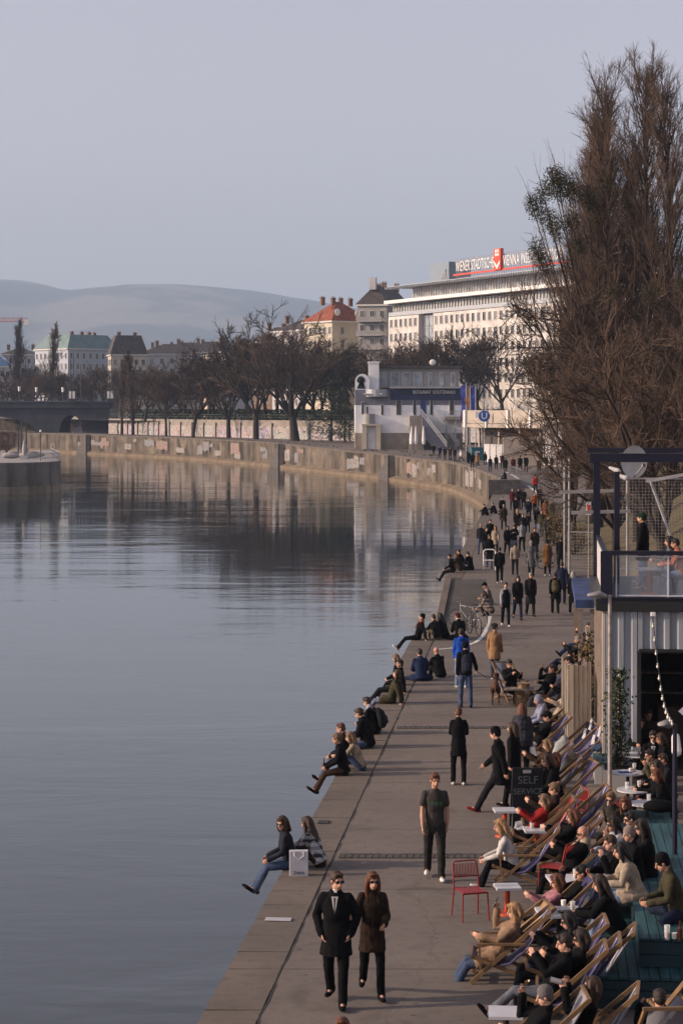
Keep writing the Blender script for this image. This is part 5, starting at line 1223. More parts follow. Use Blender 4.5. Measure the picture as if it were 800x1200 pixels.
# --- deckchairs
LILS = [M_lil, mat('lilac_faded', (.10, .09, .17), .9, .15, 3, .2, 60), mat('navy_canvas', (.035, .035, .095), .9, .15, 3, .2, 60), mat('violet_canvas', (.085, .07, .16), .9, .15, 3, .2, 60)]
def deckchair(pos, face, fabric, label, arms=False, stripe=True, h=1.0):
    """sitter looks along local +Y"""
    o = empty('deckchair', pos, R(face), label, 'deckchair', 'deckchairs along the walk'); A, Bm = MB(), MB()
    for x in (-.29, .29):
        A.bar((x, .50, .02), (x, -.62, 1.02 * h), .035, .055); Bm.bar((x * .88, .50, .39), (x * .88, -.52, .02), .035, .05)
        if arms: Bm.bar((x * 1.12, .42, .58), (x * 1.12, -.28, .60), .05, .03); Bm.bar((x * 1.12, .36, .22), (x * 1.12, .38, .58), .03)
    A.bar((-.32, -.62, 1.02 * h), (.32, -.62, 1.02 * h), .04); A.bar((-.30, .42, .09), (.30, .42, .09), .035)
    Bm.bar((-.28, .50, .39), (.28, .50, .39), .04); Bm.bar((-.28, -.50, .04), (.28, -.50, .04), .035)
    A.build('back_frame', M_wood, o); Bm.build('seat_frame', M_wood, o)
    pr = [(.50, .41), (.34, .30), (.16, .245), (-.05, .29), (-.26, .47), (-.44, .74 * h), (-.62, 1.04 * h)]
    mb = MB()
    for (y, z) in pr: mb.v += [(-.25, y, z), (.25, y, z), (-.25, y - .012, z - .012), (.25, y - .012, z - .012)]
    for k in range(len(pr) - 1):
        a = 4 * k; mb.f += [[a, a + 1, a + 5, a + 4], [a + 3, a + 2, a + 6, a + 7], [a + 2, a, a + 4, a + 6], [a + 1, a + 3, a + 7, a + 5]]; mb.m += [0] * 4; mb.sm += [True] * 4
    if fabric is M_lil: fabric = rnd.choice(LILS)
    sl_ = mb.build('sling', fabric, o)
    if stripe:                                  # pale printed motif on the canvas
        for off in (.012, -.03):
            q = MB(); n = Vector((0, .86, .5)) * off
            for i in range(4):
                y0, z0, y1, z1 = -.30 - i * .075, .53 + i * .12 * h, -.37 - i * .075, .645 + i * .12 * h; x0 = -.14 + (i % 2) * .10; w = .14 - .02 * i
                q.add([Vector((x0, y0, z0)) + n, Vector((x0 + w, y0, z0)) + n, Vector((x0 + w + .05, y1, z1)) + n, Vector((x0 + .06, y1, z1)) + n], [(0, 1, 2, 3)])
            q.build('printed_motif', M_print, sl_)
    return o
# --- red chairs, low tables, round tables
def red_chair(pos, rz, label):
    o = empty('red_chair', pos, R(rz), label, 'chair', 'red metal chairs'); s = MB(); r = .013
    for k in range(11): s.bar((-.19 + k * .038, -.20, .455), (-.19 + k * .038, .20, .455), .026, .012)
    s.bar((-.21, .21, .45), (.21, .21, .45), .028); s.bar((-.21, -.20, .45), (.21, -.20, .45), .028); s.build('seat', M_redm, o)
    for (x, y) in ((-.21, .21), (.21, .21)): MB().tube([(x, y, .455), (x * 1.08, y * 1.12, 0)], r, 8).build('leg', M_redm, o)
    for x in (-.21, .21): MB().tube([(x, -.20, .455), (x * 1.08, -.27, 0)], r, 8).build('leg', M_redm, o)
    b = MB(); b.tube([(-.21, -.20, .44), (-.215, -.22, .62), (-.205, -.27, .84), (-.17, -.275, .87), (.17, -.275, .87), (.205, -.27, .84), (.215, -.22, .62), (.21, -.20, .44)], r, 8); b.build('back_frame', M_redm, o)
    b = MB()
    for k in range(15): b.bar((-.185 + k * .0264, -.235, .64), (-.185 + k * .0264, -.268, .83), .010)
    b.bar((-.21, -.226, .63), (.21, -.226, .63), .02); b.build('backrest', M_redm, o); return o
red_chair(gnd(551, 1076), 197, 'empty red metal chair standing alone on the walk')
red_chair(gnd(651, 1046), 60, 'red metal chair pushed between the deckchairs beside the big white table')
red_chair(qp(38.3, 6.30, .0), 250, 'red metal chair under the round table next to the navy post')
red_chair(qp(39.6, 5.2, .0), 110, 'dark red chair behind the blonde woman in red')
def low_table(pos, w, d, h, rz, label, mped):
    o = empty('low_table', pos, R(rz), label, 'table', 'white topped low tables'); MB().box((0, 0, h - .02), (w, d, .04)).build('tabletop', M_top, o)
    MB().tube([(0, 0, .03), (0, 0, h - .04)], .045, 12).build('pedestal', mped, o); MB().tube([(0, 0, 0), (0, 0, .03)], [.19, .17], 18).build('base', mped, o); return o
TB = [low_table(gnd(591, 980), .42, .42, .52, 3, 'small white table on an orange pedestal beside the red shoes', M_orange),
      low_table(gnd(628, 1003), .46, .46, .50, 2, 'small white table with glass dishes on it', M_orange),
      low_table(gnd(594, 1071), .40, .40, .46, 5, 'small empty white table on an orange pedestal next to the lone red chair', M_orange),
      low_table(gnd(664, 1082), .60, .60, .72, 4, 'white square table with a beer glass on it', M_black),
      low_table(gnd(655, 1124), .66, .60, .72, 4, 'white square table with two cups and dark wallet', M_black),
      low_table(gnd(592, 1226), .44, .50, .45, -4, 'white tabletop at the lower picture edge', M_black)]
RT = []
for i, (px, py, lab) in enumerate(((747, 884, 'round white table nearest the dark bar door'), (735, 905, 'round white table with a blue menu on it'), (743, 925, 'round white table with two glasses before a raised knee'), (758, 941, 'round white table closest to the red chair'))):
    p = gnd(px, py, .74); p.z = 0.0
    o = empty('round_table', p, 0, lab, 'table', 'round white terrace tables'); MB().tube([(0, 0, .715), (0, 0, .74)], .35, 32).build('tabletop', M_top, o); MB().tube([(0, 0, .03), (0, 0, .715)], .035, 10).build('pedestal', M_black, o); MB().tube([(0, 0, 0), (0, 0, .03)], [.24, .22], 20).build('base', M_black, o); RT.append(o)
# --- things on the tables
def tumbler(pos, label, beer=True, h=.15, name='beer_glass', grp='glasses on the tables', mm=None):
    o = empty(name, pos, 0, label, 'glass' if mm is None else 'cup', grp); MB().tube([(0, 0, 0), (0, 0, h)], [.032, .040], 12).build('vessel', mm or M_cup, o)
    if beer: MB().tube([(0, 0, .006), (0, 0, h * .55)], [.027, .032], 12).build('drink', M_beer, o)
    return o
def on(t, dx, dy, h): return (t.location.x + dx, t.location.y + dy, h)
tumbler(on(TB[3], .13, .0, .72), 'half full beer glass on the square table behind the dark haired man')
tumbler(on(TB[4], .20, .05, .72), 'amber cup near the dark wallet', True, .13)
tumbler(on(TB[4], .08, .18, .72), 'pale paper cup on the square table', False, .12, 'paper_cup', None, M_letter)
o = empty('wallet', on(TB[4], .08, -.08, .72), R(20), 'flat dark wallet on the square table', 'wallet'); MB().box((0, 0, .012), (.20, .10, .024)).build('wallet', M_black, o)
tumbler(on(TB[1], -.08, .05, .50), 'low glass with a straw on the small glass dish table', True, .11)
tumbler(on(TB[1], .10, -.06, .50), 'clear empty tumbler on the small glass dish table', False, .09)
tumbler(on(RT[0], .02, .02, .74), 'beer mug on the table nearest the bar door', True, .17)
tumbler(on(RT[1], .14, .05, .74), 'tall beer glass beside the blue menu', True, .18); tumbler(on(RT[1], .06, .02, .74), 'white sugar pot beside the blue menu', False, .08, 'sugar_pot', None, M_letter)
o = empty('menu', on(RT[1], -.06, -.02, .74), R(12), 'blue menu card lying on the round table', 'menu'); MB().box((0, 0, .006), (.26, .17, .012)).build('menu', mat('menu_blue', (.03, .045, .20), .5), o)
tumbler(on(RT[2], -.14, .08, .74), 'clear water glass on the raised knee table', False, .13); tumbler(on(RT[2], .10, .08, .74), 'beer mug on the raised knee table', True, .16)
tumbler(on(RT[3], .04, .10, .74), 'clear wine glass on the table by the red chair', False, .15)
o = empty('beer_glass', tuple(gnd(781, 1101, .86)), 0, 'beer glass standing on the raised platform beside the cross legged man', 'glass', 'glasses on the tables'); MB().tube([(0, 0, 0), (0, 0, .2)], [.033, .042], 12).build('vessel', M_cup, o); MB().tube([(0, 0, .006), (0, 0, .09)], [.028, .034], 12).build('drink', M_beer, o)
o = empty('bottle', tuple(gnd(796, 1101, .86)), 0, 'dark brown bottle beside the beer glass on the platform', 'bottle'); MB().tube([(0, 0, 0), (0, 0, .15), (0, 0, .19), (0, 0, .26)], [.036, .036, .016, .014], 12).build('bottle', M_brown, o)
tumbler(gnd(790, 1100, .86), 'small white cup between glass and bottle on the platform', False, .08, 'paper_cup', None, M_letter)
# blackboard with SELF SERVICE
BBD = empty('blackboard', tuple(gnd(618, 973)), R(4), 'black standing chalkboard reading SELF SERVICE amid the deckchairs', 'sign')
M_board = mat('chalkboard', (.006, .007, .009), .95, .15); M_chalk = mat('chalk', (.10, .105, .12), .9)
MB().box((0, 0, .62), (.60, .05, 1.20)).build('board', M_board, BBD); MB().bar((-.28, .05, 1.15), (-.28, .45, 0), .04).bar((.28, .05, 1.15), (.28, .45, 0), .04).build('strut', M_black, BBD)
text_obj('SELF', .21, .004, M_chalk, 'lettering', BBD, Matrix.Translation((0, -.032, .98)) @ UPRIGHT); text_obj('SERVICE', .16, .004, M_chalk, 'lettering', BBD, Matrix.Translation((0, -.032, .76)) @ UPRIGHT)
MB().box((-.02, -.03, 1.15), (.16, .02, .06)).build('clip', M_grey, BBD)
# slatted basket table of the sitting group, paper notice, drain, bags
o = empty('basket_table', tuple(gnd(612, 826)), QA, 'wooden slatted crate table with a basket on top', 'table'); mb = MB()
for k in range(9): mb.bar((-.21 + k * .0525, -.21, 0), (-.21 + k * .0525, -.21, .42), .03); mb.bar((-.21 + k * .0525, .21, 0), (-.21 + k * .0525, .21, .42), .03); mb.bar((-.21, -.21 + k * .0525, 0), (-.21, -.21 + k * .0525, .42), .03); mb.bar((.21, -.21 + k * .0525, 0), (.21, -.21 + k * .0525, .42), .03)
mb.build('slat', M_wood, o); MB().box((-.1, 0, .445), (.85, .5, .04)).build('tabletop', M_plank, o)
o = empty('basket', tuple(gnd(613, 826) + Vector((0, 0, .468))), 0, 'pale woven basket on the crate table', 'basket'); MB().tube([(0, 0, 0), (0, 0, .14)], [.15, .19], 16).build('bowl', mat('wicker', (.26, .18, .10), .9, .3, 14, .6, 50), o)
p = gnd(326, 1078); o = MB().box((0, 0, .006), (.42, .20, .008)).build('stone_plate', mat('plate_white', (.36, .36, .38), .7, .05), None, loc=(p.x, p.y, .006), rz=QA); tag(o, 'flat white plate lying on the quay edge stones', 'plate')
p = gnd(379, 964); o = MB().box((0, 0, .006), (.22, .30, .01)).build('drain_cover', mat('drain_iron', (.03, .03, .03), .8, .3, 20), None, loc=(p.x, p.y, .008), rz=QA); tag(o, 'dark square drain cover set in the edge stones', 'drain cover')
p = gnd(350, 1026); o = empty('shopping_bag', p, R(4), 'white paper carrier bag lettered ZARA on the quay edge', 'bag')
mb = MB(); mb.prism([(-.16, -.07), (.16, -.07), (.16, .07), (-.16, .07)], 0, .44); mb.build('bag_body', mat('bag_paper', (.46, .46, .49), .7, .06, 3), o)
text_obj('ZARA', .075, .002, M_black, 'lettering', o, Matrix.Translation((.0, -.074, .06)) @ UPRIGHT)
mb = MB(); mb.tube([(-.08, -.072, .43), (-.08, -.076, .36), (0, -.078, .30), (.08, -.076, .36), (.08, -.072, .43)], .008, 6); mb.build('handle', M_letter, o)
def bicycle(pos, rz, label, m):
    o = empty('bicycle', pos, R(rz), label, 'bicycle', 'bicycles by the slipway')
    for y in (-.52, .52):
        w = MB(); n = 24; w.tube([(0, y + .33 * math.cos(6.2832 * k / n), .34 + .33 * math.sin(6.2832 * k / n)) for k in range(n + 1)], .020, 6, cap=False); wh = w.build('wheel', M_black, o)
        s_ = MB()
        for k in range(12): s_.bar((0, y, .34), (0, y + .32 * math.cos(6.2832 * k / 12), .34 + .32 * math.sin(6.2832 * k / 12)), .006)
        s_.build('spoke', M_alu, wh)
    f = MB(); B0, SE, HD = (0, -.05, .30), (0, -.22, .82), (0, .36, .84)
    for a, b in ((B0, SE), (B0, (0, .33, .66)), ((0, -.2, .78), HD), (B0, (0, -.52, .34)), ((0, -.2, .76), (0, -.52, .34)), ((0, .33, .62), (0, .52, .34)), ((0, .33, .62), (0, .33, .98))): f.tube([a, b], .017, 8)
    f.build('frame', m, o); MB().tube([(-.28, .30, 1.0), (-.1, .36, 1.0), (.1, .36, 1.0), (.28, .30, 1.0)], .014, 8).build('handlebar', M_alu, o)
    s = MB(); s.limb([(0, -.36, .88), (0, -.22, .89), (0, -.12, .87)], [(.08, .03), (.06, .03), (.03, .02)], 10, lat=(1, 0, 0)); s.build('saddle', M_black, o)
    MB().limb([(-.09, .02, .30), (.09, -.12, .30)], [.03, .03], 6).build('crank', M_black, o); return o
bicycle(gnd(555, 744), 15, 'black bicycle with front wheel turned to the walk', M_black)
bicycle(gnd(548, 736), 55, 'silver framed bicycle leaning behind the black one', M_alu)
bicycle(gnd(634, 665), -75, 'bicycle parked at the walk edge by the olive bush', mat('bike_green', (.10, .16, .03), .5))
bicycle(gnd(648, 667), -95, 'dark bicycle nearest the pale poles', M_black)
# ================================================================ PEOPLE
HEAVY = []                                     # meshes to be fused by a voxel remesh at the end
def cloth(col, kind='plain'):
    key = 'cloth_%s_%d_%d_%d' % (kind, col[0] * 1000, col[1] * 1000, col[2] * 1000)
    if key in MATS: return MATS[key]
    if kind == 'plaid':
        m = bpy.data.materials.new(key); m.use_nodes = True; N, L = m.node_tree.nodes, m.node_tree.links; b = N['Principled BSDF']; b.inputs['Roughness'].default_value = .95
        tc = N.new('ShaderNodeTexCoord'); cols = []
        sx = N.new('ShaderNodeSeparateXYZ'); L.new(tc.outputs['Object'], sx.inputs[0]); ad = N.new('ShaderNodeMath'); L.new(sx.outputs[0], ad.inputs[0]); L.new(sx.outputs[1], ad.inputs[1])
        def wv(src):
            mo = N.new('ShaderNodeMath'); mo.operation = 'MULTIPLY'; mo.inputs[1].default_value = 8.0; L.new(src, mo.inputs[0]); fr = N.new('ShaderNodeMath'); fr.operation = 'FRACT'; L.new(mo.outputs[0], fr.inputs[0])
            g = N.new('ShaderNodeMath'); g.operation = 'GREATER_THAN'; g.inputs[1].default_value = .5; L.new(fr.outputs[0], g.inputs[0]); return g
        s = N.new('ShaderNodeMath'); L.new(wv(ad.outputs[0]).outputs[0], s.inputs[0]); L.new(wv(sx.outputs[2]).outputs[0], s.inputs[1]); h = N.new('ShaderNodeMath'); h.operation = 'MULTIPLY'; h.inputs[1].default_value = .5; L.new(s.outputs[0], h.inputs[0])
        r = N.new('ShaderNodeMix'); r.data_type = 'RGBA'; r.inputs[6].default_value = (*col, 1); r.inputs[7].default_value = (.02, .02, .025, 1); L.new(h.outputs[0], r.inputs[0]); L.new(r.outputs[2], b.inputs['Base Color']); MATS[key] = m; return m
    return mat(key, col, .9, .16, 7, .25 if kind == 'plain' else .6, 60 if kind == 'plain' else 25, spec=.08)
SKIN = [mat('skin_a', (.36, .19, .125), .55, .06, 6), mat('skin_b', (.42, .235, .165), .55, .06, 6), mat('skin_c', (.28, .145, .09), .55, .06, 6)]
def hairm(col): return mat('hair_%d_%d_%d' % (col[0] * 1000, col[1] * 1000, col[2] * 1000), col, .6, .3, 30, .5, 90, stretch=(1, 1, .15))
BLK = (.0045, .0045, .0055); CHAR = (.011, .011, .013); NAVY = (.012, .016, .034); DNAVY = (.014, .022, .055); BRN = (.035, .020, .013); DBR = (.022, .014, .010); OLV = (.038, .034, .020); KHA = (.10, .085, .05)
CAM = (.22, .125, .065); BEI = (.27, .215, .16); TAN = (.20, .13, .085); GRY = (.08, .08, .085); LGR = (.24, .24, .27); WHT = (.50, .49, .49); JEA = (.045, .065, .115); LJE = (.12, .17, .26); RED = (.17, .012, .012); BLU = (.012, .055, .30)
MAR = (.07, .012, .016); DGR = (.012, .025, .018); PNK = (.24, .11, .13); SAN = (.30, .20, .12); ORA = (.20, .06, .02); PUR = (.05, .02, .05)
H_BLK = (.006, .005, .0045); H_BRN = (.035, .018, .010); H_DBR = (.018, .010, .007); H_BLO = (.25, .145, .065); H_RED = (.085, .028, .012); H_GRY = (.20, .19, .18); H_SAN = (.13, .075, .04)

POSE = {}
def P_(name, leg_l, leg_r, arm_l, arm_r, lean=2, hip=None, head=(0, 0), twist=0): POSE[name] = dict(L=leg_l, R=leg_r, aL=arm_l, aR=arm_r, lean=lean, hip=hip, head=head, twist=twist)
# legs: (hip flexion, abduction, knee flexion);  arms: (shoulder flexion, abduction, elbow flexion, inward)
P_('walk', (24, 2, 8), (-16, 2, 30), (-16, 9, 14, .05), (20, 9, 22, .1), 3)
P_('walk2', (-14, 2, 34), (22, 2, 6), (20, 9, 24, .1), (-16, 9, 12, .05), 3)
P_('stroll', (13, 2, 5), (-9, 2, 18), (-6, 9, 10, .05), (9, 9, 16, .05), 2)
P_('stride', (34, 2, 6), (-26, 2, 26), (-24, 9, 16, .05), (28, 9, 26, .1), 6)
P_('stand', (2, 4, 3), (0, 5, 2), (4, 8, 12, .1), (2, 8, 10, .1), 1)
P_('pockets', (14, 2, 4), (-8, 3, 26), (-16, 22, 44, .46), (-14, 22, 42, .46), 2)
P_('hug', (16, 2, 4), (-10, 2, 30), (10, 12, 70, .3), (14, 26, 88, -.1), 2)
P_('phone', (4, 4, 4), (2, 4, 3), (28, 8, 95, .45), (28, 8, 95, .45), 3, None, (18, 0))
P_('carry', (16, 3, 5), (-10, 3, 20), (20, 10, 60, .3), (-4, 9, 12, .05), 3)
P_('leash', (4, 4, 4), (-4, 4, 6), (-4, 10, 14, .05), (22, 24, 18, -.1), 2, None, (6, -15))
P_('edge', (84, 3, 56), (76, 4, 42), (26, 8, 48, .25), (22, 8, 52, .25), 12, .10, (8, 0))
P_('edge2', (86, 4, 62), (82, 5, 66), (38, 10, 70, .4), (38, 10, 70, .4), 18, .10, (12, 20))
P_('edgeback', (86, 3, 50), (80, 4, 36), (-38, 12, 8, .0), (-34, 12, 8, .0), -16, .10, (-4, 10))
P_('knees', (128, 6, 122), (122, 8, 116), (62, 10, 46, .45), (60, 10, 46, .45), 22, .10, (8, 0))
P_('cross', (82, 42, 118), (80, 42, 122), (30, 12, 62, .5), (30, 12, 62, .5), 16, .10, (18, 0))
P_('crouch', (122, 12, 138), (116, 12, 136), (48, 10, 40, .25), (48, 10, 40, .25), 28, .24, (10, 0))
P_('lounge', (74, 5, 58), (82, 6, 74), (30, 12, 62, .4), (28, 12, 66, .45), -30, .36, (22, 0))
P_('lounge2', (96, -6, 48), (84, 6, 82), (36, 12, 82, .5), (34, 12, 78, .45), -26, .36, (18, 0))
P_('lounge3', (70, 5, 40), (74, 5, 46), (20, 14, 48, .3), (44, 10, 108, .3), -32, .36, (20, 0))
P_('drink', (74, 5, 58), (82, 6, 74), (56, 10, 92, .35), (58, 10, 96, .35), -22, .36, (0, 0))
P_('chair', (82, 7, 82), (78, 8, 76), (34, 10, 60, .35), (34, 10, 62, .35), 8, .47, (10, 0))
P_('chairlean', (80, 8, 70), (84, 8, 84), (44, 14, 66, .45), (46, 14, 70, .45), 22, .47, (6, 0))
P_('chairx', (98, -8, 62), (82, 8, 80), (28, 10, 62, .45), (28, 10, 60, .45), -4, .47, (6, 0))
P_('chin', (80, 8, 76), (84, 8, 84), (56, 6, 128, .12), (44, 14, 72, .5), 22, .47, (4, 0))
P_('lowsit', (102, 7, 84), (84, 8, 56), (40, 10, 44, .35), (40, 10, 46, .35), 18, .34, (8, 0))

class Acc: pass
def person(label, pos, face, pose='stand', h=1.75, top=('jacket', BLK), pants=BLK, shoes=BLK, hair=('short', H_DBR), skin=0, D=None, group=None,
           turn=None, head=None, bag=None, glasses=False, scarf=None, shirt=None, female=False, bulk=None, hand_l=True, low=None):
    q = POSE[pose]; k = h / 1.75; D = D or Vector(pos).length
    far = D > 150
    o = empty('person', pos, R(face), label, 'person', group)
    S_ = lambda p: Vector(p) * k
    L, Rr = q['L'], q['R']; lean = R(q['lean']); hd = head or q['head']
    def legdirs(f, ab, kn, s):
        f, ab, kn = R(f), R(ab), R(kn)
        th = Vector((s * math.sin(ab), math.sin(f) * math.cos(ab), -math.cos(f) * math.cos(ab)))
        g = f - kn; lat = s * (-math.sin(ab) * .75 if abs(ab) > .4 else math.sin(ab) * .1)
        sh = Vector((lat, math.sin(g), -math.cos(g))).normalized(); ft = Vector((s * .12, math.cos(g), math.sin(g))).normalized()
        return th, sh, ft
    joints = {}
    for s, l in ((-1, L), (1, Rr)):
        th, sh, ft = legdirs(*l, s); hp = Vector((s * .09, 0, 0)); kn = hp + th * .43; an = kn + sh * .42
        if q['hip'] is None: ft = Vector((s * .14, 1, 0)).normalized() if abs(l[0]) < 12 else (Vector((s * .12, math.cos(R(l[0] - l[2]) * .55), math.sin(R(l[0] - l[2]) * .55)))).normalized()
        elif pose in ('knees', 'chair', 'chairlean', 'chin', 'crouch', 'cross', 'lounge') : ft = Vector((ft.x, max(.5, ft.y), ft.z * .35)).normalized()
        joints[s] = [hp, kn, an, ft]
    low_ = min(min(joints[s][2].z - .085, (joints[s][2] + joints[s][3] * .16).z - .05) for s in (-1, 1))
    hz_ = -low_ if q['hip'] is None else q['hip'] / k
    up = Vector((0, 0, hz_))
    tw = Matrix.Rotation(R(q['twist'] if turn is None else turn), 3, 'Z')
    RL = tw @ Matrix.Rotation(-lean, 3, 'X')
    tp = lambda x, y, z: up + RL @ Vector((x, y, z))     # a place on the trunk measured from the hips
    lat = RL @ Vector((1, 0, 0))
    J = {s: [S_(j + up) for j in joints[s][:3]] + [joints[s][3]] for s in (-1, 1)}
    sw = .140 if female else .162
    arms = {}
    for s, a in ((-1, q['aL']), (1, q['aR'])):
        f, ab, e, inn = R(a[0]), R(a[1]), R(a[2]), a[3]; shd = tp(s * sw, -.005, .505)
        ud = RL @ Vector((s * math.sin(ab), math.sin(f) * math.cos(ab), -math.cos(f) * math.cos(ab))); g = f + e
        fd = RL @ Vector((s * math.sin(ab) * .35 - s * inn, math.sin(g), -math.cos(g))).normalized()
        el = shd + ud * .285; wr = el + fd * .25; arms[s] = (S_(shd), S_(el), S_(wr), fd)
    HR = RL @ Matrix.Rotation(lean * .8 - R(hd[0]), 3, 'X') @ Matrix.Rotation(R(hd[1]), 3, 'Z') if True else RL
    HR = tw @ Matrix.Rotation(-R(hd[0]) - lean * .25, 3, 'X'); HR = Matrix.Rotation(R(hd[1]), 3, 'Z') @ HR
    neck = tp(0, -.005, .56); hc = neck + (RL @ Vector((0, .012, .045))) + HR @ Vector((0, .018, .118))
    hp_ = lambda x, y, z: S_(hc + HR @ Vector((x, y, z)))
    HRm = HR * k
    vox = max(.0095, min(.030, D * .00030)) * (1 if not far else 1.1)
    def fuse(mb, name, m, parent, v=None, wrinkle=0.0):
        ob = mb.build(name, m, parent); rm = ob.modifiers.new('r', 'REMESH'); rm.mode = 'VOXEL'; rm.voxel_size = v or vox; rm.use_smooth_shade = True
        sm = ob.modifiers.new('s', 'SMOOTH'); sm.factor = .5; sm.iterations = 2 if D < 60 else 1
        if wrinkle and D < 75:
            dp = ob.modifiers.new('d', 'DISPLACE'); dp.texture = WR; dp.strength = wrinkle; dp.mid_level = .5; dp.texture_coords = 'GLOBAL'
        HEAVY.append(ob); return ob
    # ---- body: one fused skin surface
    b = MB(); b.limb([S_(tp(0, 0, -.04)), S_(tp(0, 0, .12)), S_(tp(0, 0, .30)), S_(tp(0, 0, .46)), S_(tp(0, -.01, .535))], [(.135 * k, .095 * k), (.125 * k, .09 * k), (.138 * k, .098 * k), (.130 * k, .085 * k), (.06 * k, .055 * k)], 12, lat=lat)
    b.limb([S_(tp(0, -.01, .48)), S_(neck), S_(hc - HR @ Vector((0, .02, .03)))], [.06 * k, .054 * k, .055 * k], 10)
    b.ball(hp_(0, -.012, .032), (.074 * k, .092 * k, .088 * k), HR, 14, 10); b.ball(hp_(0, .018, -.045), (.058 * k, .066 * k, .066 * k), HR, 12, 8); b.ball(hp_(0, .045, -.085), (.034 * k, .032 * k, .028 * k), HR, 10, 6)
    b.limb([hp_(0, .080, .022), hp_(0, .096, -.010), hp_(0, .104, -.028)], [.011 * k, .014 * k, .018 * k], 8)
    if D < 90:
        for s in (-1, 1):
            b.ball(hp_(s * .076, -.004, -.002), (.012 * k, .022 * k, .032 * k), HR, 8, 6); b.ball(hp_(s * .03, .078, .030), (.024 * k, .010 * k, .008 * k), HR, 8, 6)
        b.ball(hp_(0, .080, -.058), (.026 * k, .012 * k, .010 * k), HR, 8, 6)
    for s in (-1, 1):
        A, E, Wt, fd = arms[s]; b.limb([A, A.lerp(E, .5), E, E.lerp(Wt, .35), Wt], [.050 * k, .048 * k, .039 * k, .041 * k, .027 * k], 10)
        pn = (RL @ Vector((s, 0, 0))); pn = (pn - fd * pn.dot(fd)).normalized(); sd = fd.cross(pn) * (1 if s > 0 else -1)       # back of hand, thumb side
        if sd.y < 0 and abs(fd.z) > .5: sd = -sd
        pc = Wt + fd * .085 * k; b.limb([Wt, Wt + fd * .04 * k, pc], [(.025 * k, .017 * k), (.036 * k, .017 * k), (.040 * k, .015 * k)], 8, lat=sd)
        if not far:
            fr = .0095 * k if D < 60 else .011 * k
            for i in range(4):
                r0 = pc + sd * ((.030 - i * .020) * k); ln = (.072, .082, .076, .058)[i] * k; c1 = (fd - pn * .35).normalized(); c2 = (fd - pn * 1.1).normalized()
                b.limb([r0 - fd * .02 * k, r0 + fd * .005 * k, r0 + c1 * ln * .5, r0 + c1 * ln * .5 + c2 * ln * .5], [fr, fr, fr * .95, fr * .8], 6)
            t0 = Wt + fd * .03 * k + sd * .026 * k; b.limb([t0, t0 + (sd * .6 + fd * .7) * .035 * k, t0 + (sd * .5 + fd) * .060 * k - pn * .012 * k], [.013 * k, .012 * k, .009 * k], 6)
        hp, kn, an, ft = J[s]; b.limb([hp, hp.lerp(kn, .45), kn, kn.lerp(an, .35), an], [.080 * k, .072 * k, .052 * k, .050 * k, .034 * k], 10); b.limb([an - ft * .02, an + ft * .10 * k - Vector((0, 0, .04 * k))], [.034 * k, .028 * k], 8)
    fuse(b, 'body', SKIN[skin], o)
    if D < 62:
        for s in (-1, 1):
            if not glasses: MB().ball(hp_(s * .031, .0775, .012), (.014 * k, .008 * k, .007 * k), HR, 8, 6).build('eye', M_black, o)
    if glasses:
        g = MB(); g.smooth = True
        for s in (-1, 1): g.ball(hp_(s * .034, .092, .010), (.030 * k, .010 * k, .022 * k), HR, 10, 6); g.bar(hp_(s * .062, .088, .016), hp_(s * .080, -.01, .012), .008)
        g.bar(hp_(-.012, .096, .016), hp_(.012, .096, .016), .008); g.build('sunglasses', M_black, o)
    # ---- trousers
    t = MB(); r = (.098, .084, .066, .062, .056); g_ = .006
    for s in (-1, 1):
        hp, kn, an, ft = J[s]; t.limb([hp + Vector((-s * .01, 0, 0)), hp.lerp(kn, .45), kn, kn.lerp(an, .4), an.lerp(kn, -.05)], [(x + g_) * k * (.93 if female else 1) for x in r], 10)
    t.limb([S_(tp(0, 0, -.05)), S_(tp(0, 0, .03)), S_(tp(0, 0, .13))], [(.145 * k, .108 * k), (.152 * k, .110 * k), (.138 * k, .100 * k)], 12, lat=lat)
    fuse(t, 'trousers', cloth(pants), o, max(vox, .012), .026)
    # ---- shoes
    for s in (-1, 1):
        hp, kn, an, ft = J[s]; dn = (an - kn).normalized(); dn = (dn - ft * dn.dot(ft)).normalized(); b0 = an + dn * .045 * k; sd = ft.cross(dn)
        m = MB(); m.smooth = True; m.limb([b0 - ft * .055 * k, b0 + ft * .02 * k, b0 + ft * .10 * k + dn * .008 * k, b0 + ft * .175 * k + dn * .012 * k], [(.036 * k, .040 * k), (.040 * k, .046 * k), (.046 * k, .034 * k), (.034 * k, .024 * k)], 10, lat=sd)
        m.limb([an - dn * .03 * k, an + dn * .03 * k], [.043 * k, .044 * k], 8); m.build('shoe', cloth(shoes), o)
    # ---- upper garment
    kind, col = top[0], top[1]; bk = {'tshirt': .008, 'sweater': .016, 'jacket': .026, 'coat': .030, 'puffer': .044, 'long': .032}[kind] if bulk is None else bulk
    j = MB(); fw = .97 if female else 1.07
    sitting = q['hip'] is not None
    hem = {'tshirt': -.04, 'sweater': -.03, 'jacket': -.06, 'puffer': -.05, 'coat': -.13, 'long': -.13}[kind]
    tr_ = [(hem, .152, .112), (.06, .150, .112), (.20, .140, .104), (.34, .150, .114), (.43, .155, .108), (.49, .128, .086), (.525, .085, .070), (.555, .064, .062)]
    if sitting: tr_ = [(max(hem, -.05), .165, .125)] + tr_[1:]
    j.limb([S_(tp(0, -.004, z)) for z, _, _ in tr_], [((x * fw + bk * .8) * k, (y + bk * .8) * k) for _, x, y in tr_], 14, lat=lat, flat='start')
    for s in (-1, 1): j.limb([S_(tp(s * .02, -.01, .525)), S_(tp(s * sw * .75, -.008, .502)), S_(tp(s * sw, -.006, .482))], [(.052 + bk * .4) * k, (.050 + bk * .4) * k, (.050 + bk * .4) * k], 10)
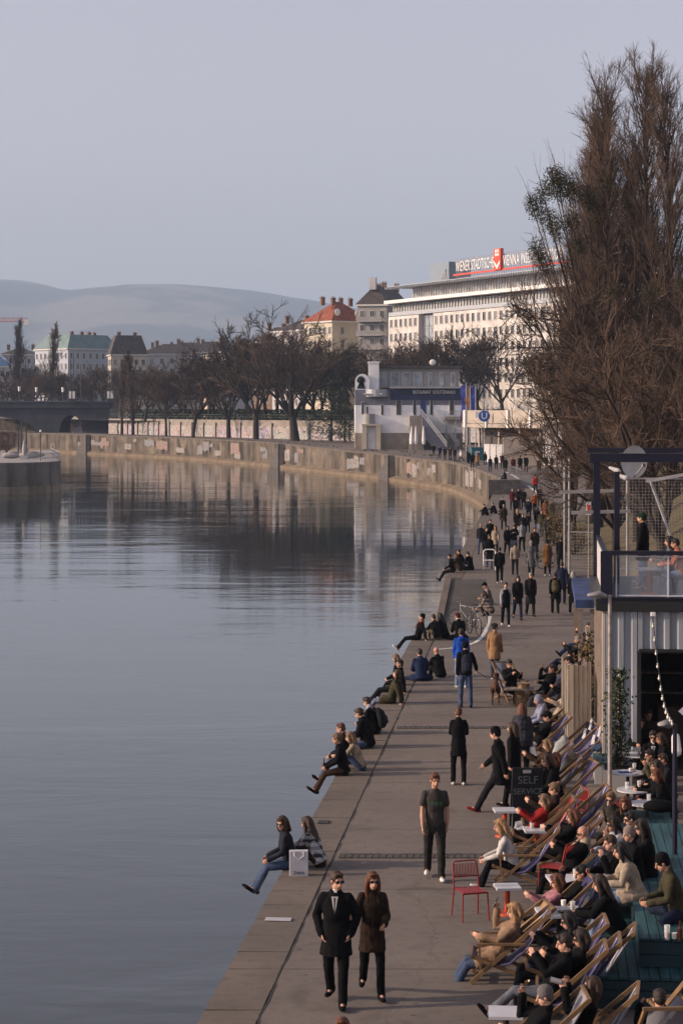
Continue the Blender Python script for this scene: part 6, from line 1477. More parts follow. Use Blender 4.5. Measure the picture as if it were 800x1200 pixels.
    for s in (-1, 1):
        A, E, Wt, fd = arms[s]; sl = [A, A.lerp(E, .25), A.lerp(E, .6), E, E.lerp(Wt, .5), Wt + fd * .01]; rr = [.050, .054, .052, .046, .042, .036]
        if kind == 'tshirt': sl = [A, A.lerp(E, .25), A.lerp(E, .60)]; rr = [.050, .056, .060]
        j.limb(sl, [(x + bk * .62) * k for x in rr], 10)
    if kind in ('coat', 'long') :
        ln = {'coat': .25, 'long': .42}[kind] * (1 if not sitting else .75)
        a_, b_2 = J[-1], J[1]
        if not sitting:
            z0 = up.z; pts_ = [S_(up + Vector((0, 0, .04)))] ; rr = [(.150 + bk * .8, .112 + bk * .8)]
            for u in (.33, .66, 1.0):
                f_ = u * ln / .43; m_ = (joints[-1][0].lerp(joints[-1][1], min(1, f_)) + joints[1][0].lerp(joints[1][1], min(1, f_))) / 2; m_.z = -u * ln; spread = abs(joints[-1][1].y - joints[1][1].y) * .5 * min(1, f_)
                pts_.append(S_(up + Vector((0, m_.y, m_.z)))); rr.append((.152 + bk * .8 + .028 * u, .115 + bk * .8 + .025 * u + spread * .6))
            j.limb(pts_, [(x * k * fw, y * k) for x, y in rr], 14, lat=(1, 0, 0), flat='end')
        else:
            for a in (a_, b_2): j.limb([a[0], a[0].lerp(a[1], .55)], [.115 * k, .110 * k], 10)
    if kind == 'puffer':
        for z in (.05, .14, .23, .32, .41): j.limb([S_(tp(0, 0, z - .02)), S_(tp(0, 0, z + .02))], [((.165 + bk) * k, (.125 + bk) * k)] * 2, 12, lat=lat)
    if kind != 'tshirt': j.limb([S_(tp(0, -.012, .53)), S_(tp(0, -.010, .585))], [.074 * k, .068 * k], 10)
    if top[2:] and 'hood' in top[2:]: j.ball(S_(tp(0, -.085, .55)), (.115 * k, .075 * k, .085 * k), RL, 10, 8)
    jn = {'tshirt': 'tshirt', 'sweater': 'sweater', 'jacket': 'jacket', 'coat': 'coat', 'puffer': 'puffer_jacket', 'long': 'long_coat'}[kind]
    fuse(j, jn, cloth(col, 'plaid' if 'plaid' in top[2:] else ('fur' if 'fur' in top[2:] else 'plain')), o, max(vox, .0115), .034 if kind != 'tshirt' else .012)
    if 'vest' in top[2:]: 
        v_ = MB(); v_.limb([S_(tp(0, 0, z)) for z in (-.02, .2, .36, .47)], [((.150 + bk + .012) * k * fw, (.118 + bk + .012) * k), ((.148 + bk + .01) * k * fw, (.115 + bk + .01) * k), ((.156 + bk + .006) * k * fw, (.122 + bk + .01) * k), ((.120 + bk) * k, (.095 + bk) * k)], 14, lat=lat); fuse(v_, 'vest', cloth(top[-1] if isinstance(top[-1], tuple) else BLK), o, None, .015)
    if shirt:
        c_ = MB(); c_.smooth = True; y0 = .118 + bk; c_.add([S_(tp(-.045, y0 - .022, .545)), S_(tp(.045, y0 - .022, .545)), S_(tp(.004, y0 + .016, .33)), S_(tp(-.004, y0 + .016, .33))], [(0, 1, 2, 3)]); sh_ = c_.build('shirt_front', cloth(WHT), o)
        MB().add([S_(tp(-.012, y0 - .012, .535)), S_(tp(.012, y0 - .012, .535)), S_(tp(.008, y0 + .026, .33)), S_(tp(-.008, y0 + .026, .33))], [(0, 1, 2, 3)]).build('tie', M_black, o)
        MB().limb([S_(tp(0, -.0, .55)), S_(tp(0, .004, .585))], [.072 * k, .066 * k], 12).build('collar', cloth(WHT), o)
    if scarf: s_ = MB(); s_.smooth = True; s_.limb([S_(tp(0, -.005, .545)), S_(tp(0, .0, .60))], [(.100 * k, .095 * k), (.088 * k, .085 * k)], 12); s_.limb([S_(tp(.03, .10, .56)), S_(tp(.035, .15, .40)), S_(tp(.03, .155, .28))], [(.045 * k, .02 * k)] * 3, 8, lat=lat); s_.build('scarf', cloth(scarf), o)
    if D < 62 and kind in ('coat', 'long', 'jacket') and not shirt and not sitting:      # lapels and the front edge of the coat
        f = MB(); y0 = .112 + bk * .8
        for s in (-1, 1): f.add([S_(tp(s * .012, y0 + .004, .30)), S_(tp(s * .085, y0 - .022, .47)), S_(tp(s * .050, y0 - .052, .545)), S_(tp(s * .030, y0 - .016, .46))], [(0, 1, 2, 3)])
        f.bar(S_(tp(.006, y0 + .012, -.02)), S_(tp(.006, y0 + .010, .32)), .014 * k); f.build('lapel', cloth(tuple(c * 2.2 + .004 for c in col)), o)
    # ---- hair or hat
    hk, hcol = hair[0], hair[1]; hm_ = MB(); M = hairm(hcol) if hk not in ('beanie', 'cap', 'hood') else cloth(hcol)
    cap = lambda g, dz=0.0: hm_.ball(hp_(0, -.022, .046 + dz), ((.076 + g) * k, (.088 + g) * k, (.082 + g) * k), HR, 14, 10)
    if hk == 'bald': pass
    else:
        cap(.011 if hk in ('short',) else .016)
        hm_.ball(hp_(0, -.055, .0), ((.068 + .012) * k, (.052 + .012) * k, .075 * k), HR, 12, 8)
        if hk in ('short', 'curly', 'medium', 'long', 'bun'): hm_.limb([hp_(-.045, .055, .096), hp_(0, .066, .106), hp_(.045, .055, .096)], [.020 * k, .024 * k, .020 * k], 8)
        if hk in ('medium', 'long', 'curly'):
            ln = {'medium': .17, 'long': .34, 'curly': .26}[hk]; w = .016 if hk != 'curly' else .034
            for s in (-1, 1): hm_.limb([hp_(s * .062, .01, .07), hp_(s * .080, .010, -.02), hp_(s * .084, -.005, -.09), S_(hc + HR @ Vector((s * .080, -.01, -.10)) + Vector((0, -.0, -(ln - .12))))], [(.026 + w * .4) * k, (.026 + w * .5) * k, (.028 + w * .6) * k, .022 * k], 8)
            e = S_(hc + HR @ Vector((0, -.085, -.06)) + RL @ Vector((0, -.035, -(ln - .06)))); hm_.limb([hp_(0, -.07, .05), hp_(0, -.088, -.04), e], [((.070 + w) * k, (.045 + w) * k), ((.085 + w) * k, (.042 + w) * k), ((.075 + w) * k, .030 * k)], 12, lat=HR @ Vector((1, 0, 0)))
        if hk == 'bun': hm_.ball(hp_(0, -.115, .09), .045 * k)
        if hk == 'beanie': hm_.ball(hp_(0, -.02, .075), (.090 * k, .100 * k, .080 * k), HR, 12, 8); hm_.limb([hp_(0, -.02, .030), hp_(0, -.02, .062)], [(.090 * k, .104 * k), (.090 * k, .104 * k)], 14, lat=HR @ Vector((1, 0, 0)))
        if hk == 'cap': hm_.limb([hp_(0, .05, .075), hp_(0, .125, .060), hp_(0, .150, .052)], [(.070 * k, .016 * k), (.072 * k, .012 * k), (.050 * k, .010 * k)], 10, lat=HR @ Vector((1, 0, 0)))
        if hk == 'hood': hm_.ball(hp_(0, -.03, .02), (.105 * k, .105 * k, .125 * k), HR, 12, 10)
        fuse(hm_, {'beanie': 'beanie', 'cap': 'cap', 'hood': 'hood'}.get(hk, 'hair'), M, o, vox, .012 if hk in ('long', 'curly', 'medium') else .004)
        if hk in ('beanie', 'cap', 'hood') and top[2:] and 'longhair' in top[2:]: pass
    o['_arms'] = 0
    del o['_arms']
    a = Acc(); a.o = o; a.k = k; a.arms = arms; a.tp = lambda x, y, z: S_(tp(x, y, z)); a.RL = RL; a.J = J; a.face = R(face); a.pos = Vector(pos); a.head = S_(hc); a.bk = bk
    return a
WR = bpy.data.textures.new('wrinkle', 'CLOUDS'); WR.noise_scale = .13; WR.noise_depth = 3
def wpos(a, p): return a.pos + Matrix.Rotation(a.face, 3, 'Z') @ Vector(p)
def backpack(a, label, col):
    o = empty('backpack', wpos(a, (0, 0, 0)), a.face, label, 'backpack', 'backpacks'); m = MB(); m.smooth = True
    m.limb([a.tp(0, -.20 - a.bk, .08), a.tp(0, -.23 - a.bk, .22), a.tp(0, -.21 - a.bk, .40), a.tp(0, -.18 - a.bk, .47)], [(.14, .09), (.155, .11), (.14, .10), (.09, .06)], 12, lat=(1, 0, 0)); m.build('pack', cloth(col), o)
    m = MB(); m.limb([a.tp(0, -.32 - a.bk, .12), a.tp(0, -.32 - a.bk, .26)], [(.10, .04), (.10, .04)], 8, lat=(1, 0, 0)); m.build('pocket', cloth(tuple(c * 1.5 for c in col)), o)
    for s in (-1, 1): MB().tube([a.tp(s * .09, -.15 - a.bk, .44), a.tp(s * .10, -.04, .545 + a.bk * 1.3), a.tp(s * .105, .11 + a.bk, .47), a.tp(s * .11, .14 + a.bk, .30), a.tp(s * .14, .02, .12)], .018, 6).build('strap', cloth(col), o)
    return o
def held(a, s, name, label, cat, builder, group=None):
    A, E, Wt, fd = a.arms[s]; p = wpos(a, Wt + fd * .10); o = empty(name, p, a.face, label, cat, group); builder(o); return o
def finish_people():
    bpy.context.view_layer.update(); dg = bpy.context.evaluated_depsgraph_get(); done = []
    for ob in HEAVY:
        me = bpy.data.meshes.new_from_object(ob.evaluated_get(dg)); done.append((ob, me))
    for ob, me in done:
        old = ob.data; ms = list(old.materials); ob.modifiers.clear(); ob.data = me; me.materials.clear()
        for m in ms: me.materials.append(m)
        me.name = old.name + '_mesh'; bpy.data.meshes.remove(old)
        for p in me.polygons: p.use_smooth = True
# ---------------------------------------------------------------- who is where
GW_, GE, GD, GT, GFAR = 'people strolling on the promenade', 'people sitting along the quay edge', 'people in the deckchairs', 'guests at the bar terrace', 'people on the far embankment'
J_ = 'jacket'
p1 = person('man in long black coat, shirt and tie with sunglasses, hands in pockets', gnd(394, 1178), 172, 'pockets', 1.84, ('coat', BLK), BLK, BLK, ('short', H_BRN), 1, 28, GW_, head=(4, 34), glasses=True, shirt=True)
p2 = person('woman with long reddish hair in dark fur jacket and sunglasses', gnd(436, 1168), 184, 'hug', 1.74, ('coat', DBR, 'fur'), BLK, BLK, ('long', H_RED), 1, 28, GW_, head=(0, 10), glasses=True, female=True)
p3 = person('man in grey t-shirt with green lettering, dark trousers and white shoes', gnd(509, 1030), 180, 'stroll', 1.84, ('tshirt', (.040, .036, .034)), (.020, .018, .017), WHT, ('short', H_RED), 0, 36, GW_, head=(4, 12))
p4 = person('person in black jacket and leggings seen from behind, white shoes', gnd(537, 920), -4, 'phone', 1.66, ('coat', BLK), BLK, WHT, ('short', H_RED), 0, 45, GW_, head=(10, 0), female=True)
p5 = person('man in black coat and beanie striding past in red shoes', gnd(586, 952), 72, 'stride', 1.83, ('coat', BLK), CHAR, RED, ('beanie', BLK), 1, 41, GW_, head=(8, 0))
p7 = person('brown haired person in black hidden behind the man in red shoes', gnd(602, 945), 60, 'stroll', 1.72, ('coat', BLK), BLK, BLK, ('medium', H_BRN), 1, 42, GW_, female=True)
p6 = person('red haired woman in dark hooded puffer jacket carrying a white box', gnd(611, 918), -12, 'carry', 1.74, ('puffer', (.035, .035, .045), 'hood'), BLK, BLK, ('long', H_RED), 1, 45, GW_, female=True)
p8 = person('man in black jacket and jeans with a backpack leading the dog', gnd(545, 829), 6, 'leash', 1.78, (J_, BLK), JEA, BLK, ('cap', BLK), 1, 56, GW_)
p9 = person('person in bright blue jacket ahead of the man with the dog', gnd(540, 806), 2, 'stand', 1.72, (J_, BLU, 'hood'), LJE, WHT, ('short', H_DBR), 1, 60, GW_)
p10 = person('woman in tan jacket and jeans with hair tied up, walking away', gnd(579, 797), -20, 'stroll', 1.70, ('coat', CAM), JEA, WHT, ('bun', H_DBR), 1, 62, GW_, female=True, head=(0, -40))
p11 = person('woman with pale sleeves and dark vest approaching in black trousers', gnd(592, 734), 182, 'stroll', 1.66, ('jacket', LGR, 'vest', BLK), BLK, WHT, ('bun', H_BRN), 1, 77, GW_, female=True)
person('woman in black with long dark hair beside the dark vest', gnd(606, 726), 182, 'walk', 1.74, ('coat', BLK), NAVY, BLK, ('long', H_DBR), 1, 79, GW_, female=True)
person('stout man in long dark coat with brown fur collar', gnd(621, 722), 186, 'stroll', 1.72, ('long', CHAR), CHAR, BLK, ('short', H_GRY), 0, 80, GW_, scarf=DBR, head=(14, 0))
pb = person('person with khaki backpack and black coat walking away', gnd(650, 719), -4, 'walk', 1.68, ('coat', BLK), BLK, BLK, ('short', H_DBR), 1, 81, GW_)
person('tall person in dark navy jacket walking away between two friends', gnd(658, 708), -4, 'walk2', 1.80, ('coat', NAVY), NAVY, BLK, ('short', H_DBR), 1, 85, GW_)
person('grey haired woman in long black coat walking away near the blue roof', gnd(671, 720), 0, 'stroll', 1.70, ('long', BLK), BLK, BEI, ('medium', H_GRY), 1, 81, GW_, female=True)
person('person in short black jacket and white shoes walking away by the barrier', gnd(585, 684), -6, 'walk', 1.74, (J_, BLK), BLK, WHT, ('short', H_BLK), 1, 95, GW_)
person('person in short beige jacket walking away with an arm swung out', gnd(603, 674), -4, 'walk', 1.66, (J_, BEI), CHAR, BLK, ('short', H_DBR), 1, 99, GW_)
person('person in grey knee length coat walking away', gnd(622, 676), -2, 'walk2', 1.80, ('long', GRY), BLK, BLK, ('short', H_GRY), 1, 99, GW_)
person('woman in long camel brown coat and dark hat walking away', gnd(641, 675), -4, 'stroll', 1.76, ('long', (.13, .065, .025)), BLK, WHT, ('beanie', BLK), 1, 99, GW_, female=True)
person('person in black jacket beside the camel brown coat', gnd(657, 671), -2, 'stand', 1.78, ('coat', BLK), BLK, BLK, ('short', H_BLK), 1, 101, GW_)
person('man in dark brown jacket coming towards the bridge alone', gnd(626, 656), 182, 'walk', 1.80, (J_, DBR), CHAR, BLK, ('short', H_DBR), 0, 111, GW_)
person('woman in ankle length black coat, foremost of the group at the barrier', gnd(573, 666), 178, 'stroll', 1.74, ('long', BLK), JEA, BLK, ('medium', H_BRN), 0, 104, GW_, female=True)
person('person in black stepping behind the long black coat', gnd(570, 654), 180, 'walk', 1.74, ('coat', BLK), BLK, BLK, ('short', H_DBR), 1, 112, GW_)
person('woman with blonde hair and pale coat in the group at the barrier', gnd(580, 651), 176, 'walk2', 1.70, ('coat', BEI), CHAR, BLK, ('long', H_SAN), 1, 115, GW_, female=True)
person('bald person in dark jacket closest to the water in the barrier group', gnd(563, 649), 170, 'walk2', 1.74, (J_, CHAR), JEA, BLK, ('bald', H_BLK), 0, 116, GW_)
person('person with dark hair rising at the back of the barrier group', gnd(574, 643), 176, 'walk', 1.76, ('coat', BLK), BLK, BLK, ('short', H_DBR), 1, 120, GW_)
person('woman in black hood with long hair walking beside a man with white cup', gnd(594, 651), 182, 'walk', 1.70, ('coat', BLK, 'hood'), BLK, BLK, ('long', H_BLK), 1, 115, GW_, female=True)
person('man in black jacket and pale jeans holding something white', gnd(602, 651), 178, 'phone', 1.72, (J_, BLK), LJE, WHT, ('short', H_DBR), 1, 115, GW_)
person('person in long black coat on the far part of the lower quay near the water', gnd(588, 610), 182, 'stroll', 1.76, ('coat', BLK), BLK, BLK, ('short', H_DBR), 1, 150, GW_)
person('woman in swinging long black coat beyond the barrier group', gnd(604, 610), 180, 'walk', 1.78, ('long', BLK), BLK, BLK, ('medium', H_DBR), 1, 151, GW_, female=True)
person('person with grey hair in dark red jacket at the foot of the ramp wall', gnd(600, 598), 178, 'stand', 1.72, ('coat', MAR), BLK, BLK, ('short', H_GRY), 1, 165, GW_)
person('dark figure half hidden beside the dark red jacket', gnd(607, 597), 182, 'stand', 1.70, ('coat', BLK), BLK, BLK, ('medium', H_BRN), 1, 166, GW_, female=True)
person('person in dark navy jacket on the ramp beside the orange brown one', gnd(619, 611), 180, 'walk', 1.74, (J_, NAVY), BLK, BLK, ('short', H_BRN), 1, 150, GW_)
person('person in orange brown jacket coming off the ramp', gnd(626, 603), 184, 'walk2', 1.76, (J_, ORA), BLK, BLK, ('short', H_DBR), 1, 158, GW_)
person('person in black coat with blue beanie walking up the ramp', gnd(637, 607), 0, 'walk', 1.80, ('coat', BLK), BLK, BLK, ('beanie', (.02, .03, .12)), 1, 155, GW_)
person('woman in long orange brown coat walking up the ramp', gnd(639, 612), -2, 'stroll', 1.70, ('long', ORA), CHAR, BLK, ('medium', H_BRN), 1, 149, GW_, female=True)
person('small person in dark jacket at the side of the ramp hedge', gnd(647, 611), 4, 'stand', 1.52, (J_, CHAR), BLK, BLK, ('short', H_GRY), 1, 150, GW_)
person('woman in bulky black coat and pale trousers walking towards the ramp', gnd(629, 624), 0, 'walk', 1.74, ('coat', BLK), LJE, BLK, ('medium', H_DBR), 1, 136, GW_, female=True)
person('child in dark jacket holding back behind the bulky black coat', gnd(618, 624), 6, 'stand', 1.28, (J_, CHAR), BLK, BLK, ('short', H_DBR), 1, 136, GW_)
def ramp_z(Y): u = max(0, min(1, (Y - 178) / 46)); return .012 + 1.4 * u * u * (3 - 2 * u)
def upp(px, Y, z=1.41): return Vector(((px - 400) * Y / FP, Y, z))
person('person in bright red jacket walking up the ramp', upp(627, 192, ramp_z(192)), -2, 'walk', 1.80, (J_, (.42, .02, .012)), BLK, BLK, ('short', H_BLK), 1, 192, GW_)
person('dark figure sitting on the corner of the ramp wall', Vector((16.0, 200, 1.42)), 100, 'edge', 1.76, (J_, BLK), BLK, WHT, ('short', H_BLK), 1, 200, GFAR)
for px, Y, f, c, hh, lab in ((592, 218, 180, BLK, 1.70, 'dark clad person nearest the corner of the ramp wall'), (601, 219, 176, MAR, 1.74, 'person in dark red jacket at the top of the ramp'), (609, 220, 2, BLK, 1.82, 'tall person in black between red jacket and the beige wall'),
        (616, 222, 184, BLK, 1.84, 'tall person in black before the plain beige wall'), (631, 214, 178, CHAR, 1.72, 'lone person in dark coat by the white kiosk'), (581, 232, 176, BLK, 1.68, 'person in black in front of the display boards'),
        (588, 236, 182, BRN, 1.75, 'person in brown among the white display boards'), (574, 224, 0, NAVY, 1.62, 'person in navy near the wall edge before the display boards'), (559, 240, 178, CAM, 1.74, 'person in camel coat beside the teal container'),
        (553, 238, 4, BLK, 1.78, 'person in black just in front of the camel coat'), (549, 252, 170, BLK, 1.70, 'person in black behind the camel coat pair'), (568, 246, 186, CHAR, 1.70, 'person in charcoal behind the teal container'),
        (640, 226, 150, BLK, 1.6, 'dark figure beside the kiosk under the bank trees'), (646, 228, 200, BLK, 1.66, 'second dark figure under the bank trees by the kiosk')):
    person(lab, upp(px, Y), f, rnd.choice(('walk', 'stroll', 'stand', 'walk2')), hh, ('coat', c), rnd.choice((BLK, CHAR, NAVY)), rnd.choice((BLK, BLK, WHT)), (rnd.choice(('short', 'medium')), rnd.choice((H_BLK, H_BRN, H_DBR))), 1, 225, GFAR)
for px, Y, f, ps, tp_, pc, hr, lab in ((612, 128, 178, 'walk', ('coat', CHAR), BLK, ('short', H_DBR), 'man in charcoal coat strolling mid walk beyond the dark brown jacket'), (606, 133, 2, 'stroll', ('coat', BLK), BLK, ('long', H_BLO), 'woman in black with long fair hair walking away mid walk'),
        (634, 132, 182, 'walk2', (J_, OLV), JEA, ('short', H_BRN), 'person in olive jacket and jeans coming down mid walk'), (642, 124, 178, 'stroll', ('coat', NAVY), BLK, ('medium', H_BRN), 'woman in navy coat coming down beside the hedge'), (590, 140, 2, 'walk', ('coat', BRN), BLK, ('short', H_GRY), 'grey haired person in brown coat walking away near the water'),
        (613, 168, 0, 'walk', ('coat', BLK), CHAR, ('short', H_BLK), 'person in black just short of the ramp'), (632, 172, 180, 'stroll', ('coat', CHAR), BLK, ('medium', H_DBR), 'person in charcoal at the bottom of the ramp'), (611, 118, 4, 'stroll', (J_, LGR), BLK, ('short', H_DBR), 'person in pale grey jacket walking away behind the brown jacket man')):
    person(lab, upp(px, Y, .006), f, ps, 1.74, tp_, pc, BLK, hr, 1, Y, GW_)
# people by the restaurant and in the park: a few pixels high
far_list = [(545, 262, 1.4, 'dark figure by the last flagpole'), (538, 268, 1.4, 'figure in white top by the restaurant stair foot'), (532, 272, 1.4, 'dark figure before the restaurant stair'), (527, 276, 1.4, 'person in brown before the restaurant stair'), (521, 280, 1.4, 'dark figure under the blue flag'),
            (515, 286, 1.4, 'dark figure between the flagpoles'), (508, 300, 1.45, 'dark figure next to the orange brown flagpole'), (497, 320, 1.6, 'dark figure before the folded parasols'), (487, 322, 1.6, 'dark figure near the restaurant stair block'), (471, 324, 1.6, 'dark figure by the restaurant lamp'),
            (449, 326, 1.65, 'dark figure leaning at the restaurant porch'), (435, 327, 1.7, 'dark figure at the pale restaurant door'), (427, 328, 1.7, 'dark figure outside the restaurant corner'), (397, 342, 1.85, 'dark figure under the small evergreen'), (391, 346, 1.9, 'dark figure beside the white park post'),
            (383, 350, 1.95, 'dark figure under the broad evergreen'), (377, 352, 1.95, 'second dark figure under the broad evergreen'), (369, 356, 2.0, 'dark figure near the biggest park tree'), (362, 360, 2.0, 'dark figure at the trunk of the biggest park tree'), (355, 366, 2.05, 'dark figure before the biggest park tree'),
            (346, 372, 2.1, 'dark figure under the forked limbs of the park tree'), (338, 376, 2.1, 'dark figure before the red graffiti panel'), (329, 380, 2.15, 'dark figure by the trunk of the second park tree'), (294, 396, 2.2, 'dark figure near the twin trunks'), (290, 398, 2.2, 'companion of the dark figure near the twin trunks'),
            (268, 410, 2.2, 'dark figure below the mistletoe tree'), (264, 412, 2.2, 'second dark figure below the mistletoe tree'), (259, 414, 2.2, 'third dark figure below the mistletoe tree'), (252, 418, 2.2, 'dark figure before the orange graffiti panel'), (247, 420, 2.2, 'dark figure before the white graffiti panel'),
            (220, 432, 2.25, 'dark figure beside the wide bare tree trunk'), (215, 434, 2.25, 'dark figure just past the wide bare tree trunk'), (205, 438, 2.25, 'dark figure sitting apart on the far quay'), (184, 450, 2.25, 'dark figure in the cluster on the far quay'), (179, 452, 2.25, 'second dark figure in the cluster on the far quay'),
            (163, 458, 2.3, 'dark figure past the narrow poplars'), (158, 460, 2.3, 'dark figure between the narrow poplars'), (152, 462, 2.3, 'pale clad figure between the narrow poplars'), (144, 466, 2.3, 'dark figure at the poplar closest to the pylon'), (137, 470, 2.3, 'dark figure by the bridge pylon foot')]
protos = []
for i, (px, Y, z, lab) in enumerate(far_list):
    X = (px - 400) * Y / FP; X = max(X, np.interp(Y, [w[1] for w in WS], [w[0] for w in WS]) + 1.6)
    if i < 7:
        c = (BLK, WHT, CHAR, BRN, BLK, NAVY, BLK)[i]
        a = person(lab, (X, Y, z), rnd.choice((0, 180, 90)), ('stand', 'walk', 'stroll', 'stand', 'walk2', 'stand', 'walk')[i], 1.74, ('coat', c), BLK, BLK, ('short', H_BLK), 1, Y, GFAR); protos.append(a.o)
    else:
        o = copy_tree(protos[(i * 3) % 7 if (i * 3) % 7 != 1 or 'pale' in lab else 0]); o.location = (X, Y, z); o.rotation_euler = (0, 0, rnd.uniform(0, 6.28)); s = rnd.uniform(.94, 1.05); o.scale = (s, s, s); o['label'] = lab
        if 'pale' in lab: pass
r3 = random.Random(8)
for i in range(34):                            # the dense crowd in front of the restaurant: nothing tells these apart
    px = r3.uniform(425, 562) if i % 3 else r3.uniform(500, 560); Y = r3.uniform(np.interp(px, [425, 500, 562], [326, 284, 232]), np.interp(px, [425, 500, 562], [331, 312, 268])); X = (px - 400) * Y / FP
    X = max(X, np.interp(Y, [w[1] for w in WS], [w[0] for w in WS]) + 1.2)
    o = copy_tree(protos[(0, 2, 3, 4, 5, 6)[i % 6]]); o.location = (X, Y, float(np.interp(Y, [w[1] for w in WS], [w[2] for w in WS])) + .01); o.rotation_euler = (0, 0, r3.uniform(0, 6.28)); s = r3.uniform(.92, 1.06); o.scale = (s, s, s)
    o['label'] = 'tiny dark figure in the dense crowd before the riverside restaurant'; o['group'] = 'crowd before the riverside restaurant'
for px, lab in ((80, 'first dark figure in the small bridge arch'), (84, 'middle dark figure in the small bridge arch'), (88, 'last dark figure in the small bridge arch')):
    o = copy_tree(protos[0]); o.location = ((px - 400) * 512 / FP, 512, 2.36); o.rotation_euler = (0, 0, px); o['label'] = lab
o = copy_tree(protos[3]); o.location = tuple(Vector((-54.5, 474.0, 1.2))); o['label'] = 'person in brown on the slanting stair by the bridge'

# ---- sitting along the quay edge (facing the river)
def ed(Y, t=.10): return qp(Y, t, .005)
def gy(py): return CAMZ * FP / (py - HOR)
person('man with swept hair and glasses sitting with legs over the water', ed(36.6, .12), 98, 'edge', 1.76, (J_, (.016, .018, .026)), JEA, BLK, ('medium', H_BRN), 1, 36, GE, head=(4, 48), glasses=True)
person('woman in black and white plaid jacket behind the white paper bag', ed(36.75, .62), 60, 'knees', 1.68, (J_, (.42, .41, .42), 'plaid'), BRN, DBR, ('long', H_BRN), 1, 36, GE, female=True)
s3 = person('person in black jacket holding a bottle, feet over the water', ed(gy(908), .18), 92, 'edge', 1.74, (J_, BLK), BRN, BLK, ('bun', H_SAN), 1, 45, GE, female=True, head=(6, 10))
person('blonde woman in beige jumper close behind the bottle holder', ed(gy(903), .52), 80, 'knees', 1.68, ('sweater', BEI), JEA, BLK, ('medium', H_SAN), 1, 46, GE, female=True)
person('dark haired person with jeans stretched beyond the bottle holder', ed(gy(895), .14), 88, 'edge', 1.76, (J_, CHAR), JEA, BLK, ('short', H_RED), 1, 47, GE)
person('person in wide black jacket kneeling, foot out on the walk', ed(gy(876), .42), 75, 'cross', 1.82, ('puffer', BLK), JEA, BLK, ('short', H_BRN), 1, 49, GE)
pk = person('man in white collar and black coat wearing a backpack at the edge', ed(gy(860), .42), 66, 'cross', 1.76, (J_, BLK), BLK, BLK, ('short', H_DBR), 1, 51, GE, scarf=LGR)
person('person in olive parka leaning back with patterned trousers', ed(gy(824), .42), 78, 'edgeback', 1.78, ('coat', OLV, 'hood'), (.12, .13, .19), BLK, ('medium', H_BRN), 1, 57, GE)
person('dark haired man in black jacket with one boot raised over the water', ed(gy(811), .35), 84, 'edgeback', 1.78, (J_, BLK), CHAR, BLK, ('short', H_DBR), 1, 59, GE, head=(0, 24))
person('woman with light brown hair and black jacket behind the raised boot', ed(gy(803), .45), 70, 'edge', 1.70, (J_, BLK), BLK, BLK, ('medium', H_SAN), 1, 61, GE, female=True)
person('person in deep navy coat sitting with back to the camera', ed(gy(798), 1.0), 12, 'cross', 1.82, ('coat', DNAVY), NAVY, BLK, ('short', H_BLK), 1, 62, GE)
person('bald man in black jacket sitting next to the navy coat', ed(gy(794), 1.55), 30, 'knees', 1.76, (J_, BLK), BLK, BLK, ('bald', H_BLK), 0, 63, GE)
person('woman in dark hat with a striped scarf, legs over the slipway corner', ed(gy(750), .22), 86, 'edgeback', 1.76, (J_, BLK), BLK, WHT, ('beanie', BLK), 1, 72, GE, scarf=(.20, .08, .05), female=True)
person('person with brown hair hunched beside the dark hood by the slipway', qp(gy(749), .95, .005), 40, 'knees', 1.68, (J_, CHAR), KHA, BLK, ('short', H_BRN), 1, 73, GE)
person('person with long black hair sitting close to the brown haired one', qp(gy(748), 1.2, .005), 50, 'knees', 1.74, ('coat', BLK), BLK, BLK, ('long', H_BLK), 1, 73, GE, female=True)
person('person in maroon beanie and black coat sitting behind the blue jacket', qp(gy(750), 1.75, .005), 20, 'cross', 1.80, ('coat', BLK), BLK, BLK, ('beanie', MAR), 1, 72, GE)
person('person in checked brown jacket crouching by the black bicycle', gnd(575, 722), 60, 'crouch', 1.72, ('coat', (.26, .20, .16), 'plaid'), BLK, BLK, ('medium', H_DBR), 1, 80, GE, female=True)
person('person in beige coat and dark cap sitting behind the checked jacket', gnd(574, 708), 100, 'cross', 1.78, ('coat', (.14, .11, .09)), BRN, BLK, ('cap', BLK), 1, 85, GE)
person('dark haired sitter with feet over the water before the slipway head', ed(gy(671), .2), 84, 'edge', 1.78, (J_, BLK), CHAR, BLK, ('short', H_DBR), 1, 103, GE)
person('sitter in reddish jacket in the trio at the slipway head', ed(gy(669), .55), 60, 'knees', 1.70, (J_, DBR), BRN, BLK, ('medium', H_RED), 1, 104, GE, female=True)
person('sitter in black on the land side of the trio at the slipway head', ed(gy(668), 1.05), 40, 'cross', 1.80, ('coat', BLK), BLK, BLK, ('short', H_BLK), 1, 104, GE)
person('sitter behind the trio at the slipway head', ed(gy(664), .6), 70, 'knees', 1.74, ('coat', BLK), BLK, BLK, ('short', H_BRN), 1, 107, GE)
person('distant sitter in black closest to the water beyond the barrier group', ed(gy(604), .5), 60, 'knees', 1.76, ('coat', BLK), BLK, BLK, ('short', H_DBR), 1, 158, GE)
person('distant sitter with fair hair beyond the barrier group', ed(gy(602), 1.1), 60, 'knees', 1.74, ('coat', BLK), BLK, BLK, ('short', H_SAN), 1, 160, GE)
person('distant sitter in black on the land side beyond the barrier group', ed(gy(603), 1.8), 60, 'cross', 1.76, ('coat', BLK), BLK, BLK, ('short', H_BRN), 1, 159, GE)

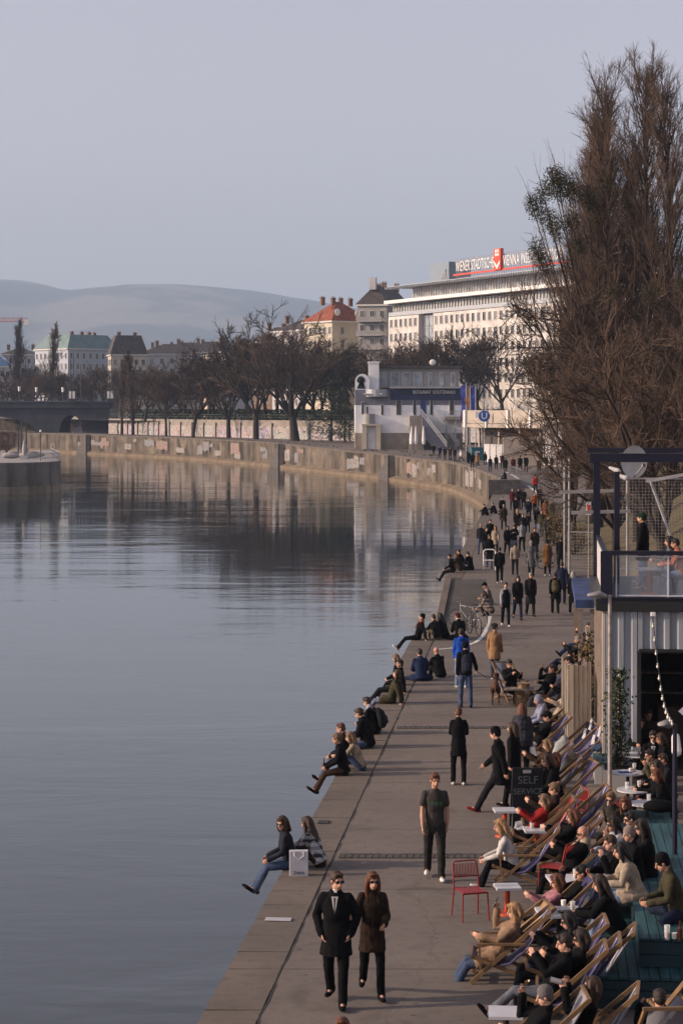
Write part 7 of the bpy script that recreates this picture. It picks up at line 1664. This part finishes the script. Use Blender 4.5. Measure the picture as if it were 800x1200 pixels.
# ---- deckchairs and their sitters
def lounger(px, py, face, fabric, clabel, arms=False, stripe=True, who=None, hgt=1.0, **kw):
    p = gnd(px, py); deckchair(p, face, fabric, clabel, arms, stripe, hgt)
    if who: 
        kw.setdefault('pose', 'lounge'); fw_ = Matrix.Rotation(R(face), 3, 'Z') @ Vector((0, .16, 0)); a = person(who, p + fw_, face, D=p.y, group=GD, **kw); return a
L1 = lounger(593, 1148, 84, M_lil, 'lilac printed deckchair with wooden arms under the woman in the tan coat', True, True, 'blonde woman in tan coat and blue jeans lying back with phone', pose='lounge3', h=1.74, top=('coat', TAN), pants=JEA, shoes=BLK, hair=('medium', H_BLO), skin=1, female=True)
lounger(596, 1126, 100, M_tan, 'empty tan canvas deckchair behind the woman in the tan coat', False, False, hgt=.8)
lounger(658, 1162, 88, M_lil, 'lilac deckchair under the long haired woman in sunglasses', False, True, 'woman with long black hair and sunglasses, black boots', pose='lounge', h=1.74, top=('coat', BLK), pants=BLK, shoes=BLK, hair=('long', H_BLK), skin=1, female=True, glasses=True)
lounger(655, 1196, 86, M_lil, 'lilac deckchair under the man in grey jeans', False, True, 'man in black jacket and crossed grey jeans looking at a phone', pose='lounge2', h=1.80, top=(J_, BLK), pants=(.085, .09, .11), shoes=BLK, hair=('short', H_DBR), skin=1)
lounger(672, 1186, 84, M_lil, 'lilac deckchair behind the man in grey jeans', False, True, 'person in sunglasses half hidden behind the man in grey jeans', pose='lounge', h=1.76, top=(J_, BLK), pants=BLK, shoes=BLK, hair=('medium', H_DBR), skin=0, glasses=True)
lounger(627, 1262, 92, M_gcanv, 'grey deckchair rail end at the bottom edge of the picture', False, False, 'person in knitted grey beanie and black coat at the bottom edge', pose='lounge3', h=1.74, top=('coat', BLK), pants=JEA, shoes=BLK, hair=('beanie', (.11, .10, .10)), skin=1)
ld = lounger(688, 1252, 80, M_gcanv, 'pale deckchair under the woman drinking from a can', False, True, 'woman in dark jacket with sunglasses drinking from a silver can', pose='drink', h=1.70, top=(J_, BLK), pants=BLK, shoes=BLK, hair=('long', H_BRN), skin=1, female=True, glasses=True)
lounger(770, 1262, 4, M_gcanv, 'deckchair with lilac motif facing away at the lower corner', False, True, 'head of dark hair above the deckchair at the lower corner', pose='lounge', h=1.70, top=(J_, BLK), pants=BLK, shoes=BLK, hair=('short', H_DBR), skin=1)
lounger(806, 1215, 30, M_gcanv, 'pale canvas deckchair cut by the frame edge before the teal riser', False, False, hgt=1.15)
lounger(690, 1172, 80, M_gcanv, 'empty deckchair with white backrest showing against the teal steps', False, True)
lounger(672, 1100, 100, M_lil, 'lilac deckchair under the dark haired man at the square table', False, True, 'dark haired man in black jumper leaning by the square table', pose='lounge3', h=1.80, top=(J_, BLK), pants=BLK, shoes=BLK, hair=('short', H_BLK), skin=0)
lounger(646, 1106, 96, M_lil, 'lilac deckchair under the pink sleeved woman', False, False, 'woman with brown wavy hair and pink sleeves below the dark haired man', pose='lounge', h=1.62, top=('sweater', PNK), pants=BLK, shoes=BLK, hair=('curly', H_RED), skin=1, female=True)
lounger(612, 1038, 84, M_lil, 'low deckchair with wooden arms under the woman in the white jumper', True, True, 'woman with very long blonde hair in white jumper and white trainers', pose='lowsit', h=1.72, top=('sweater', (.40, .38, .37)), pants=BLK, shoes=WHT, hair=('long', H_BLO), skin=1, female=True)
lounger(664, 1022, 86, M_lil, 'lilac deckchair under the dark red haired woman', False, True, 'woman with dark red curly hair in patterned black top', pose='lounge', h=1.72, top=(J_, BLK), pants=BLK, shoes=BLK, hair=('curly', H_RED), skin=1, female=True)
lounger(676, 1046, 84, M_lil, 'lilac deckchair under the bald man with beige scarf', False, True, 'bald man in sunglasses and black jacket with a beige scarf', pose='lounge', h=1.78, top=(J_, BLK), pants=BLK, shoes=BLK, hair=('bald', H_BLK), skin=0, glasses=True, scarf=BEI)
lounger(632, 1000, 88, M_redm, 'red canvas chair under the blonde woman in red', False, False, 'blonde woman in red jumper with back to the blackboard', pose='lounge', h=1.68, top=('sweater', RED), pants=BLK, shoes=BLK, hair=('long', H_SAN), skin=1, female=True)
lounger(643, 987, 88, M_lil, 'lilac deckchair behind the blonde woman in red', False, True, 'person in dark coat with pulled back fair hair behind the woman in red', pose='lounge', h=1.76, top=('coat', DBR), pants=LGR, shoes=BLK, hair=('bun', H_SAN), skin=1)
lounger(674, 985, 92, M_lil, 'empty lilac deckchair leaning against the plank deck', False, True);
lounger(645, 945, 86, M_lil, 'deckchair under the woman with ginger brown hair', False, True, 'woman with long ginger brown hair and sunglasses near the blackboard', pose='lounge', h=1.72, top=(J_, BLK), pants=BLK, shoes=BLK, hair=('long', H_RED), skin=1, female=True, glasses=True)
lounger(662, 952, 100, M_lil, 'deckchair under the broad person in black', False, False, 'broad person in black coat turned from the camera by the blackboard', pose='lowsit', h=1.84, top=('coat', BLK), pants=BLK, shoes=BLK, hair=('medium', H_BRN), skin=1)
lounger(636, 926, 88, M_lil, 'deckchair under the curly blonde person', False, False, 'person with curly light brown hair in white trousers', pose='lounge', h=1.70, top=(J_, BRN), pants=WHT, shoes=WHT, hair=('curly', H_SAN), skin=1, female=True)
lounger(668, 893, 112, M_lil, 'open empty lilac deckchair with white print by the board fence', False, True, hgt=.85); lounger(678, 902, 112, M_lil, 'second empty lilac deckchair stacked by the board fence', False, True, hgt=.85)
lounger(636, 890, 96, M_lil, 'deckchair under the black capped person', False, False, 'person in black cap and black jacket with a white sleeve cuff', pose='lounge', h=1.76, top=(J_, BLK), pants=LGR, shoes=BLK, hair=('cap', BLK), skin=1)
lounger(648, 868, 96, M_lil, 'deckchair hidden under the pale blue hood', False, False, 'person bent forward in pale blue grey hooded jumper', pose='lowsit', h=1.72, top=('puffer', (.17, .18, .25), 'hood'), pants=CHAR, shoes=BLK, hair=('hood', (.17, .18, .25)), skin=1, bulk=.03)
lounger(598, 821, 200, M_gcanv, 'deckchair with white and blue canvas under the man in black', True, False, 'man in black jacket with short beard facing the camera from a deckchair', pose='lounge', h=1.80, top=('coat', BLK), pants=BLK, shoes=BLK, hair=('short', H_BLK), skin=0)
lounger(642, 826, 110, M_lil, 'deckchair under the lounging person with grey blanket', False, False, 'lounging person with brown hair and grey trousers next to the basket', pose='lounge3', h=1.76, top=(J_, BLK), pants=GRY, shoes=BLK, hair=('short', H_BRN), skin=0)
lounger(662, 838, 104, M_lil, 'deckchair under the woman with dark bob', False, True, 'woman with dark bob and black top by the board fence', pose='lounge', h=1.68, top=(J_, BLK), pants=BLK, shoes=BLK, hair=('medium', H_DBR), skin=0, female=True)
lounger(660, 856, 98, M_lil, 'deckchair under the person in beige fleece', False, True, 'person in beige fleece with black hair next to the board fence', pose='lounge', h=1.72, top=(J_, BEI), pants=BLK, shoes=BLK, hair=('short', H_BLK), skin=0)
lounger(662, 815, 98, M_lil, 'deckchair behind the woman with dark bob', False, True, 'person with black hair and white collar behind the dark bob', pose='lounge', h=1.74, top=(J_, BLK), pants=BLK, shoes=BLK, hair=('short', H_BLK), skin=1, scarf=LGR)
lounger(674, 789, 92, M_lil, 'deckchair under the man with brown boots raised', False, True, 'man in navy trousers reclining with brown boots raised', pose='lounge2', h=1.80, top=(J_, CHAR), pants=NAVY, shoes=BRN, hair=('short', H_GRY), skin=0)
lounger(682, 800, 92, M_lil, 'deckchair beside the raised brown boots', False, False, 'person with ruddy face in black beside the raised brown boots', pose='lounge', h=1.74, top=(J_, BLK), pants=BLK, shoes=BLK, hair=('short', H_BRN), skin=0)
lounger(678, 812, 96, M_lil, 'deckchair nearest the top of the board fence', False, False, 'person holding a cup just above the board fence top', pose='lounge3', h=1.72, top=(J_, BLK), pants=BLK, shoes=BLK, hair=('medium', H_DBR), skin=0, female=True)
lounger(688, 770, 92, M_lil, 'deckchair half hidden by the kiosk post', False, False, 'person with crossed navy legs half hidden by the kiosk', pose='lounge2', h=1.76, top=(J_, NAVY), pants=DNAVY, shoes=BLK, hair=('short', H_DBR), skin=1)

# ---- guests around the round tables and on the teal steps
def stool(pos, label, rz=0):
    o = empty('stool', pos, R(rz), label, 'stool', 'dark stools at the terrace tables'); MB().tube([(0, 0, .40), (0, 0, .45)], [.18, .19], 18).build('seat', M_black, o)
    for k in range(4): a = R(45 + 90 * k); MB().bar((.12 * math.cos(a), .12 * math.sin(a), .40), (.18 * math.cos(a), .18 * math.sin(a), 0), .028).build('leg', M_black, o)
def guest(px, head_y, Y, face, pose, label, seat='stool', **kw):
    p = Vector(((px - 400) * Y / FP, Y, 0)); 
    if seat: stool(p, 'dark stool under the ' + label.split(' ', 1)[1] if False else 'dark stool carrying the ' + ' '.join(label.split()[:7]), 20)
    return person(label, p, face, pose, D=Y, group=GT, **kw)
guest(748, 855, 46.3, 180, 'chairlean', 'bearded man in black in the bar doorway behind a beer', h=1.80, top=(J_, BLK), hair=('short', H_BLK), skin=0)
guest(757, 850, 46.9, 190, 'chair', 'dim figure deeper in the bar doorway', h=1.86, top=(J_, DBR), hair=('short', H_DBR), skin=2)
guest(765, 878, 44.0, 170, 'chair', 'man in sunglasses with white collar at the table nearest the bar', h=1.78, top=(J_, BLK), hair=('short', H_DBR), skin=0, glasses=True, shirt=True)
guest(780, 882, 43.8, 96, 'chair', 'brown haired woman turned towards the man in sunglasses', h=1.70, top=(J_, BLK), hair=('medium', H_BRN), skin=0, female=True)
guest(774, 905, 41.9, 110, 'chin', 'man in olive jacket leaning on the blue menu table', h=1.74, top=(J_, (.06, .055, .035)), hair=('short', H_DBR), skin=0)
guest(783, 915, 41.2, 100, 'chair', 'person with light brown hair behind the olive jacket', h=1.70, top=(J_, CHAR), hair=('short', H_BRN), skin=0)
guest(768, 930, 40.2, 90, 'chairx', 'person in navy trousers with a knee raised above the tables', h=1.76, top=(J_, BLK), pants=DNAVY, hair=('medium', H_DBR), skin=0)
guest(784, 945, 39.6, 95, 'chairlean', 'person in black holding hands over the table by the red chair', h=1.74, top=(J_, BLK), hair=('medium', H_RED), skin=0, female=True)
guest(722, 935, 37.3, 150, 'chairlean', 'sandy haired man in sunglasses holding a cup by the lamp post', h=1.78, top=(J_, (.03, .027, .022)), hair=('short', H_SAN), skin=0, glasses=True)
guest(735, 940, 36.8, 150, 'chair', 'woman with ginger hair beside the sandy haired man', h=1.66, top=(J_, BLK), hair=('long', H_RED), skin=0, female=True)
def step(px, Y, z, face, pose, label, **kw):
    p = Vector(((px - 400) * Y / FP, Y, z)); return person(label, p, face, pose, D=Y, group='people sitting on the teal steps', **kw)
Z1, Z2 = .45, .862
step(747, 33.2, Z1 - .06, 100, 'chair', 'person in sunglasses at the back of the teal steps', h=1.74, top=(J_, BLK), hair=('short', H_BLK), skin=1, glasses=True)
step(760, 32.3, Z1 - .02, 96, 'chair', 'woman in large sunglasses and black coat on the upper teal step', h=1.76, top=('coat', BLK), hair=('long', H_DBR), skin=1, glasses=True, female=True)
step(735, 32.9, Z1 - .02, 105, 'chin', 'dark haired person in sunglasses holding head, white sleeve', h=1.70, top=(J_, LGR), pants=BLK, hair=('medium', H_DBR), skin=0, glasses=True)
step(745, 32.0, Z1 - .02, 100, 'chair', 'person in pale knitted beanie on the teal steps', h=1.64, top=(J_, BLK), hair=('beanie', (.20, .16, .14)), skin=1)
step(734, 31.4, Z1 - .02, 98, 'chin', 'young man in black with hand at his chin and jeans', h=1.72, top=(J_, BLK), pants=LJE, shoes=LGR, hair=('short', H_BRN), skin=1)
step(747, 30.8, Z1 - .02, 92, 'chairlean', 'woman in beige jacket with dark hair and pale jeans on the teal step', h=1.72, top=('coat', (.27, .22, .17)), pants=LJE, shoes=WHT, hair=('medium', H_BLK), skin=1, female=True)
step(724, 30.1, Z1, 80, 'knees', 'woman with dark brown hair in long black coat and light jeans on the low platform', h=1.74, top=('coat', BLK), pants=LJE, shoes=WHT, hair=('long', H_DBR), skin=1, female=True)
step(795, 29.5, Z2, 92, 'cross', 'man in olive jacket and black beanie sitting cross legged', h=1.82, top=(J_, OLV), pants=NAVY, shoes=KHA, hair=('beanie', BLK), skin=0)
# ---- on the roof balcony
def roof(px, Y, face, pose, label, zz=FZ + .02, **kw): return person(label, Vector(((px - 400) * Y / FP, Y, zz)), face, pose, D=Y, group='people on the roof balcony', **kw)
roof(753, 48.0, 70, 'stand', 'man in black coat and green cap standing on the roof balcony', h=1.76, top=('coat', BLK), pants=LJE, shoes=WHT, hair=('cap', DGR), skin=0)
roof(783, 47.2, 80, 'chairx', 'dark haired woman in grey top seated behind the balcony glass', h=1.70, top=(J_, GRY), pants=LJE, shoes=WHT, hair=('medium', H_BLK), skin=0, female=True)
roof(797, 46.7, 86, 'chair', 'seated person in orange top and blue jeans behind the balcony glass', h=1.68, top=('sweater', (.28, .09, .05)), pants=LJE, shoes=WHT, hair=('short', H_DBR), skin=0)
for px, Y, lab in ((783, 47.2, 'dark stool under the woman on the roof balcony'), (797, 46.7, 'dark stool under the orange top on the roof balcony')):
    stool(Vector(((px - 400) * Y / FP, Y, FZ)), lab)
low_table(Vector(((759 - 400) * 46.9 / FP, 46.9, FZ)), .5, .5, .6, 3, 'small white table with orange stem on the roof balcony', M_orange)
# a head at the lower picture edge
person('top of a brown haired head at the bottom edge below the couple', gnd(401, 1380), 178, 'stroll', 1.70, (J_, BLK), BLK, BLK, ('short', H_RED), 1, 22.6, GW_)

# ---- things they wear and hold
backpack(p8, 'dark backpack with orange stripe on the man with the dog', (.016, .018, .03)); backpack(pb, 'khaki backpack on the person walking away', (.06, .05, .03)); backpack(pk, 'black backpack worn at the quay edge', (.013, .013, .016))
held(p6, 1, 'white_box', 'white cardboard box in the hand of the red haired woman', 'box', lambda o: MB().box((.04, 0, -.12), (.16, .10, .26), M=Matrix.Rotation(R(-12), 3, 'Y')).build('box', M_letter, o))
held(s3, 1, 'bottle', 'brown bottle held by the sitter over the water', 'bottle', lambda o: MB().tube([(0, 0, -.05), (0, 0, .10), (0, 0, .14), (0, 0, .20)], [.032, .032, .014, .013], 10).build('bottle', M_brown, o))
held(L1, 1, 'phone', 'dark phone held by the woman in the tan coat', 'phone', lambda o: MB().box((0, .02, .03), (.075, .012, .15), M=Matrix.Rotation(R(25), 3, 'X')).build('phone', M_black, o))
held(ld, -1, 'drink_can', 'silver can held to the mouth of the drinking woman', 'can', lambda o: MB().tube([(0, .02, .0), (.0, .16, .03)], [.034, .034], 12).build('can', M_alu, o))
p = gnd(581, 1152); o = empty('red_bag', p + Vector((.55, -.1, 0)), R(20), 'small red and white bag on the ground by the grey jeans', 'bag'); MB().prism([(-.11, -.06), (.11, -.06), (.11, .06), (-.11, .06)], 0, .22).build('bag_body', M_redm, o); MB().box((-.112, 0, .12), (.006, .09, .16)).build('label_patch', M_letter, o)
o = empty('black_bag', tuple(qp(37.4, 6.75, .87)), QA, 'limp black bag lying on the raised teal step', 'bag'); mb = MB(); mb.smooth = True; mb.ball((0, 0, .09), (.30, .17, .12)); mb.limb([(-.15, .05, .16), (0, .02, .26), (.15, .05, .16)], [.02, .02, .02], 6); mb.build('bag_body', cloth(BLK), o)
o = empty('grey_bag', tuple(qp(46.6, 5.1, 0)), QA, 'bulging pale grey sack beside the teal bench', 'bag'); mb = MB(); mb.smooth = True; mb.limb([(0, 0, .1), (0, 0, .35), (.02, 0, .6), (.03, 0, .72)], [.22, .27, .20, .08], 14); mb.build('bag_body', cloth((.20, .21, .21)), o)
# lettering on the grey t-shirt lies on the chest of its wearer
Mt = Matrix.Translation(p3.tp(0, .150, .375)) @ (Matrix.Rotation(R(180), 4, 'Z') @ UPRIGHT)
text_obj('Hurley )(', .088, .003, mat('print_green', (.012, .13, .055), .7, .05), 'chest_print', p3.o, Mt, .25)
# ---- the brown dog seen from behind
dg = empty('dog', gnd(580, 824), R(-4), 'brown short haired dog on a lead, seen from behind', 'dog'); b = MB()
b.limb([(0, -.30, .50), (0, -.12, .50), (0, .12, .48), (0, .30, .50)], [(.105, .12), (.10, .115), (.12, .15), (.10, .13)], 12, lat=(1, 0, 0)); b.limb([(0, .28, .54), (0, .40, .64), (0, .46, .70)], [.085, .07, .065], 10)
b.ball((0, .50, .72), (.075, .09, .075)); b.limb([(0, .54, .70), (0, .66, .67)], [.048, .036], 8)
for s in (-1, 1):
    b.limb([(s * .07, -.28, .46), (s * .085, -.20, .30), (s * .085, -.36, .18), (s * .085, -.33, .03)], [.085, .055, .030, .027], 8); b.limb([(s * .085, -.34, .03), (s * .085, -.27, .022)], [.030, .024], 8)
    b.limb([(s * .08, .24, .42), (s * .085, .24, .22), (s * .085, .25, .03)], [.060, .036, .028], 8); b.limb([(s * .085, .25, .03), (s * .085, .30, .022)], [.030, .024], 8)
    b.limb([(s * .06, .47, .79), (s * .095, .48, .74), (s * .10, .50, .68)], [.022, .028, .016], 6)
b.limb([(0, -.38, .53), (0, -.45, .42), (0, -.47, .28)], [.026, .020, .010], 8)
ob = b.build('body', mat('dog_fur', (.070, .028, .014), .8, .25, 6, .4, 60), dg); rm = ob.modifiers.new('r', 'REMESH'); rm.mode = 'VOXEL'; rm.voxel_size = .014; sm = ob.modifiers.new('s', 'SMOOTH'); sm.iterations = 3; HEAVY.append(ob)
MB().limb([(0, .355, .585), (0, .375, .605)], [.088, .086], 12).build('collar', M_black, dg)
hA = wpos(p8, p8.arms[1][2] + p8.arms[1][3] * .09); hB = dg.location + Vector((0, .36, .66)); mid = (hA + hB) / 2 - Vector((0, 0, .07))
o = empty('dog_lead', hA, 0, 'dark lead running from the man to the brown dog', 'lead'); MB().tube([Vector((0, 0, 0)), (mid - hA), (hB - hA)], .010, 6).build('strap', M_black, o)
finish_people()
